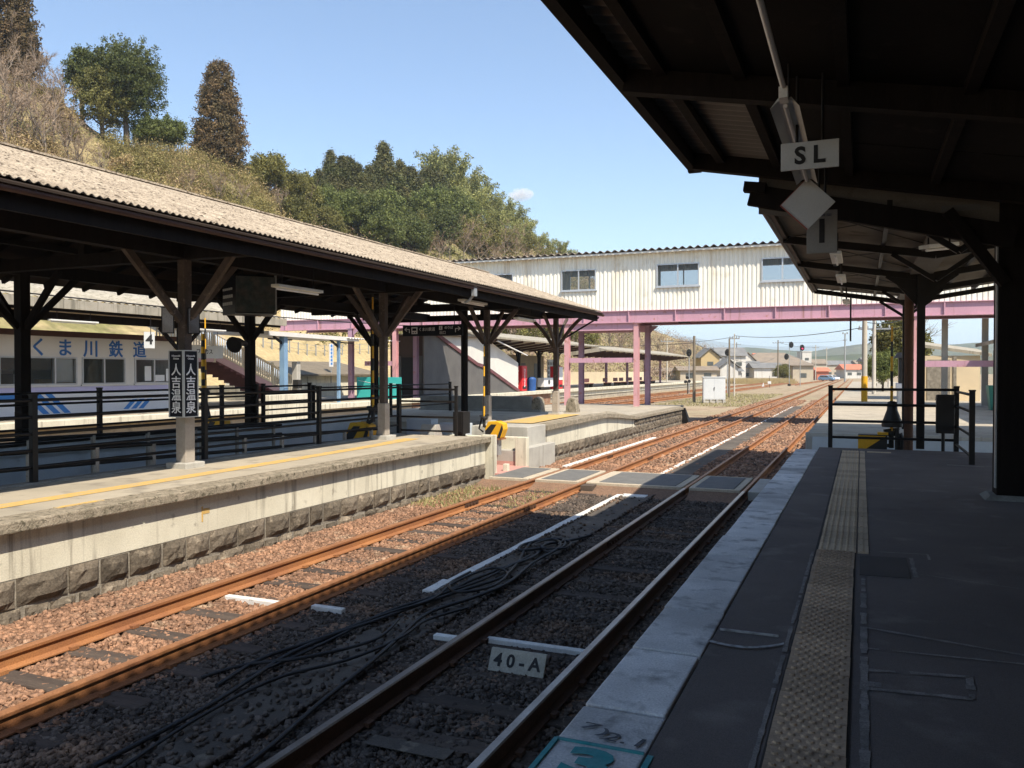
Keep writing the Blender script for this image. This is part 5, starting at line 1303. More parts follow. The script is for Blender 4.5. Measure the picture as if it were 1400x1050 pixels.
def stripes(px0, px1, z0, z1, n, lean, wid, gap):
    b = MB(); y = yat(px0, OX)
    for k in range(n):
        a = y + k * (wid + gap)
        b.prism([(OX + 0.0125, a, z0), (OX + 0.0125, a + wid, z0), (OX + 0.0125, a + wid + lean, z1), (OX + 0.0125, a + lean, z1)], [(OX + 0.017, a, z0), (OX + 0.017, a + wid, z0), (OX + 0.017, a + wid + lean, z1), (OX + 0.017, a + lean, z1)])
    b.build('blue_stripes', 'stripe_blue', of)
stripes(58, 80, 0.82, 1.5, 3, -0.75, 0.26, 0.16); stripes(168, 200, 0.85, 1.22, 3, 0.42, 0.24, 0.12)
b = MB(); b.box(OX + 0.0125, 9.5, 1.32, OX + 0.017, yat(42, OX), 1.5); b.build('blue_stripes', 'stripe_blue', of)
for ch, px in zip('くま川鉄道', (53, 89, 124.5, 158.5, 191)):
    lettering('lettering', ch, 0.66, 'letter_blue', of, (OX + 0.012, yat(px, OX), 3.09), (0, 1, 0), (0, 0, 1), 0.009, 0.02)
b = MB(); b.box(-32.4, 6.8, 3.56, OX + 0.25, 26.1, 3.66); b.box(OX + 0.251, 6.8, 3.5, OX + 0.30, 26.1, 3.70); b.build('roof', 'wood_brown', of)
b = MB(); b.box(OX + 0.02, yat(250, OX), 2.9, OX + 0.06, yat(274, OX) , 3.35)
bb = MB(); t = thing('wall_sign', 'pale name board with black katakana beside the railway office', 'sign', (OX + 0.3, 26.6, 2.9))
bb.box(OX + 0.28, 26.2, 2.85, OX + 0.32, 28.4, 3.4); bb.build('board', 'sign_grey', t)
lettering('lettering', 'ワツカス', 0.24, 'letter_black', t, (OX + 0.324, 27.3, 3.12), (0, 1, 0), (0, 0, 1), 0.004)
hang('hanger', OX + 0.3, 26.5, 3.4, 4.2, t); hang('hanger', OX + 0.3, 28.1, 3.4, 4.2, t)

c3 = thing('platform_canopy', 'canopy with pale stained fascia and beige soffit over the platform of the railway office', 'canopy', (-24, 15, 0.74))
b = MB(); b.box(-22.62, 2, 4.22, -22.5, 28.7, 4.50)
b.build('fascia', 'canopy_eave', c3)
corr_grid('roof', 'y', 2, 28.7, 0.3, 0.02, [(-22.5, 4.52), (-26.4, 5.55)], 'canopy_eave', c3, 6)
b = MB(); b.box(-26.3, 2, 4.24, -22.63, 28.6, 4.27); b.build('soffit', 'canopy_soffit', c3)
b = MB(); b.box(-23.65, 2, 3.90, -23.45, 28.4, 4.16); b.box(-22.75, 2, 4.14, -22.66, 28.5, 4.235); b.each('beam', 'wood_dark', c3)
for y in (6.5, yat(247, -23.55)):
    b = MB(); b.box(-23.65, y - 0.09, 0.74, -23.45, y + 0.09, 3.9); po_ = b.build('post', 'wood_dark', c3)
    b = MB(); b.bar((-23.55, y + .1, 3.1), (-23.55, y + 1.0, 3.88), 0.1, 0.12); b.bar((-23.55, y - .1, 3.1), (-23.55, y - 1.0, 3.88), 0.1, 0.12); b.bar((-23.5, y, 3.3), (-22.7, y, 4.1), 0.08, 0.1); b.build('brace', 'wood_dark', po_)
strip((-22.7, 17.7, 3.86), (-22.7, 19.4, 3.86), 'strip lamp above the blue office lettering', 'strip lamps under the canopy of the railway office')
strip((-22.7, 23.6, 3.86), (-22.7, 25.2, 3.86), 'strip lamp behind the lit post, right of the number 4 sign', 'strip lamps under the canopy of the railway office')
t = thing('hanging_sign', 'small white sign with a black number 4 hanging before the railway office', 'sign', (-22.3, 21.25, 3.1))
d = Vector((0.62, 0.78, 0)); n_ = d.cross(Vector((0, 0, 1)))
o_ = Vector((-22.45, 21.05, 3.08)); q = [o_, o_ + d * 0.34, o_ + d * 0.34 + Vector((0, 0, 0.56)), o_ + Vector((0, 0, 0.56))]
b = MB(); b.prism([tuple(v - n_ * 0.03) for v in q], [tuple(v) for v in q]); b.build('board', 'sign_grey', t)
lettering('lettering', '4', 0.46, 'letter_black', t, tuple(o_ + d * 0.17 + Vector((0, 0, 0.28)) + n_ * 0.004), tuple(d), (0, 0, 1), 0.012)
hang('hanger', -22.3, 21.2, 3.55, 4.2, t)
t = thing('striped_pole', 'slim black and yellow striped barrier pole right of the station name sign', 'pole', (-15.9, 17.0, 0.0))
b = MB()
for k in range(14): b.tube([(-15.95, 16.9, 0.9 + k * 0.17), (-15.95, 16.9, 1.07 + k * 0.17)], 0.05, 8, k % 2, cap=False)
b.build('pole', ['gear_black', 'safety_yellow'], t)

# walkway canopy with blue posts, concrete wall, teal hoarding, waiting building
wk = thing('walkway_canopy', 'small white walkway canopy on pale blue steel posts', 'canopy', (-24.5, 32, 0.74))
b = MB(); b.prism([(-23.7, 29, 3.86), (-26.8, 29, 3.95), (-26.8, 29, 4.12), (-23.7, 29, 4.05)], [(-23.7, 36, 3.82), (-26.8, 36, 3.9), (-26.8, 36, 4.06), (-23.7, 36, 4.0)]); b.build('roof', 'walk_roof', wk)
corr_grid('roof_sheet', 'y', 34.9, 40, 0.25, 0.03, [(-23.6, 3.95), (-26.8, 4.15)], 'walk_roof', wk)
for y, w_ in ((yat(388, -24), 0.26), (yat(463, -24), 0.13), (yat(388, -24) + .05, 0.0)):
    if not w_: continue
    b = MB(); b.box(-24 - w_ / 2, y - w_ / 2, 0.7, -24 + w_ / 2, y + w_ / 2, 3.86); po_ = b.build('post', 'blue_steel', wk)
    b = MB(); b.bar((-24, y, 3.5), (-24, y - 0.7, 3.84), 0.06, 0.1); b.build('brace', 'gear_black', po_)
for (y0, y1) in ((29.6, 31.2), (35.0, 36.2)):
    b = MB(); b.bar((-24.2, y0, 3.74), (-24.2, y1, 3.74), 0.1, 0.06); b.build('lamp', 'gear_black', wk)
b = MB(); b.box(-22.58, 27.3, -0.25, -22.3, 30.6, 1.32)
tag(b.build('concrete_wall', 'white_concrete', bevel=0.02), 'pale concrete wall block behind the railing panel', 'wall')
b = MB(); b.box(-24.2, yat(515, -24), 0.74, -23.9, yat(517, -24) + 0.28, 2.6)
t = thing('concrete_post', 'short grey concrete post beside the blue canopy post', 'post', (-24.6, 33, 0.74))
b = MB(); yy = yat(405, -24.6); b.box(-24.75, yy - 0.14, 0.74, -24.45, yy + 0.14, 2.75); b.build('shaft', 'concrete', t, bevel=0.02)
b = MB(); b.cbox((-24.3, yy - 0.3, 1.7), (0.3, 0.3, 0.4)); b.build('box', 'gear_black', t)
b = MB(); b.box(-25.5, 38.5, 0.80, -22.7, 38.56, 1.98)
t = tag(b.build('hoarding', 'teal', bevel=0.006), 'teal hoarding boards standing between the pink footbridge columns', 'hoarding')
b = MB(); b.box(-24.0, 38.485, 1.6, -22.8, 38.498, 1.62); b.bar((-25.4, 38.49, 1.8), (-24.2, 38.49, 1.6), 0.01, 0.02); b.build('tape', 'sign_white', t)
wb = thing('waiting_building', 'dark brown waiting building in the shade of the footbridge', 'building', (-29, 44, 0.74))
b = MB(); b.box(-25.6, 42.2, 0.74, -23.4, 49.5, 4.4); b.build('wall', 'brown_wall', wb)
b = MB(); b.box(-24.0, 42.12, 0.76, -23.45, 42.195, 3.2); b.box(-25.4, 42.12, 0.76, -24.85, 42.195, 3.2); b.build('door_panels', 'sheet_grey', wb)
b = MB(); b.box(-24.8, 42.14, 0.76, -24.05, 42.195, 3.1); b.build('doorway', 'letter_black', wb)
corr_grid('roof', 'x', -26.4, -22.6, 0.25, 0.03, [(41.8, 4.42), (50, 4.5)], 'bridge_roof', wb)
# low rear canopy seen over the stairs
for (lab, y0, y1, xe, ze, mroof) in (('farther low canopy sheltering the vending machines', 50.0, 73.0, -22.2, 4.46, 'canopy_eave'), ('farthest canopy with purple posts at the end of the far platform', 74.0, 114.0, -21.8, 4.22, 'canopy_eave')):
    t = thing('platform_canopy', lab, 'canopy', (-25, (y0 + y1) / 2, 0.74))
    b = MB(); b.prism([(xe, y0, ze), (xe - 3.4, y0, ze - 0.45), (xe - 6.5, y0, ze), (xe - 6.5, y0, ze + 0.12), (xe - 3.4, y0, ze + 0.75), (xe, y0, ze + 0.12)], [(xe, y1, ze), (xe - 3.4, y1, ze - 0.45), (xe - 6.5, y1, ze), (xe - 6.5, y1, ze + 0.12), (xe - 3.4, y1, ze + 0.75), (xe, y1, ze + 0.12)])
    b.build('roof', 'canopy_eave', t)
    b = MB(); y = y0 + 0.3
    while y < y1: b.bar((xe - 0.1, y, ze - 0.08), (xe - 3.3, y, ze - 0.5), 0.12, 0.14); y += 2.3
    b.each('rafter', 'wood_brown', t)
    y = y0 + 2.0
    while y < y1:
        b = MB(); b.box(xe - 3.2, y - 0.12, 0.74, xe - 2.96, y + 0.12, ze - 0.4); po_ = b.build('post', 'wood_dark' if y0 < 60 else 'column_lilac', t)
        b = MB()
        for s in (-1, 1):
            pr = Vector((xe - 3.08, y + s * 0.1, 2.6))
            for k in range(1, 6):
                u = k / 5; qn = Vector((xe - 3.08, y + s * (0.1 + 1.3 * u * u), 2.6 + (ze - 3.05) * (1 - (1 - u) ** 2))); b.bar(pr, qn, 0.08, 0.1); pr = qn
        b.build('brace', 'wood_dark' if y0 < 60 else 'column_lilac', po_)
        y += 4.6 if y0 < 60 else 8.5
b = MB(); b.box(-30, 55, 0.74, -27.2, 72, 3.7)
o = tag(b.build('platform_building', 'canopy_soffit'), 'low beige building behind the vending machines', 'building')
b = MB()
for y in (57.5, 60.8, 63.2, 66.5, 69.5): b.box(-27.2, y, 1.7, -27.17, y + 0.9, 3.0)
b.each('window', 'vend_dark', o)
def vend(x, y, w_, h, mbody, mfront, lab, rows=True):
    t = thing('vending_machine', lab, 'vending machine', (x, y, 0.74))
    b = MB(); b.box(x - 0.8, y, 0.78, x, y + w_, 0.74 + h); b.build('cabinet', mbody, t, bevel=0.02)
    b = MB(); b.box(x + 0.002, y + 0.06, 1.55, x + 0.03, y + w_ - 0.06, 0.68 + h); b.build('display_window', mfront, t)
    if rows:
        b = MB()
        for r_ in range(3):
            for k in range(7): b.cbox((x + 0.04, y + 0.14 + k * (w_ - 0.28) / 6, 1.72 + r_ * 0.34), (0.02, 0.07, 0.16), (k + r_) % 3)
        b.build('cans', ['sign_white', 'vend_red', 'safety_yellow'], t)
    b = MB(); b.box(x + 0.002, y + 0.15, 0.95, x + 0.025, y + w_ - 0.15, 1.15); b.build('outlet', 'gear_black', t)
    return t
vend(-24.3, yat(690, -24.3), 1.5, 2.0, 'vend_green', 'vend_dark', 'dark green vending machine nearest the striped barrier rod')
vend(-24.3, yat(690, -24.3) + 1.65, 1.0, 2.0, 'vend_green', 'vend_green', 'green vending machine touching the red one', False)
t = vend(-23.9, yat(713.5, -23.9), 1.05, 1.98, 'vend_red', 'vend_red', 'red vending machine with white script beside the blue bin', False)
yv = yat(713.5, -23.9)
lettering('lettering', 'Coca-Cola', 0.33, 'letter_white', t, (-23.86, yv + 0.52, 1.8), (0, 0.0, -1), (0, 1, 0), 0.006, shear=0.25)
lettering('lettering', 'Coca-Cola', 0.33, 'letter_white', t, (-24.3, yv - 0.006, 1.8), (0, 0, -1), (1, 0, 0), 0.006, shear=0.25)
b = MB(); b.lathe((-23.8, yat(727, -23.8), 0.74), [(0.32, 0), (0.36, 0.9), (0.37, 0.95), (0.2, 1.1)], 14)
tag(b.build('rubbish_bin', 'bin_blue'), 'round topped blue rubbish bin beside the red vending machine', 'bin')
t = vend(-23.9, yat(764, -23.9), 1.0, 1.98, 'vend_red', 'sign_white', 'red vending machine farther along, behind the last canopy post', False)
b = MB(); b.box(-24.6, yat(744, -24), 1.0, -24.0, yat(757, -24), 1.75)
o = tag(b.build('white_unit', 'sign_white', bevel=0.03), 'white cabinet with a round black port on the far platform', 'cabinet')
b = MB(); yy = (yat(744, -24) + yat(757, -24)) / 2; b.tube([(-23.998, yy, 1.4), (-23.97, yy, 1.4)], 0.2, 14); b.build('port', 'gear_black', o)
b = MB(); b.box(-26.9, yat(748, -26.9), 1.5, -26.85, yat(763, -26.9), 3.4)
o = tag(b.build('notice_board', 'sign_grey'), 'grey notice board covered in small papers on the far platform', 'notice board')
b = MB()
for k in range(5):
    for j in range(4): b.cbox((-26.84, yat(749.5 + 3 * k, -26.9), 1.75 + j * 0.42), (0.01, 0.35, 0.25))
b.each('paper', 'vend_dark', o)
def bench(x, y, lab, g):
    t = thing('bench', lab, 'bench', (x, y, 0.74), g)
    b = MB(); b.box(x - 0.25, y, 1.12, x + 0.2, y + 1.6, 1.18); b.build('seat', 'bench_brown', t)
    b = MB(); b.box(x - 0.3, y, 1.25, x - 0.26, y + 1.6, 1.62); b.build('backrest', 'bench_brown', t)
    for yy in (y + 0.1, y + 1.45):
        b = MB(); b.box(x - 0.25, yy, 0.74, x + 0.15, yy + 0.06, 1.12); b.build('leg', 'gear_black', t)
for i, px in enumerate((802, 828, 842, 850, 862, 876, 890)):
    bench(-23.4, yat(px, -23.4), 'small dark bench in the row under the purple posted canopy', 'benches on the far platform')
t = thing('chair', 'wooden chair standing before the dark green vending machine', 'chair', (-23.5, yat(684, -23.5), 0.74))
x, y = -23.5, yat(684, -23.5)
b = MB(); b.box(x - .22, y, 1.2, x + .22, y + .45, 1.25); b.build('seat', 'bench_brown', t)
b = MB(); b.box(x - .25, y, 1.26, x - .21, y + .45, 1.75); b.build('backrest', 'bench_brown', t)
for dx in (-.2, .17):
    for dy in (0.02, .4):
        b = MB(); b.box(x + dx, y + dy, .74, x + dx + .04, y + dy + .04, 1.2); b.build('leg', 'bench_brown', t)
t = thing('white_sign', 'tall narrow white sign board with blue characters on the grassy slope', 'sign', (-34, 42, 2))
yy = yat(450, -33.0); b = MB(); b.box(-33.0, yy, 2.6, -32.95, yy + 0.42, 4.15); b.build('board', 'sign_white', t)
b = MB()
for k in range(6): b.cbox((-32.945, yy + 0.21, 2.8 + k * 0.24), (0.006, 0.2, 0.13)); b.cbox((-32.94, yy + 0.24, 2.86 + k * 0.24), (0.006, 0.06, 0.2))
b.build('worn_characters', 'stripe_blue', t)
b = MB(); b.tube([(-32.98, yy + 0.2, -0.1), (-32.98, yy + 0.2, 2.6)], 0.04, 6); b.build('post', 'galv', t)
t = thing('house', 'low house with a long brown roof below the grassy slope', 'house', (-33.5, 46, 0))
b = MB(); b.box(-36, 40, -0.2, -33, 52, 2.1); b.build('wall', 'white_concrete', t)
b = MB(); b.prism([(-32.5, 39.5, 2.0), (-36.5, 39.5, 2.9), (-36.5, 39.5, 3.0), (-32.5, 39.5, 2.1)], [(-32.5, 52.5, 2.0), (-36.5, 52.5, 2.9), (-36.5, 52.5, 3.0), (-32.5, 52.5, 2.1)]); b.build('roof', 'wood_pole', t)
b = MB(); b.box(-31.2, 26, -0.2, -31, 60, 1.55)
tag(b.build('boundary_wall', 'white_concrete'), 'long pale boundary wall behind the far platform', 'wall')
b = MB(); b.box(-32.1, 74, -0.2, -31.9, 130, 2.2)
tag(b.build('platform_fence', 'shed_beige'), 'rusty beige fence behind the farthest canopy', 'fence')

# ================================================================ right side beyond the near platform
bs = thing('shed', 'beige rendered shed with pale sloping roof beyond the platform railing', 'shed', (4.3, 44, 0.78))
b = MB(); b.box(2.97, 48.0, 0.7, 5.55, 53, 3.1); b.build('wall', 'shed_beige', bs)
b = MB(); b.prism([(2.16, 47.85, 3.65), (2.16, 47.85, 3.81), (6.05, 47.85, 3.18), (6.05, 47.85, 3.03)], [(2.16, 54, 4.05), (2.16, 54, 4.21), (6.05, 54, 3.58), (6.05, 54, 3.43)]); b.build('roof', 'canopy_eave', bs)
b = MB(); b.box(4.34, 47.94, 0.7, 4.48, 47.995, 3.05); b.box(3.13, 47.96, 0.75, 4.2, 47.995, 2.9); b.build('door', 'mortar', bs)
b = MB(); b.tube([(3.94, 47.7, 0.7), (3.94, 47.7, 1.5)], 0.06, 8); b.build('bollard', 'white_paint', bs)
t = thing('station_annexe', 'dark brown station annexe with overhanging roof at the right', 'building', (8, 38, 0.7))
b = MB(); b.box(5.25, 39.2, 0.7, 12, 41.2, 3.2); b.build('wall', 'brown_wall', t)
b = MB(); b.prism([(4.6, 26, 3.35), (12, 26, 5.2), (12, 26, 5.35), (4.6, 26, 3.5)], [(4.6, 41.5, 3.35), (12, 41.5, 5.2), (12, 41.5, 5.35), (4.6, 41.5, 3.5)]); b.build('roof', 'canopy_eave', t)
b = MB(); b.box(5.4, 39.1, 1.2, 6.0, 39.19, 2.9); b.box(6.2, 39.1, 1.2, 6.9, 39.19, 2.9); b.build('window', 'vend_dark', t)
t = thing('bin', 'green bin by the dark annexe wall', 'bin', (5.0, 37, 0.7))
b = MB(); b.prism([(4.6, 36.6, 0.8), (5.3, 36.6, 0.8), (5.3, 37.2, 0.8), (4.6, 37.2, 0.8)], [(4.5, 36.5, 1.75), (5.4, 36.5, 1.75), (5.4, 37.3, 1.75), (4.5, 37.3, 1.75)]); b.build('body', 'vend_green', t)
b = MB(); b.tube([(4.75, 36.5, 0.88), (4.75, 36.6, 0.88)], 0.1, 10); b.tube([(5.15, 36.5, 0.88), (5.15, 36.6, 0.88)], 0.1, 10); b.build('wheel', 'gear_black', t)
t = thing('kiosk', 'small dark kiosk with a white counter beyond the barrier rod', 'kiosk', (2.3, 41, 0.78))
b = MB(); b.box(1.55, 41.2, 1.75, 2.45, 42.3, 2.9); b.build('upper_body', 'gear_black', t, bevel=0.03)
b = MB(); b.box(1.5, 41.1, 0.78, 2.45, 42.3, 1.45); b.build('lower_body', 'panel_white', t, bevel=0.03)
b = MB(); b.box(1.45, 41.05, 1.45, 2.5, 42.35, 1.75); b.build('counter', 'letter_white', t, bevel=0.03)
b = MB(); b.prism([(1.35, 40.95, 2.9), (2.6, 40.95, 2.9), (2.6, 42.4, 2.9), (1.35, 42.4, 2.9)], [(1.5, 41.2, 3.15), (2.4, 41.2, 3.15), (2.4, 42.2, 3.15), (1.5, 42.2, 3.15)]); b.build('roof', 'sheet_grey', t)
b = MB(); b.box(1.85, 41.0, 0.9, 2.2, 41.095, 1.4); b.build('door', 'gear_black', t)
def upole(x, y, z0, h, r, m, lab, arms=(), cat='utility pole', base=None, name='utility_pole', lean=0.0):
    t = thing(name, lab, cat, (x, y, z0))
    b = MB(); b.tube([(x, y, z0), (x + lean, y, z0 + h)], [r, r * 0.75], 10); b.build('pole', m, t)
    for z, L in arms:
        b = MB(); b.box(x - L / 2, y - 0.05, z0 + z - 0.05, x + L / 2, y + 0.05, z0 + z + 0.05)
        for s in (-0.45, -0.2, 0.2, 0.45): b.lathe((x + s * L, y, z0 + z + 0.05), [(0.05, 0), (0.06, 0.1), (0.03, 0.2)], 6)
        b.build('crossarm', 'galv', t)
    if base:
        b = MB(); b.tube([(x, y, z0), (x, y, z0 + base)], r * 1.06, 10); b.build('yellow_sleeve', 'safety_yellow', t)
    return t
t = upole(0.13, 45, 0.7, 6.0, 0.14, 'concrete_pole', 'concrete pole with yellow foot and insulators on the low platform', ((4.7, 1.1),), base=1.35)
b = MB(); b.box(-0.25, 44.9, 4.8, -0.02, 45.1, 5.6); b.build('transformer', 'gear_black', t)
upole(0.75, 60, 0.7, 7.0, 0.13, 'concrete_pole', 'second concrete pole behind the one with the yellow foot', ((5.6, 2.4), (4.4, 2.0)))
upole(2.35, 85, 0.7, 7.2, 0.12, 'concrete_pole', 'thin concrete pole behind the round evergreen tree', ((6.4, 2.4), (5.6, 2.4)))

# ================================================================ yard: cabinet, poles, signals
def wp(px, depth):
    """point on the ground seen in picture column px at the given depth (metres ahead of the lens)"""
    c = (px - 700) / 1132 * depth
    a = R(22.8925)
    return (c * math.cos(a) - depth * math.sin(a), c * math.sin(a) + depth * math.cos(a))
x, y = wp(976, 66)
cb = thing('relay_cabinet', 'pale grey double cabinet on a slotted concrete base in the yard', 'cabinet', (x, y, -0.24))
cb.rotation_euler = (0, 0, R(16))
def local(bm, name, m, bevel=0.0):
    o = bm.build(name, m, None, bevel); o.parent = cb; return o
b = MB(); b.box(-0.86, -0.35, 0.28, 0.86, 0.35, 2.02); local(b, 'body', 'cabinet_grey', 0.015)
b = MB(); b.box(-0.92, -0.40, 2.02, 0.92, 0.40, 2.10); local(b, 'lid', 'cabinet_grey', 0.01)
b = MB(); b.box(-0.80, -0.362, 0.34, -0.01, -0.351, 1.96); b.box(0.01, -0.362, 0.34, 0.80, -0.351, 1.96); local(b, 'door', 'cabinet_grey', 0.004)
b = MB(); b.box(-0.05, -0.39, 1.0, -0.01, -0.363, 1.25); b.box(-0.05, -0.39, 1.2, 0.04, -0.363, 1.25); local(b, 'handle', 'gear_black')
b = MB()
for k in range(4): b.box(-0.85 + k * 0.5, -0.4, 0.0, -0.70 + k * 0.5, 0.4, 0.279)
b.box(-0.9, -0.3, 0.01, 0.9, 0.4, 0.2); local(b, 'base', 'concrete')
x, y = wp(949, 67); upole(x, y, -0.3, 5.45, 0.13, 'wood_pole', 'brown wooden pole standing left of the grey cabinet', base=None)
x, y = wp(997, 81); upole(x, y, -0.3, 5.8, 0.10, 'wood_pole', 'brown wooden pole right of the grey cabinet')
x, y = wp(1004, 84); upole(x, y, -0.3, 6.4, 0.08, 'concrete_pole', 'thin pale pole with crossarm just right of the brown pole by the cabinet', ((5.9, 1.0),))
x, y = wp(912, 120); upole(x, y, -0.3, 7.4, 0.10, 'concrete_pole', 'thin pale pole with wide crossarm beyond the farthest canopy', ((6.9, 1.9),))
x, y = wp(1063.5, 170); upole(x, y, -0.3, 9.0, 0.14, 'wood_pole', 'tall pole with crossarm in front of the large brown roof', ((8.4, 2.2),))
x, y = wp(1115, 220); upole(x, y, -0.3, 9.5, 0.13, 'concrete_pole', 'thin pole rising beside the small white block of flats', ((8.8, 1.6),))
x, y = wp(1007, 230); upole(x, y, -0.3, 10.6, 0.14, 'wood_pole', 'distant pole behind the grey roofed houses', ((10, 2.2),))
x, y = wp(1130, 260); upole(x, y, -0.3, 10.0, 0.14, 'concrete_pole', 'distant pole left of the floodlight mast', ((9.4, 2.0),))
x, y = wp(1155, 190)
t = upole(x, y, -0.3, 11.0, 0.2, 'galv', 'slender floodlight mast standing alone beside the tracks', cat='floodlight mast', name='floodlight_mast')
b = MB()
for s in (-1, 0, 1): b.box(x + s * 0.45 - 0.17, y - 0.2, 10.6 + abs(s) * 0.2, x + s * 0.45 + 0.17, y + 0.1, 11.0 + abs(s) * 0.2)
b.build('floodlights', 'galv', t)
b = MB(); b.box(x - 0.45, y - 0.3, 9.4, x + 0.45, y + 0.3, 9.5); b.build('platform', 'galv', t)
def signal(px, depth, zs, lab, red=False, dwarf=False, wide=0.26):
    x, y = wp(px, depth)
    t = thing('railway_signal', lab, 'railway signal', (x, y, -0.24))
    b = MB(); b.tube([(x, y, -0.24), (x, y, max(z for z, _ in zs) + 0.5)], 0.06, 8); b.build('post', 'galv', t)
    for z, dx in zs:
        b = MB(); out = [(math.cos(a) * wide * 1.15, math.sin(a) * wide * 1.6) for a in np.linspace(0, 2 * math.pi, 17)[:-1]]
        b.prism([(x + dx + u, y - 0.12, z + v) for u, v in out], [(x + dx + u, y - 0.06, z + v) for u, v in out]); hd = b.build('head', 'gear_black', t)
        for k, zz in enumerate((0.13, -0.13)):
            b = MB(); b.tube([(x + dx, y - 0.125, z + zz), (x + dx, y - 0.26, z + zz - .02)], 0.10, 10); b.build('hood', 'gear_black', hd)
        if red:
            b = MB(); b.tube([(x + dx + .06, y - 0.27, z - 0.13), (x + dx + .06, y - 0.28, z - 0.13)], 0.085, 12); b.build('lit_lens', 'signal_lit', hd)
    if dwarf:
        b = MB(); b.box(x - 0.25, y - 0.2, -0.2, x + 0.25, y + 0.1, 0.15); b.build('base_box', 'gear_black', t)
    return t
m = bpy.data.materials.new('signal_lit'); m.use_nodes = True
bb_ = m.node_tree.nodes['Principled BSDF']; bb_.inputs['Base Color'].default_value = (0.6, 0.02, 0.05, 1); bb_.inputs['Emission Color'].default_value = (1, 0.03, 0.12, 1); bb_.inputs['Emission Strength'].default_value = 3.0
MATS['signal_lit'] = m
signal(942, 95, [(4.4, 0)], 'signal with a single dark round head beyond the farthest canopy', wide=0.27)
signal(994.5, 95, [(4.45, 0)], 'signal with a dark round head close to the brown pole', wide=0.25)
signal(1079, 140, [(6.75, 0.3), (4.75, -0.45)], 'signal with two dark heads, one above the other', dwarf=True, wide=0.33)
signal(1094, 140, [(6.25, 0.3)], 'signal showing a red light', red=True, wide=0.33)
x, y = wp(940, 90)
t = thing('dwarf_signal', 'low dwarf signal with three round lights near the platform end', 'railway signal', (x, y, -0.24))
b = MB(); b.tube([(x, y, -0.24), (x, y, 1.2)], 0.05, 6); b.build('post', 'gear_black', t)
for dx, dz in ((-0.2, 1.15), (0.2, 1.2), (0.0, 1.6)):
    b = MB(); b.tube([(x + dx, y - 0.15, dz), (x + dx, y, dz)], 0.17, 12); b.build('lamp', 'gear_black', t)
for px, dp, lab in ((1043, 128, 'small white cone shaped marker beside the track'), ):
    x, y = wp(px, dp); b = MB(); b.prism([(x - 0.2, y, -0.24), (x + 0.2, y, -0.24), (x + 0.2, y + .2, -0.24), (x - 0.2, y + .2, -0.24)], [(x + 0.05, y, 0.5), (x + 0.09, y, 0.5), (x + 0.09, y + .2, 0.5), (x + .05, y + .2, 0.5)])
    tag(b.build('track_marker', 'sign_white'), lab, 'marker')
x, y = wp(1052, 128)
t = thing('track_marker', 'square white marker on a thin post beside the track', 'marker', (x, y, -0.24))
b = MB(); b.tube([(x, y, -0.24), (x, y, 1.6)], 0.03, 6); b.build('post', 'gear_black', t)
b = MB(); b.cbox((x, y - 0.06, 0.55), (0.5, 0.04, 0.4)); b.build('plate', 'sign_white', t)
# overhead wires
def wire(p, q, sag, lab):
    p = Vector(p); q = Vector(q); P = []
    for k in range(17):
        u = k / 16; v = p.lerp(q, u); v.z -= sag * 4 * u * (1 - u); P.append(v)
    b = MB(); b.tube(P, 0.022, 4); tag(b.build('overhead_wire', 'cable'), lab, 'wire')
x0, y0 = wp(949, 67); x1, y1 = wp(640, 62)
wire((x1, y1, 4.7), (x0, y0, 4.6), 0.4, 'sagging wire from the wooden pole by the cabinet towards the far platform')
x1, y1 = wp(1063, 170)
wire((x0, y0, 4.6), (x1, y1, 5.5), 1.6, 'sagging wire from the wooden pole by the cabinet towards the town')
wire((0.75, 60, 6.2), (9, 52, 8.0), 0.2, 'wire rising to the right above the beige shed')
for k, (pa, pb) in enumerate((((1004, 84, 5.9), (1182, 49, 4.9)), ((1063.5, 170, 8.3), (1155, 190, 9.4)), ((912, 120, 6.8), (1004, 84, 5.8)), ((1115, 220, 8.6), (1063.5, 170, 8.2)), ((1182, 49, 5.2), (1250, 66, 6.9)), ((1192, 65, 5.4), (1280, 50, 6.0)))):
    xa, ya = wp(pa[0], pa[1]); xb, yb = wp(pb[0], pb[1])
    wire((xa, ya, pa[2]), (xb, yb, pb[2]), 0.35, ('wire from the thin pale pole to the pole with the yellow foot', 'wire between the tall pole and the floodlight mast', 'wire from beyond the farthest canopy to the thin pale pole', 'wire joining the two distant poles by the hall', 'wire from the yellow footed pole towards the round evergreen tree', 'wire from the second concrete pole over the beige shed')[k])
wire((-22.0, 6, 4.75), (-22.0, 40, 4.75), 0.25, 'thin wire running in front of the stained fascia')

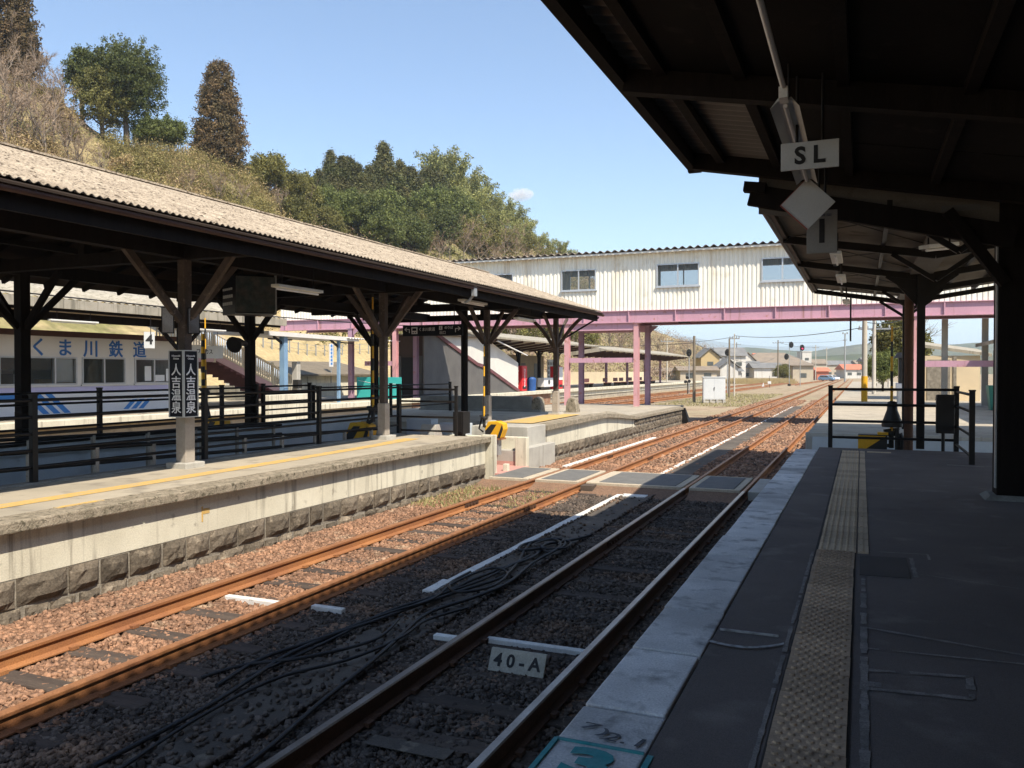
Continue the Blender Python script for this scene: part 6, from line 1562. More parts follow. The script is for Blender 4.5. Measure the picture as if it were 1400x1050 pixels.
# ================================================================ town
def house(px, depth, w_, d_, he, hr, mw, mr, lab, cat='house', gable=False, rot=0.0, hip=False, z0=-0.24):
    x, y = wp(px, depth)
    t = thing('house' if cat == 'house' else cat.replace(' ', '_'), lab, cat, (x, y, z0))
    def loc(bm, name, m, par=None):
        o = bm.build(name, m, None); o.parent = par or t; return o
    b = MB(); b.box(-w_ / 2, 0, 0, w_ / 2, d_, he)
    if gable: b.prism([(-w_ / 2, 0.0, he), (w_ / 2, 0.0, he), (0, 0.0, hr - 0.15)], [(-w_ / 2, d_, he), (w_ / 2, d_, he), (0, d_, hr - 0.15)])
    loc(b, 'wall', mw)
    b = MB(); o = 0.6
    if gable:
        for s in (-1, 1): b.prism([(s * (w_ / 2 + o), -o, he - 0.25), (0, -o, hr), (0, -o, hr + 0.2), (s * (w_ / 2 + o), -o, he - 0.05)], [(s * (w_ / 2 + o), d_ + o, he - 0.25), (0, d_ + o, hr), (0, d_ + o, hr + 0.2), (s * (w_ / 2 + o), d_ + o, he - 0.05)])
    elif hip: b.add([(-w_ / 2 - o, -o, he), (w_ / 2 + o, -o, he), (w_ / 2 + o, d_ + o, he), (-w_ / 2 - o, d_ + o, he), (-w_ / 2 + d_ / 2, d_ / 2, hr), (w_ / 2 - d_ / 2, d_ / 2, hr)], [(0, 1, 5, 4), (1, 2, 5), (2, 3, 4, 5), (3, 0, 4), (3, 2, 1, 0)])
    elif hr > he + 0.3: b.prism([(-w_ / 2 - o, -o, he - 0.1), (-w_ / 2 - o, d_ / 2, hr), (-w_ / 2 - o, d_ + o, he - 0.1)], [(w_ / 2 + o, -o, he - 0.1), (w_ / 2 + o, d_ / 2, hr), (w_ / 2 + o, d_ + o, he - 0.1)])
    else: b.box(-w_ / 2 - 0.2, -0.2, he + 0.002, w_ / 2 + 0.2, d_ + 0.2, hr + 0.05)
    loc(b, 'roof', mr)
    n = max(1, int(w_ / 2.6)); fl = max(1, int(he / 2.8))
    for f in range(fl):
        for k in range(n):
            cx = -w_ / 2 + (k + 0.5) * w_ / n; z = 0.9 + f * 2.8
            if rnd.random() < 0.25: continue
            b = MB(); b.box(cx - 0.75, -0.05, z + 0.2, cx + 0.75, -0.004, min(z + 1.2, he - 0.2)); loc(b, 'window', 'vend_dark')
    t.rotation_euler = (0, 0, R(22.9 + rot))
    return t
mat('tile_grey', (0.15, 0.148, 0.145), (0.20, 0.195, 0.185), 0.6, 0.7, fine=0.2, fscale=8)
mat('tile_brown', (0.24, 0.19, 0.14), (0.19, 0.155, 0.12), 0.6, 0.8, fine=0.15, fscale=8)
mat('tile_orange', (0.50, 0.17, 0.10), (0.44, 0.15, 0.09), 0.6, 0.8, fine=0.1)
mat('wall_yellow', (0.44, 0.33, 0.17), (0.39, 0.30, 0.16), 0.5, 0.85, fine=0.1)
mat('wall_white', (0.56, 0.54, 0.50), (0.47, 0.455, 0.42), 0.4, 0.85, fine=0.1, drip=(1.5, 0.5, 0.75, (0.36, 0.34, 0.3)))
mat('wall_beige', (0.42, 0.36, 0.27), (0.35, 0.305, 0.235), 0.4, 0.85, fine=0.12)
mat('car_blue', (0.16, 0.28, 0.42), (0.17, 0.29, 0.43), 2, 0.3, fine=0.0, spec=0.5)
mat('car_white', (0.78, 0.78, 0.77), (0.76, 0.76, 0.75), 2, 0.3, fine=0.0, spec=0.5)
house(971, 205, 4.6, 7, 6.0, 8.2, 'wall_yellow', 'tile_grey', 'house with a yellow gable wall and dark grey roof', gable=True)
house(1001, 215, 7.0, 8, 6.6, 8.8, 'wall_white', 'tile_grey', 'two storey white house with a dark grey roof')
house(997, 180, 3.9, 6, 3.4, 5.0, 'wall_white', 'tile_grey', 'small dark gabled house behind the brown pole', gable=True)
house(1007, 186, 2.2, 5, 2.6, 3.3, 'wall_white', 'tile_grey', 'plain white hut right of the dark gabled house')
house(1027, 230, 5.5, 7, 3.6, 5.4, 'wall_white', 'tile_grey', 'white bungalow with a pale grey roof, left of the pair', gable=False)
house(1050, 225, 7.5, 7, 3.5, 4.9, 'wall_white', 'tile_grey', 'white bungalow with a pale grey roof, right of the pair')
house(1062, 300, 24, 14, 5.2, 9.4, 'wall_beige', 'tile_brown', 'large hall with a broad brown hipped roof', hip=True)
house(1022, 270, 6, 8, 5.4, 8.6, 'wall_white', 'tile_brown', 'brown roofed house left of the large hall', gable=True)
house(1045, 420, 9, 8, 9.6, 11.8, 'wall_white', 'tile_orange', 'pinkish orange roof rising behind the large brown hall')
house(1103, 320, 3.6, 6, 10.0, 10.2, 'wall_white', 'wall_white', 'narrow white block of flats right of the signals', cat='apartment block')
house(1098, 185, 4.6, 6, 3.9, 4.3, 'wall_beige', 'tile_brown', 'beige open fronted shed behind the signals', cat='shed')
house(1125, 240, 3.4, 4, 2.6, 3.6, 'tile_orange', 'tile_orange', 'small orange hut beside the parked cars', cat='hut')
house(1121, 330, 5, 6, 5.6, 7.4, 'wall_beige', 'tile_brown', 'brown roofed house between the flats and the floodlight mast')
house(1143, 360, 8, 8, 5.4, 7.2, 'wall_beige', 'tile_grey', 'grey roofed house left of the floodlight mast')
house(1168, 290, 6.5, 8, 3.2, 5.0, 'wall_white', 'tile_orange', 'low house with a bright red roof at the end of the tracks')
house(966, 330, 9, 8, 7.2, 9.0, 'wall_white', 'tile_grey', 'white house behind the yellow gabled one')
house(955, 170, 7.5, 5, 2.8, 3.6, 'wall_beige', 'tile_brown', 'low brown roofed shed left of the yellow gabled house', cat='shed')
house(930, 175, 9, 5, 2.6, 3.3, 'wall_beige', 'tile_brown', 'long low shed beyond the end of the far platform', cat='shed')
house(1012, 480, 12, 9, 9, 11, 'wall_white', 'wall_white', 'distant white building above the bungalows', cat='apartment block')
house(1190, 330, 5, 6, 6.5, 8, 'wall_beige', 'tile_grey', 'grey roofed house behind the concrete pole')
house(1090, 520, 12, 9, 9, 11, 'wall_white', 'tile_grey', 'distant pale house above the large brown roof')
rr_ = random.Random(31)
for k, px in enumerate((936, 948, 962, 976, 990, 1003, 1016, 1032, 1048, 1070, 1084, 1098, 1112, 1126, 1138, 1150, 1162, 1174, 1186)):
    house(px + rr_.uniform(-4, 4), rr_.uniform(360, 560), rr_.uniform(8, 13), 8, rr_.uniform(3.2, 6.4), rr_.uniform(7.0, 9.0), rr_.choice(['wall_white', 'wall_beige']), rr_.choice(['tile_grey', 'tile_brown', 'tile_grey']), 'small distant house among the hazy roofs of the town', rot=rr_.uniform(-35, 35))['group'] = 'distant roofs of the town'
def car(px, depth, m, lab, rot):
    x, y = wp(px, depth)
    t = thing('parked_car', lab, 'car', (x, y, -0.24), 'cars parked beside the tracks')
    def loc(bm, name, mm, par=None, bevel=0.0):
        o = bm.build(name, mm, None, bevel); o.parent = par or t; return o
    side = [(-2.0, 0.3), (2.0, 0.3), (2.05, 0.7), (1.9, 0.85), (1.1, 0.95), (0.5, 1.45), (-1.3, 1.5), (-1.85, 1.0), (-2.05, 0.8)]
    b = MB(); b.prism([(u, -0.8, v) for u, v in side], [(u, 0.8, v) for u, v in side]); loc(b, 'body', m, None, 0.05)
    b = MB(); win = [(0.95, 1.0), (0.45, 1.4), (-1.2, 1.44), (-1.65, 1.02)]; b.prism([(u, -0.815, v) for u, v in win], [(u, 0.815, v) for u, v in win]); loc(b, 'side_windows', 'vend_dark')
    b = MB(); b.prism([(1.12, -0.68, 0.97), (1.12, 0.68, 0.97), (0.56, 0.62, 1.43), (0.56, -0.62, 1.43)], [(1.15, -0.68, 0.98), (1.15, 0.68, 0.98), (0.59, 0.62, 1.44), (0.59, -0.62, 1.44)]); loc(b, 'windscreen', 'vend_dark')
    for u in (-1.25, 1.25):
        for v in (-0.72, 0.72):
            b = MB(); b.tube([(u, v - 0.1, 0.3), (u, v + 0.1, 0.3)], 0.31, 14); wv = loc(b, 'wheel', 'gear_black')
            b = MB(); b.tube([(u, v - 0.108, 0.3), (u, v + 0.108, 0.3)], 0.18, 10); loc(b, 'rim', 'galv', wv)
    for v in (-0.55, 0.55):
        b = MB(); b.cbox((2.04, v, 0.66), (0.06, 0.3, 0.14)); loc(b, 'headlight', 'letter_white')
    t.rotation_euler = (0, 0, R(rot))
car(1130, 215, 'car_blue', 'blue parked car beside the small orange hut', -20)
car(1137.5, 230, 'car_white', 'white parked car right of the blue one', -40)
# ================================================================ hill, far hills, trees
PXS = np.array([-700, -500, -300, -150, 0, 60, 130, 180, 230, 270, 340, 400, 450, 500, 600, 700, 760, 800, 860, 900, 960, 1010, 1060, 1110.])
YC = np.array([-160, -120, -60, 20, 95, 128, 180, 204, 216, 226, 236, 268, 290, 290, 285, 318, 348, 372, 425, 455, 474, 488, 498, 506.])
DC = np.array([70, 80, 90, 98, 104, 104, 106, 108, 110, 112, 118, 128, 150, 160, 185, 215, 235, 250, 280, 310, 360, 420, 480, 560.])
def plan(px, depth):
    c = (px - 700) / 1132 * depth; a = R(22.8925)
    return c * math.cos(a) - depth * math.sin(a), c * math.sin(a) + depth * math.cos(a)
def dbase(px):
    xr = plan(px, 1.0)[0]
    return min(37.5 / max(-xr, 0.05), 150 + max(0, px - 900) * 1.2)
def elev(y): return (507.5 - y) / 1132
def surf(px, u, lift=0.0):
    db = dbase(px); dc = max(float(np.interp(px, PXS, DC)), db + 12)
    ec = elev(float(np.interp(px, PXS, YC))); e0 = -2.6 / db
    d = db + (dc - db) * u
    e = e0 + (ec - e0) * (u ** 0.85)
    x, y = plan(px, d)
    wob = (math.sin(x * 0.31 + y * 0.17) + math.sin(x * 0.13 - y * 0.23)) * 0.5 * min(1, u * 3)
    return Vector((x, y, 2.3 + e * d + wob + lift)), d
def surf_y(px, y):
    db = dbase(px); ec = elev(float(np.interp(px, PXS, YC))); e0 = -2.6 / db
    u = min(1.0, max(0.0, (elev(y) - e0) / (ec - e0))) ** (1 / 0.85)
    return surf(px, u)
cols_ = np.arange(-700, 1111, 10.0); us = np.linspace(0, 1, 30)
V = []; nU = len(us) + 2
for px in cols_:
    for u in us: V.append(surf(px, u)[0])
    p, d = surf(px, 1.0)
    q = plan(px, d + 30); V.append(Vector((q[0], q[1], p.z * 0.9 - 1))); q = plan(px, d + 140); V.append(Vector((q[0], q[1], -1)))
F = np.array([(i * nU + j, (i + 1) * nU + j, (i + 1) * nU + j + 1, i * nU + j + 1) for i in range(len(cols_) - 1) for j in range(nU - 1)])
hill = fast_mesh('hill', np.array([tuple(v) for v in V]), F, ['hill_soil', 'dry_grass'], smooth=True)
mi = np.zeros(len(F), dtype=np.int32)
for k, f in enumerate(F):
    i, j = f[0] // nU, f[0] % nU
    if 270 < cols_[i] < 560 and j < 12: mi[k] = 1
hill.data.polygons.foreach_set('material_index', mi)
struct(hill, 'brush covered hillside behind the station')
# terrace lines on the mown slope
for z_, lab in ((0.20, 'lower wire fence along the mown slope'), (0.30, 'upper wire fence along the mown slope')):
    t = thing('wire_fence', lab, 'fence', tuple(surf(400, z_)[0]))
    pts = [surf(px, z_)[0] for px in range(360, 640, 12)]
    b = MB()
    for p in pts: b.box(p.x - 0.04, p.y - 0.04, p.z - 0.2, p.x + 0.04, p.y + 0.04, p.z + 1.1)
    b.each('post', 'galv', t)
    b = MB()
    for h in (0.5, 1.0): b.tube([p + Vector((0, 0, h)) for p in pts], 0.015, 4)
    b.build('wires', 'galv', t)

def quads(C, size, n_per, spread, up=0.3, asp=0.6):
    """leaf-sized quads scattered round clump centres C (k,3)"""
    k = len(C)
    P = np.repeat(C, n_per, 0) + nrng.normal(0, 1, (k * n_per, 3)) * spread
    n = len(P)
    a = nrng.normal(0, 1, (n, 3)); a[:, 2] = a[:, 2] * 0.7 + up; a /= np.linalg.norm(a, axis=1)[:, None]
    r = nrng.normal(0, 1, (n, 3)); t1_ = np.cross(a, r); t1_ /= np.linalg.norm(t1_, axis=1)[:, None]; t2_ = np.cross(a, t1_)
    s = size * nrng.uniform(0.55, 1.3, n)[:, None]
    V = np.stack([P - t1_ * s, P + t2_ * s * asp, P + t1_ * s, P - t2_ * s * asp], 1).reshape(-1, 3)
    return V
def leafmesh(name, V, m, parent=None):
    return fast_mesh(name, V, np.arange(len(V)).reshape(-1, 4), m, parent=parent)
def limb(b, p, q, r0, r1, n=6):
    p = Vector(p); q = Vector(q); L = (q - p).length
    pts = [p.lerp(q, k / 4) + Vector((rnd.uniform(-1, 1), rnd.uniform(-1, 1), 0)) * L * 0.03 * (0 < k < 4) for k in range(5)]
    b.tube(pts, [r0 + (r1 - r0) * k / 4 for k in range(5)], n, cap=False)
def tree_obj(name, label, cat, group=None):
    return thing(name, label, cat, (0, 0, 0), group)

def conifer(h, rb, m, nclump, nleaf, size, top=0.12, flat=0.75, name='conifer_tree', lab='', base=0.08, bm='bark', puff=1.9):
    t = tree_obj(name, lab, 'tree')
    b = MB(); limb(b, (0, 0, -0.5), (0, 0, h * 0.93), h * 0.022 + 0.05, 0.05, 8); b.build('trunk', bm, t)
    nb = nclump // 3
    Cs = []
    for k in range(nb):
        u = 1 - rnd.random() ** 0.62
        z = h * (base + (1 - base) * u)
        L = rb * ((1 - u) ** flat * (1 - top) + top) * (0.55 + 0.45 * min(1, u * 6)) * rnd.uniform(0.78, 1.1) + 0.1
        if u > 0.95: L *= 0.5
        a = rnd.uniform(0, 6.283); rise = rnd.uniform(-0.30, 0.12)
        for f in (0.55, 0.8, 1.0):
            rr = L * f + rnd.uniform(-.1, .1)
            Cs.append((math.cos(a) * rr + rnd.gauss(0, .12), math.sin(a) * rr + rnd.gauss(0, .12), z + rr * rise + (0.25 * f * f if f == 1.0 else 0)))
    Cs.append((0, 0, h * 0.96))
    leafmesh('crown', quads(np.array(Cs), size, nleaf, np.array([size * puff, size * puff, size * puff * 0.85])), m, t)
    return t
def broadleaf(h, r, m, nclump, nleaf, size, trunk=0.3, squash=1.0, name='broadleaf_tree', lab='', lobes=7, bm='bark', rag=0.25):
    t = tree_obj(name, lab, 'tree')
    b = MB(); zc = h - r * squash
    limb(b, (0, 0, -0.5), (0, 0, zc), 0.03 * h, 0.015 * h, 8)
    L = []
    for k in range(lobes):
        a = 6.283 * k / lobes + rnd.uniform(-.4, .4); e = rnd.uniform(-0.75, 1.25)
        d = Vector((math.cos(a) * math.cos(e), math.sin(a) * math.cos(e), math.sin(e) * squash)) * r * rnd.uniform(0.45, 0.62)
        L.append((Vector((0, 0, zc)) + d, r * rnd.uniform(0.38, 0.55)))
        limb(b, (0, 0, h * trunk + rnd.uniform(0, .2) * h), Vector((0, 0, zc)) + d * 1.2, 0.011 * h, 0.004 * h, 5)
    b.build('trunk', bm, t)
    Cs = []
    per = nclump // lobes
    for c, rr in L:
        d = nrng.normal(0, 1, (per, 3)); d /= np.linalg.norm(d, axis=1)[:, None]
        Cs.append(np.array(c) + d * rr * (nrng.uniform(0.3, 1, per) ** 0.5)[:, None] * (1 + nrng.normal(0, rag, per))[:, None])
    C = np.concatenate(Cs)
    leafmesh('crown', quads(C, size, nleaf, size * 1.6), m, t)
    return t
def bamboo(h, n, m, size, name='bamboo_clump', lab=''):
    t = tree_obj(name, lab, 'bamboo')
    b = MB(); Cs = []
    for k in range(n):
        a = rnd.uniform(0, 6.28); r0 = rnd.uniform(0, 1.5); hh = h * rnd.uniform(0.7, 1.0); bend = rnd.uniform(0.12, 0.3) * hh
        pts = [Vector((math.cos(a) * (r0 + bend * (u ** 3)), math.sin(a) * (r0 + bend * (u ** 3)), hh * (u - 0.10 * u ** 6))) for u in np.linspace(0, 1, 8)]
        b.tube(pts, [0.06 * (1 - 0.85 * u) for u in np.linspace(0, 1, 8)], 5, cap=False)
        for u in np.linspace(0.35, 1.0, 16):
            i = min(6, int(u * 7)); p = pts[i].lerp(pts[i + 1], u * 7 - i); w_ = 0.55 * (1.25 - u)+0.12
            for _ in range(3): Cs.append(tuple(p + Vector((rnd.gauss(0, w_), rnd.gauss(0, w_), rnd.gauss(-0.1, 0.25)))))
    b.build('canes', 'scrub_olive', t)
    leafmesh('foliage', quads(np.array(Cs), size, 9, 0.28), m, t)
    return t
def bare(h, lab='', name='bare_tree', spread=0.55, n0=7, m='twig', bm='bark_pale'):
    t = tree_obj(name, lab, 'tree')
    b = MB(); tw = []
    limb(b, (0, 0, -0.5), (rnd.uniform(-.3, .3), rnd.uniform(-.3, .3), h * 0.55), 0.016 * h, 0.008 * h, 6)
    for k in range(n0):
        a = 6.283 * k / n0 + rnd.uniform(-.4, .4); z0 = h * rnd.uniform(0.2, 0.55)
        p = Vector((0, 0, z0)); q = p + Vector((math.cos(a) * spread, math.sin(a) * spread, rnd.uniform(0.7, 1.2))).normalized() * h * rnd.uniform(0.35, 0.55)
        limb(b, p, q, 0.008 * h, 0.003 * h, 5)
        for j in range(6):
            s = p.lerp(q, rnd.uniform(0.25, 1)); d = (Vector((rnd.gauss(0, 0.5), rnd.gauss(0, 0.5), rnd.uniform(0.3, 1.0)))).normalized(); e = s + d * h * rnd.uniform(0.1, 0.24)
            limb(b, s, e, 0.003 * h, 0.0012 * h, 4)
            for _ in range(16):
                s2 = s.lerp(e, rnd.uniform(0.2, 1)); d2 = (d + Vector((rnd.gauss(0, .5), rnd.gauss(0, .5), rnd.gauss(0, .4)))).normalized(); tw.append((s2, s2 + d2 * h * rnd.uniform(0.04, 0.12)))
    b.build('trunk', bm, t)
    V = []
    for p, q in tw:
        s = (q - p).cross(Vector((rnd.gauss(0, 1), rnd.gauss(0, 1), rnd.gauss(0, 1)))).normalized() * 0.0022 * h
        V += [tuple(p - s), tuple(p + s), tuple(q + s * 0.4), tuple(q - s * 0.4)]
    leafmesh('twigs', np.array(V), m, t)
    return t
first = {}
def place(proto, px, ybase, scale, lab, group=None, rz=None, z=(1, 1), sink=0.6):
    p, d = surf_y(px, ybase)
    o = proto
    if first.get(proto.name): o = dup(proto, label=lab)
    first[proto.name] = True
    o.location = (p.x, p.y, p.z - sink); o.rotation_euler = (0, 0, rnd.uniform(0, 6.28) if rz is None else rz); o.scale = (scale * z[0], scale * z[0], scale * z[1])
    o['label'] = lab
    if group: o['group'] = group
    return d
# lone trees on the crest
ced = conifer(15.5, 3.8, 'leaf_cedar', 1650, 30, 0.15, top=0.16, flat=0.62, puff=1.7, name='cedar_tree', base=0.03)
place(ced, 302, 226, 1.0, 'tall rusty brown cedar standing alone on the crest of the hill', sink=1.2)
rt = broadleaf(13.2, 4.9, 'leaf_green', 1150, 34, 0.125, trunk=0.3, squash=1.2, lobes=22, rag=0.22)
place(rt, 176, 198, 1.08, 'large round topped evergreen tree on the crest, left of the brown cedar', sink=0)
br2 = broadleaf(9.6, 3.2, 'leaf_olive', 700, 34, 0.12, trunk=0.10, squash=1.45, lobes=14, rag=0.22)
place(br2, 143, 190, 1.12, 'olive green leafy tree leaning in front of the round topped evergreen')
br3 = broadleaf(9.5, 2.2, 'leaf_green', 420, 34, 0.12, trunk=0.25, squash=1.3, lobes=9, rag=0.22)
place(br3, 116, 168, 1.05, 'narrow green tree at the left edge of the crest group')
con = conifer(13.0, 3.7, 'leaf_conifer', 760, 30, 0.18, top=0.02, flat=1.05, puff=2.0)
con2 = conifer(12.0, 3.8, 'leaf_conifer', 700, 30, 0.18, top=0.03, flat=0.95, puff=2.0)
brd = broadleaf(8.0, 3.6, 'leaf_green', 620, 32, 0.16, trunk=0.15, squash=0.85, lobes=13, rag=0.3)
bro = broadleaf(7.0, 3.4, 'leaf_olive', 580, 32, 0.16, trunk=0.15, squash=0.8, lobes=13, rag=0.3)
bam = bamboo(11.5, 15, 'leaf_bamboo', 0.2)
ba1 = bare(8.0, spread=0.5); ba2 = bare(7.0, spread=0.7, m='scrub_brown')
G1 = 'conifers of the dense stand on the hill'; G2 = 'leafy trees of the wooded hill'; G3 = 'bamboo plumes on the right shoulder of the hill'; G4 = 'bare trees on the hillside'
place(ced, 15, 110, 1.0, 'brown conifer at the top left corner of the hill', G1)
for px, yb, s in ((448, 294, .95), (468, 296, .90), (487, 300, .98), (508, 285, 1.05), (527, 290, 1.12), (548, 292, 1.12), (432, 292, .72), (500, 312, .85), (458, 314, .8), (565, 300, 1.05)):
    place(con, px + rnd.uniform(-5, 5), yb, s * 0.84 * rnd.uniform(.9, 1.1), 'dark green conifer of the dense stand on the hill behind the footbridge', G1, z=(rnd.uniform(1.0, 1.35), rnd.uniform(0.82, 1.12)))
for px, yb, s in ((518, 288, 1.2), (556, 285, 1.25), (583, 290, 1.2), (600, 300, 1.1), (540, 300, 1.15), (477, 290, 1.0), (572, 312, 1.1)):
    place(con2, px, yb, s * 0.84, 'brownish conifer of the dense stand on the hill behind the footbridge', G1, z=(rnd.uniform(1.0, 1.35), rnd.uniform(0.82, 1.12)))
for px, yb, s in ((520, 330, 1.25), (545, 335, 1.1), (495, 335, 1.1), (590, 330, 1.25), (470, 330, 1.0), (612, 318, 1.2), (560, 350, 1.1), (630, 330, 1.2), (440, 318, .9), (605, 350, 1.1), (525, 350, 1.0)):
    place(brd, px, yb, s, 'dark leafy evergreen on the wooded hill below the conifers', G2)
for px, yb, s in ((640, 345, 1.1), (660, 350, 1.2), (575, 340, 1.0), (690, 350, .9), (415, 290, .9), (395, 275, .8), (445, 340, .9), (405, 320, .8), (720, 352, .8), (745, 356, .6)):
    place(bro, px, yb, s, 'olive green leafy tree on the wooded hill', G2)
place(bro, 368, 262, 0.95, 'pointed olive shrub tree on the crest right of the brown cedar')
place(brd, 235, 214, 0.62, 'low dark bushy tree just right of the round topped evergreen')
place(brd, 205, 212, 0.62, 'low dark bushy tree at the foot of the round topped evergreen')
for px, yb, s in ((600, 278, 1.25), (618, 285, 1.3), (636, 300, 1.25), (655, 305, 1.2), (672, 315, 1.1), (690, 322, 1.05), (706, 330, 1.1), (722, 338, 1.1), (738, 346, 1.1), (752, 352, 1.1), (768, 360, 1.15), (782, 368, 1.1), (648, 325, 1.2), (680, 340, 1.1), (710, 346, 1.1), (795, 378, 1.0)):
    place(bam, px, yb, s * float(np.interp(px, [600, 660, 700, 740, 800], [1.0, .95, .78, .6, .42])), 'feathery bamboo plumes on the right shoulder of the hill', G3)
for px, yb, s in ((30, 185, 1.1), (50, 205, 1.0), (62, 215, 1.1), (75, 190, .9), (95, 215, .9), (10, 215, 1.1), (110, 235, .8), (140, 245, .7), (40, 150, 1.0), (60, 140, .9), (75, 160, .8), (420, 300, .9), (445, 300, .8), (300, 282, .7), (385, 300, .7), (8, 160, 1.2), (90, 150, .7), (25, 120, 1.0)):
    place(ba1, px, yb, s, 'pale leafless tree among the brush on the hillside', G4)
for px, yb, s in ((615, 360, 1.2), (635, 365, 1.3), (655, 362, 1.2), (690, 360, 1.25), (675, 366, 1.1), (705, 362, 1.2), (20, 190, 1.0), (720, 366, .8), (600, 365, 1.0), (260, 270, .6), (330, 285, .7), (812, 378, .9), (800, 382, .9), (826, 388, .9), (842, 405, 1.0)):
    place(ba2, px, yb, s, 'brown leafless tree low on the hillside', G4)
G5 = 'trees behind the far platform'
for px, yb, s in ((690, 470, .9), (712, 474, .8), (742, 472, .85), (770, 478, .8), (800, 482, .85)):
    place(bro, px, yb, s, 'leafy tree behind the low far platform canopies', G5)
for px, yb, s in ((700, 482, 1.0), (728, 480, 1.1), (756, 482, 1.1), (785, 486, 1.1), (812, 486, 1.1), (832, 488, 1.2), (850, 490, 1.2), (868, 492, 1.1), (884, 494, 1.0), (900, 496, 1.0), (915, 497, .9), (935, 498, 1.0), (955, 500, 1.0)):
    place(ba1, px, yb, s, 'leafless tree behind the far platform canopies', G5)
G6 = 'rounded bushes on the brush covered slope'
bsh = broadleaf(2.6, 1.7, 'scrub_olive', 260, 30, 0.13, trunk=0.05, squash=0.75, lobes=8, rag=0.3, name='bush')
bst = broadleaf(2.4, 1.8, 'scrub_tan', 260, 30, 0.12, trunk=0.05, squash=0.7, lobes=8, rag=0.35, name='bush')
for k in range(30):
    px = rnd.uniform(-20, 450); yc = float(np.interp(px, PXS, YC)); yb = yc + rnd.uniform(6, 95)
    place(bsh if k % 3 else bst, px, yb, rnd.uniform(0.45, 1.0), 'yellow green bush on the brush covered slope' if k % 3 else 'dry tan bush on the brush covered slope', G6)
# brush on the slope: nobody could count it
def brush(name, n, m, lab, ufun, size, clump=22, px0=-200, px1=470, hgt=1.0, rmax=1.2):
    C = []
    while len(C) < n:
        px = rnd.uniform(px0, px1); u = rnd.random()
        p, d = surf(px, u)
        if not ufun(px, u, p): continue
        h = hgt * rnd.uniform(0.3, 1.0)
        for k in range(3): C.append((p.x + rnd.gauss(0, .5) * rmax, p.y + rnd.gauss(0, .5) * rmax, p.z + h * rnd.uniform(0, 1)))
    tag(leafmesh(name, quads(np.array(C), size, clump, np.array([.42, .42, .34]) * rmax, up=-0.6, asp=0.3), m), lab, 'brush', kind='stuff')
def nz(p, s, o=0.0): return math.sin(p.x * s + o) * math.cos(p.y * s * 1.13 + o * 2) + 0.5 * math.sin(p.y * s * 2.3 + p.x * s * 1.7 + o)
brush('scrub', 7500, 'scrub_tan', 'dry tan brush covering the hillside', lambda px, u, p: u > 0.3 and nz(p, 0.16) > -0.35, 0.17, hgt=1.5)
brush('scrub', 6000, 'scrub_olive', 'yellow green bamboo grass covering the hillside', lambda px, u, p: u > 0.3 and px > 60 and nz(p, 0.16, 2.0) > 0.15, 0.17, hgt=1.6)
brush('scrub', 4200, 'scrub_brown', 'grey brown leafless brush on the hillside', lambda px, u, p: u > 0.3 and (px < 130 or nz(p, 0.2, 4.0) > 0.55), 0.12, hgt=2.4)
brush('scrub', 2600, 'leaf_olive', 'mixed undergrowth below the trees of the wooded hill', lambda px, u, p: u > 0.25 and nz(p, 0.1, 1.0) > -0.4, 0.28, px0=410, px1=860, hgt=2.2, rmax=2.2)
brush('scrub', 1500, 'scrub_brown', 'brown brush at the foot of the wooded hill', lambda px, u, p: nz(p, 0.1, 3.0) > -0.2 and (px > 560 or u > 0.42), 0.25, px0=380, px1=1000, hgt=2.0, rmax=2.2)
brush('scrub', 3200, 'twig', 'grey brown scrub on the tail of the hill behind the far platform', lambda px, u, p: True, 0.22, px0=660, px1=1010, hgt=2.6, rmax=2.4)
# yard vegetation
x, y = wp(1231, 66)
ev = broadleaf(5.9, 2.25, 'leaf_olive', 900, 34, 0.12, trunk=0.2, squash=1.05, lobes=16, rag=0.1, lab='round evergreen tree beyond the end of the near platform')
ev.location = (x, y, 0.7); ev['label'] = 'round evergreen tree beyond the end of the near platform'
def shrub(px, depth, s, lab, proto, z0=-0.24):
    x, y = wp(px, depth); o = dup(proto, loc=(x, y, z0), rz=rnd.uniform(0, 6), scale=s, label=lab)
    if 'group' in o: del o['group']
    return o
shrub(1207, 62, 0.38, 'low green bush below the round evergreen tree', brd, 0.7)
shrub(1070, 180, 0.55, 'green bush to the left of the open fronted shed', bro)
shrub(1085, 230, 0.5, 'small dark bush in front of the large brown hall', brd)
shrub(828, 66, 0.0001, 'x', brd) if False else None
shrub(1250, 66, 1.0, 'bare tree showing above the beige shed roof', ba1, 0.7)
for k, (px, dp, s) in enumerate(((1145, 420, .9), (1165, 440, .9), (1110, 430, .9), (1080, 460, 1.0), (1055, 460, 1.0), (1030, 470, 1.0), (1000, 440, 1.1), (1185, 420, .9), (980, 420, 1.2), (960, 380, 1.2), (940, 360, 1.2), (1200, 350, .9), (925, 340, 1.1))):
    o = shrub(px, dp, s, 'distant leafy tree between the houses of the town', brd if k % 2 else bro); o['group'] = 'distant trees of the town'
x, y = wp(1038, 170)
n = 9000; X = nrng.uniform(-6, 6, n); Y = nrng.uniform(-5, 5, n); a = R(22.9)
wx = x + X * math.cos(a) - Y * math.sin(a); wy = y + X * math.sin(a) + Y * math.cos(a)
hh = nrng.uniform(0.5, 1.3, n); lx = nrng.normal(0, .15, n); wd = 0.05
Vg = np.stack([np.stack([wx - wd, wy, np.full(n, -.25)], 1), np.stack([wx + wd, wy, np.full(n, -.25)], 1), np.stack([wx + lx, wy, -.25 + hh], 1)], 1).reshape(-1, 3)
tag(fast_mesh('tall_grass', Vg, np.arange(3 * n).reshape(-1, 3), 'dry_grass'), 'patch of tall dry grass in front of the bungalows', 'grass', kind='stuff')

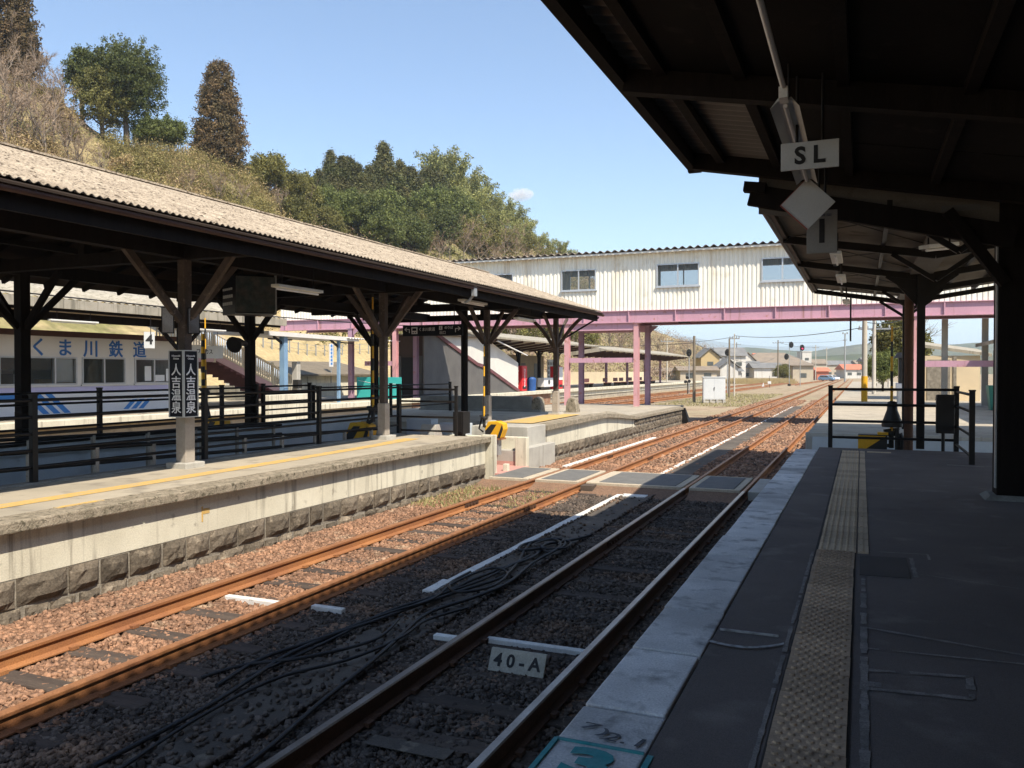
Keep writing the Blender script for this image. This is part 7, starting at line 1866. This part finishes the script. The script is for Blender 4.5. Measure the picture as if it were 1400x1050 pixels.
# far hills and mountains
def range_(name, depth, pts, m, lab, rough, thick, seed):
    r_ = random.Random(seed); V = []; n = 420
    pxs = np.linspace(pts[0][0], pts[-1][0], n)
    ph = [(r_.uniform(0, 6.28), f, 1 / f ** 0.8) for f in (3, 7, 15, 33, 70, 140)]
    for px in pxs:
        y0 = np.interp(px, [p[0] for p in pts], [p[1] for p in pts])
        y0 += sum(math.sin(px * f * 0.006 + o) * w_ for o, f, w_ in ph) * rough
        top = 2.3 + depth * (507.5 - y0) / 1132
        for k in range(6):
            u = k / 5
            x, y = plan(px, depth - thick * (1 - u)); V.append((x, y, -5 + (top + 5) * u ** 0.8))
        x, y = plan(px, depth + thick); V.append((x, y, -5))
    F = np.array([(i * 7 + j, (i + 1) * 7 + j, (i + 1) * 7 + j + 1, i * 7 + j + 1) for i in range(n - 1) for j in range(6)])
    return struct(fast_mesh(name, np.array(V), F, m, smooth=True), lab)
range_('mountain', 7500, [(-300, 480), (300, 470), (800, 466), (870, 461), (930, 459), (960, 464), (1000, 469), (1060, 474), (1110, 472), (1160, 475), (1300, 470), (1800, 476), (2600, 480)], 'far_forest', 'distant blue mountain range', 1.2, 1800, 3)
range_('hill', 1500, [(850, 500), (950, 492), (985, 478), (1020, 475), (1060, 479), (1110, 481), (1150, 474), (1185, 470), (1230, 474), (1350, 468), (1800, 470), (2400, 480)], 'far_forest', 'wooded low hill beyond the town', 1.6, 250, 5)
range_('hill', 800, [(880, 505), (930, 492), (980, 487), (1050, 490), (1120, 488), (1180, 484), (1300, 486), (1800, 480), (2400, 488)], 'far_forest', 'wooded rise behind the town houses', 1.8, 120, 9)
# small white cloud
cm = bpy.data.materials.new('cloud'); cm.use_nodes = True
ct = cm.node_tree; ct.nodes.clear()
co = ct.nodes.new('ShaderNodeOutputMaterial'); cv = ct.nodes.new('ShaderNodeVolumePrincipled'); ctc = ct.nodes.new('ShaderNodeTexCoord'); cn = ct.nodes.new('ShaderNodeTexNoise'); cr = ct.nodes.new('ShaderNodeMapRange')
MATS['cloud'] = cm
ct.links.new(ctc.outputs['Object'], cn.inputs['Vector']); cn.inputs['Scale'].default_value = 0.035; cn.inputs['Detail'].default_value = 5
gl = ct.nodes.new('ShaderNodeVectorMath'); gl.operation = 'LENGTH'; gm_ = ct.nodes.new('ShaderNodeMapping'); gm_.inputs['Scale'].default_value = (1 / 52, 1 / 40, 1 / 27)
ct.links.new(ctc.outputs['Object'], gm_.inputs['Vector']); ct.links.new(gm_.outputs['Vector'], gl.inputs[0])
gs = ct.nodes.new('ShaderNodeMath'); gs.operation = 'SUBTRACT'; ct.links.new(cn.outputs['Fac'], gs.inputs[0])
gh = ct.nodes.new('ShaderNodeMath'); gh.operation = 'MULTIPLY'; gh.inputs[1].default_value = 0.55; ct.links.new(gl.outputs['Value'], gh.inputs[0]); ct.links.new(gh.outputs[0], gs.inputs[1])
cr.inputs['From Min'].default_value = 0.0; cr.inputs['From Max'].default_value = 0.22; cr.inputs['To Max'].default_value = 0.06
ct.links.new(gs.outputs[0], cr.inputs['Value']); ct.links.new(cr.outputs['Result'], cv.inputs['Density'])
cv.inputs['Color'].default_value = (0.99, 0.99, 1, 1); cv.inputs['Anisotropy'].default_value = 0.3
ct.links.new(cv.outputs[0], co.inputs['Volume'])
cx, cy = plan(711, 3000)
b = MB(); b.lathe((0, 0, -27), [(0.5, 0), (26, 5), (44, 15), (52, 27), (46, 38), (28, 49), (0.5, 54)], 24)
o = b.build('cloud', 'cloud'); o.location = (cx, cy, 2.3 + 3000 * (507.5 - 267) / 1132); o.rotation_euler = (0, 0, R(23))
tag(o, 'single small white cloud above the right shoulder of the hill', 'cloud', kind='stuff')
# haze
mz = bpy.data.materials.new('haze'); mz.use_nodes = True
zt = mz.node_tree; zt.nodes.clear()
zo = zt.nodes.new('ShaderNodeOutputMaterial'); zv = zt.nodes.new('ShaderNodeVolumePrincipled')
zv.inputs['Color'].default_value = (0.72, 0.87, 1.0, 1); zv.inputs['Density'].default_value = 0.0002; zv.inputs['Anisotropy'].default_value = 0.2
zt.links.new(zv.outputs[0], zo.inputs['Volume']); MATS['haze'] = mz
HAZE = True
if HAZE:
    b = MB(); b.box(-9500, -400, -6.5, 9500, 12500, 420)
    tag(b.build('haze', 'haze'), 'pale blue haze lying over the town and mountains', 'haze', kind='stuff')
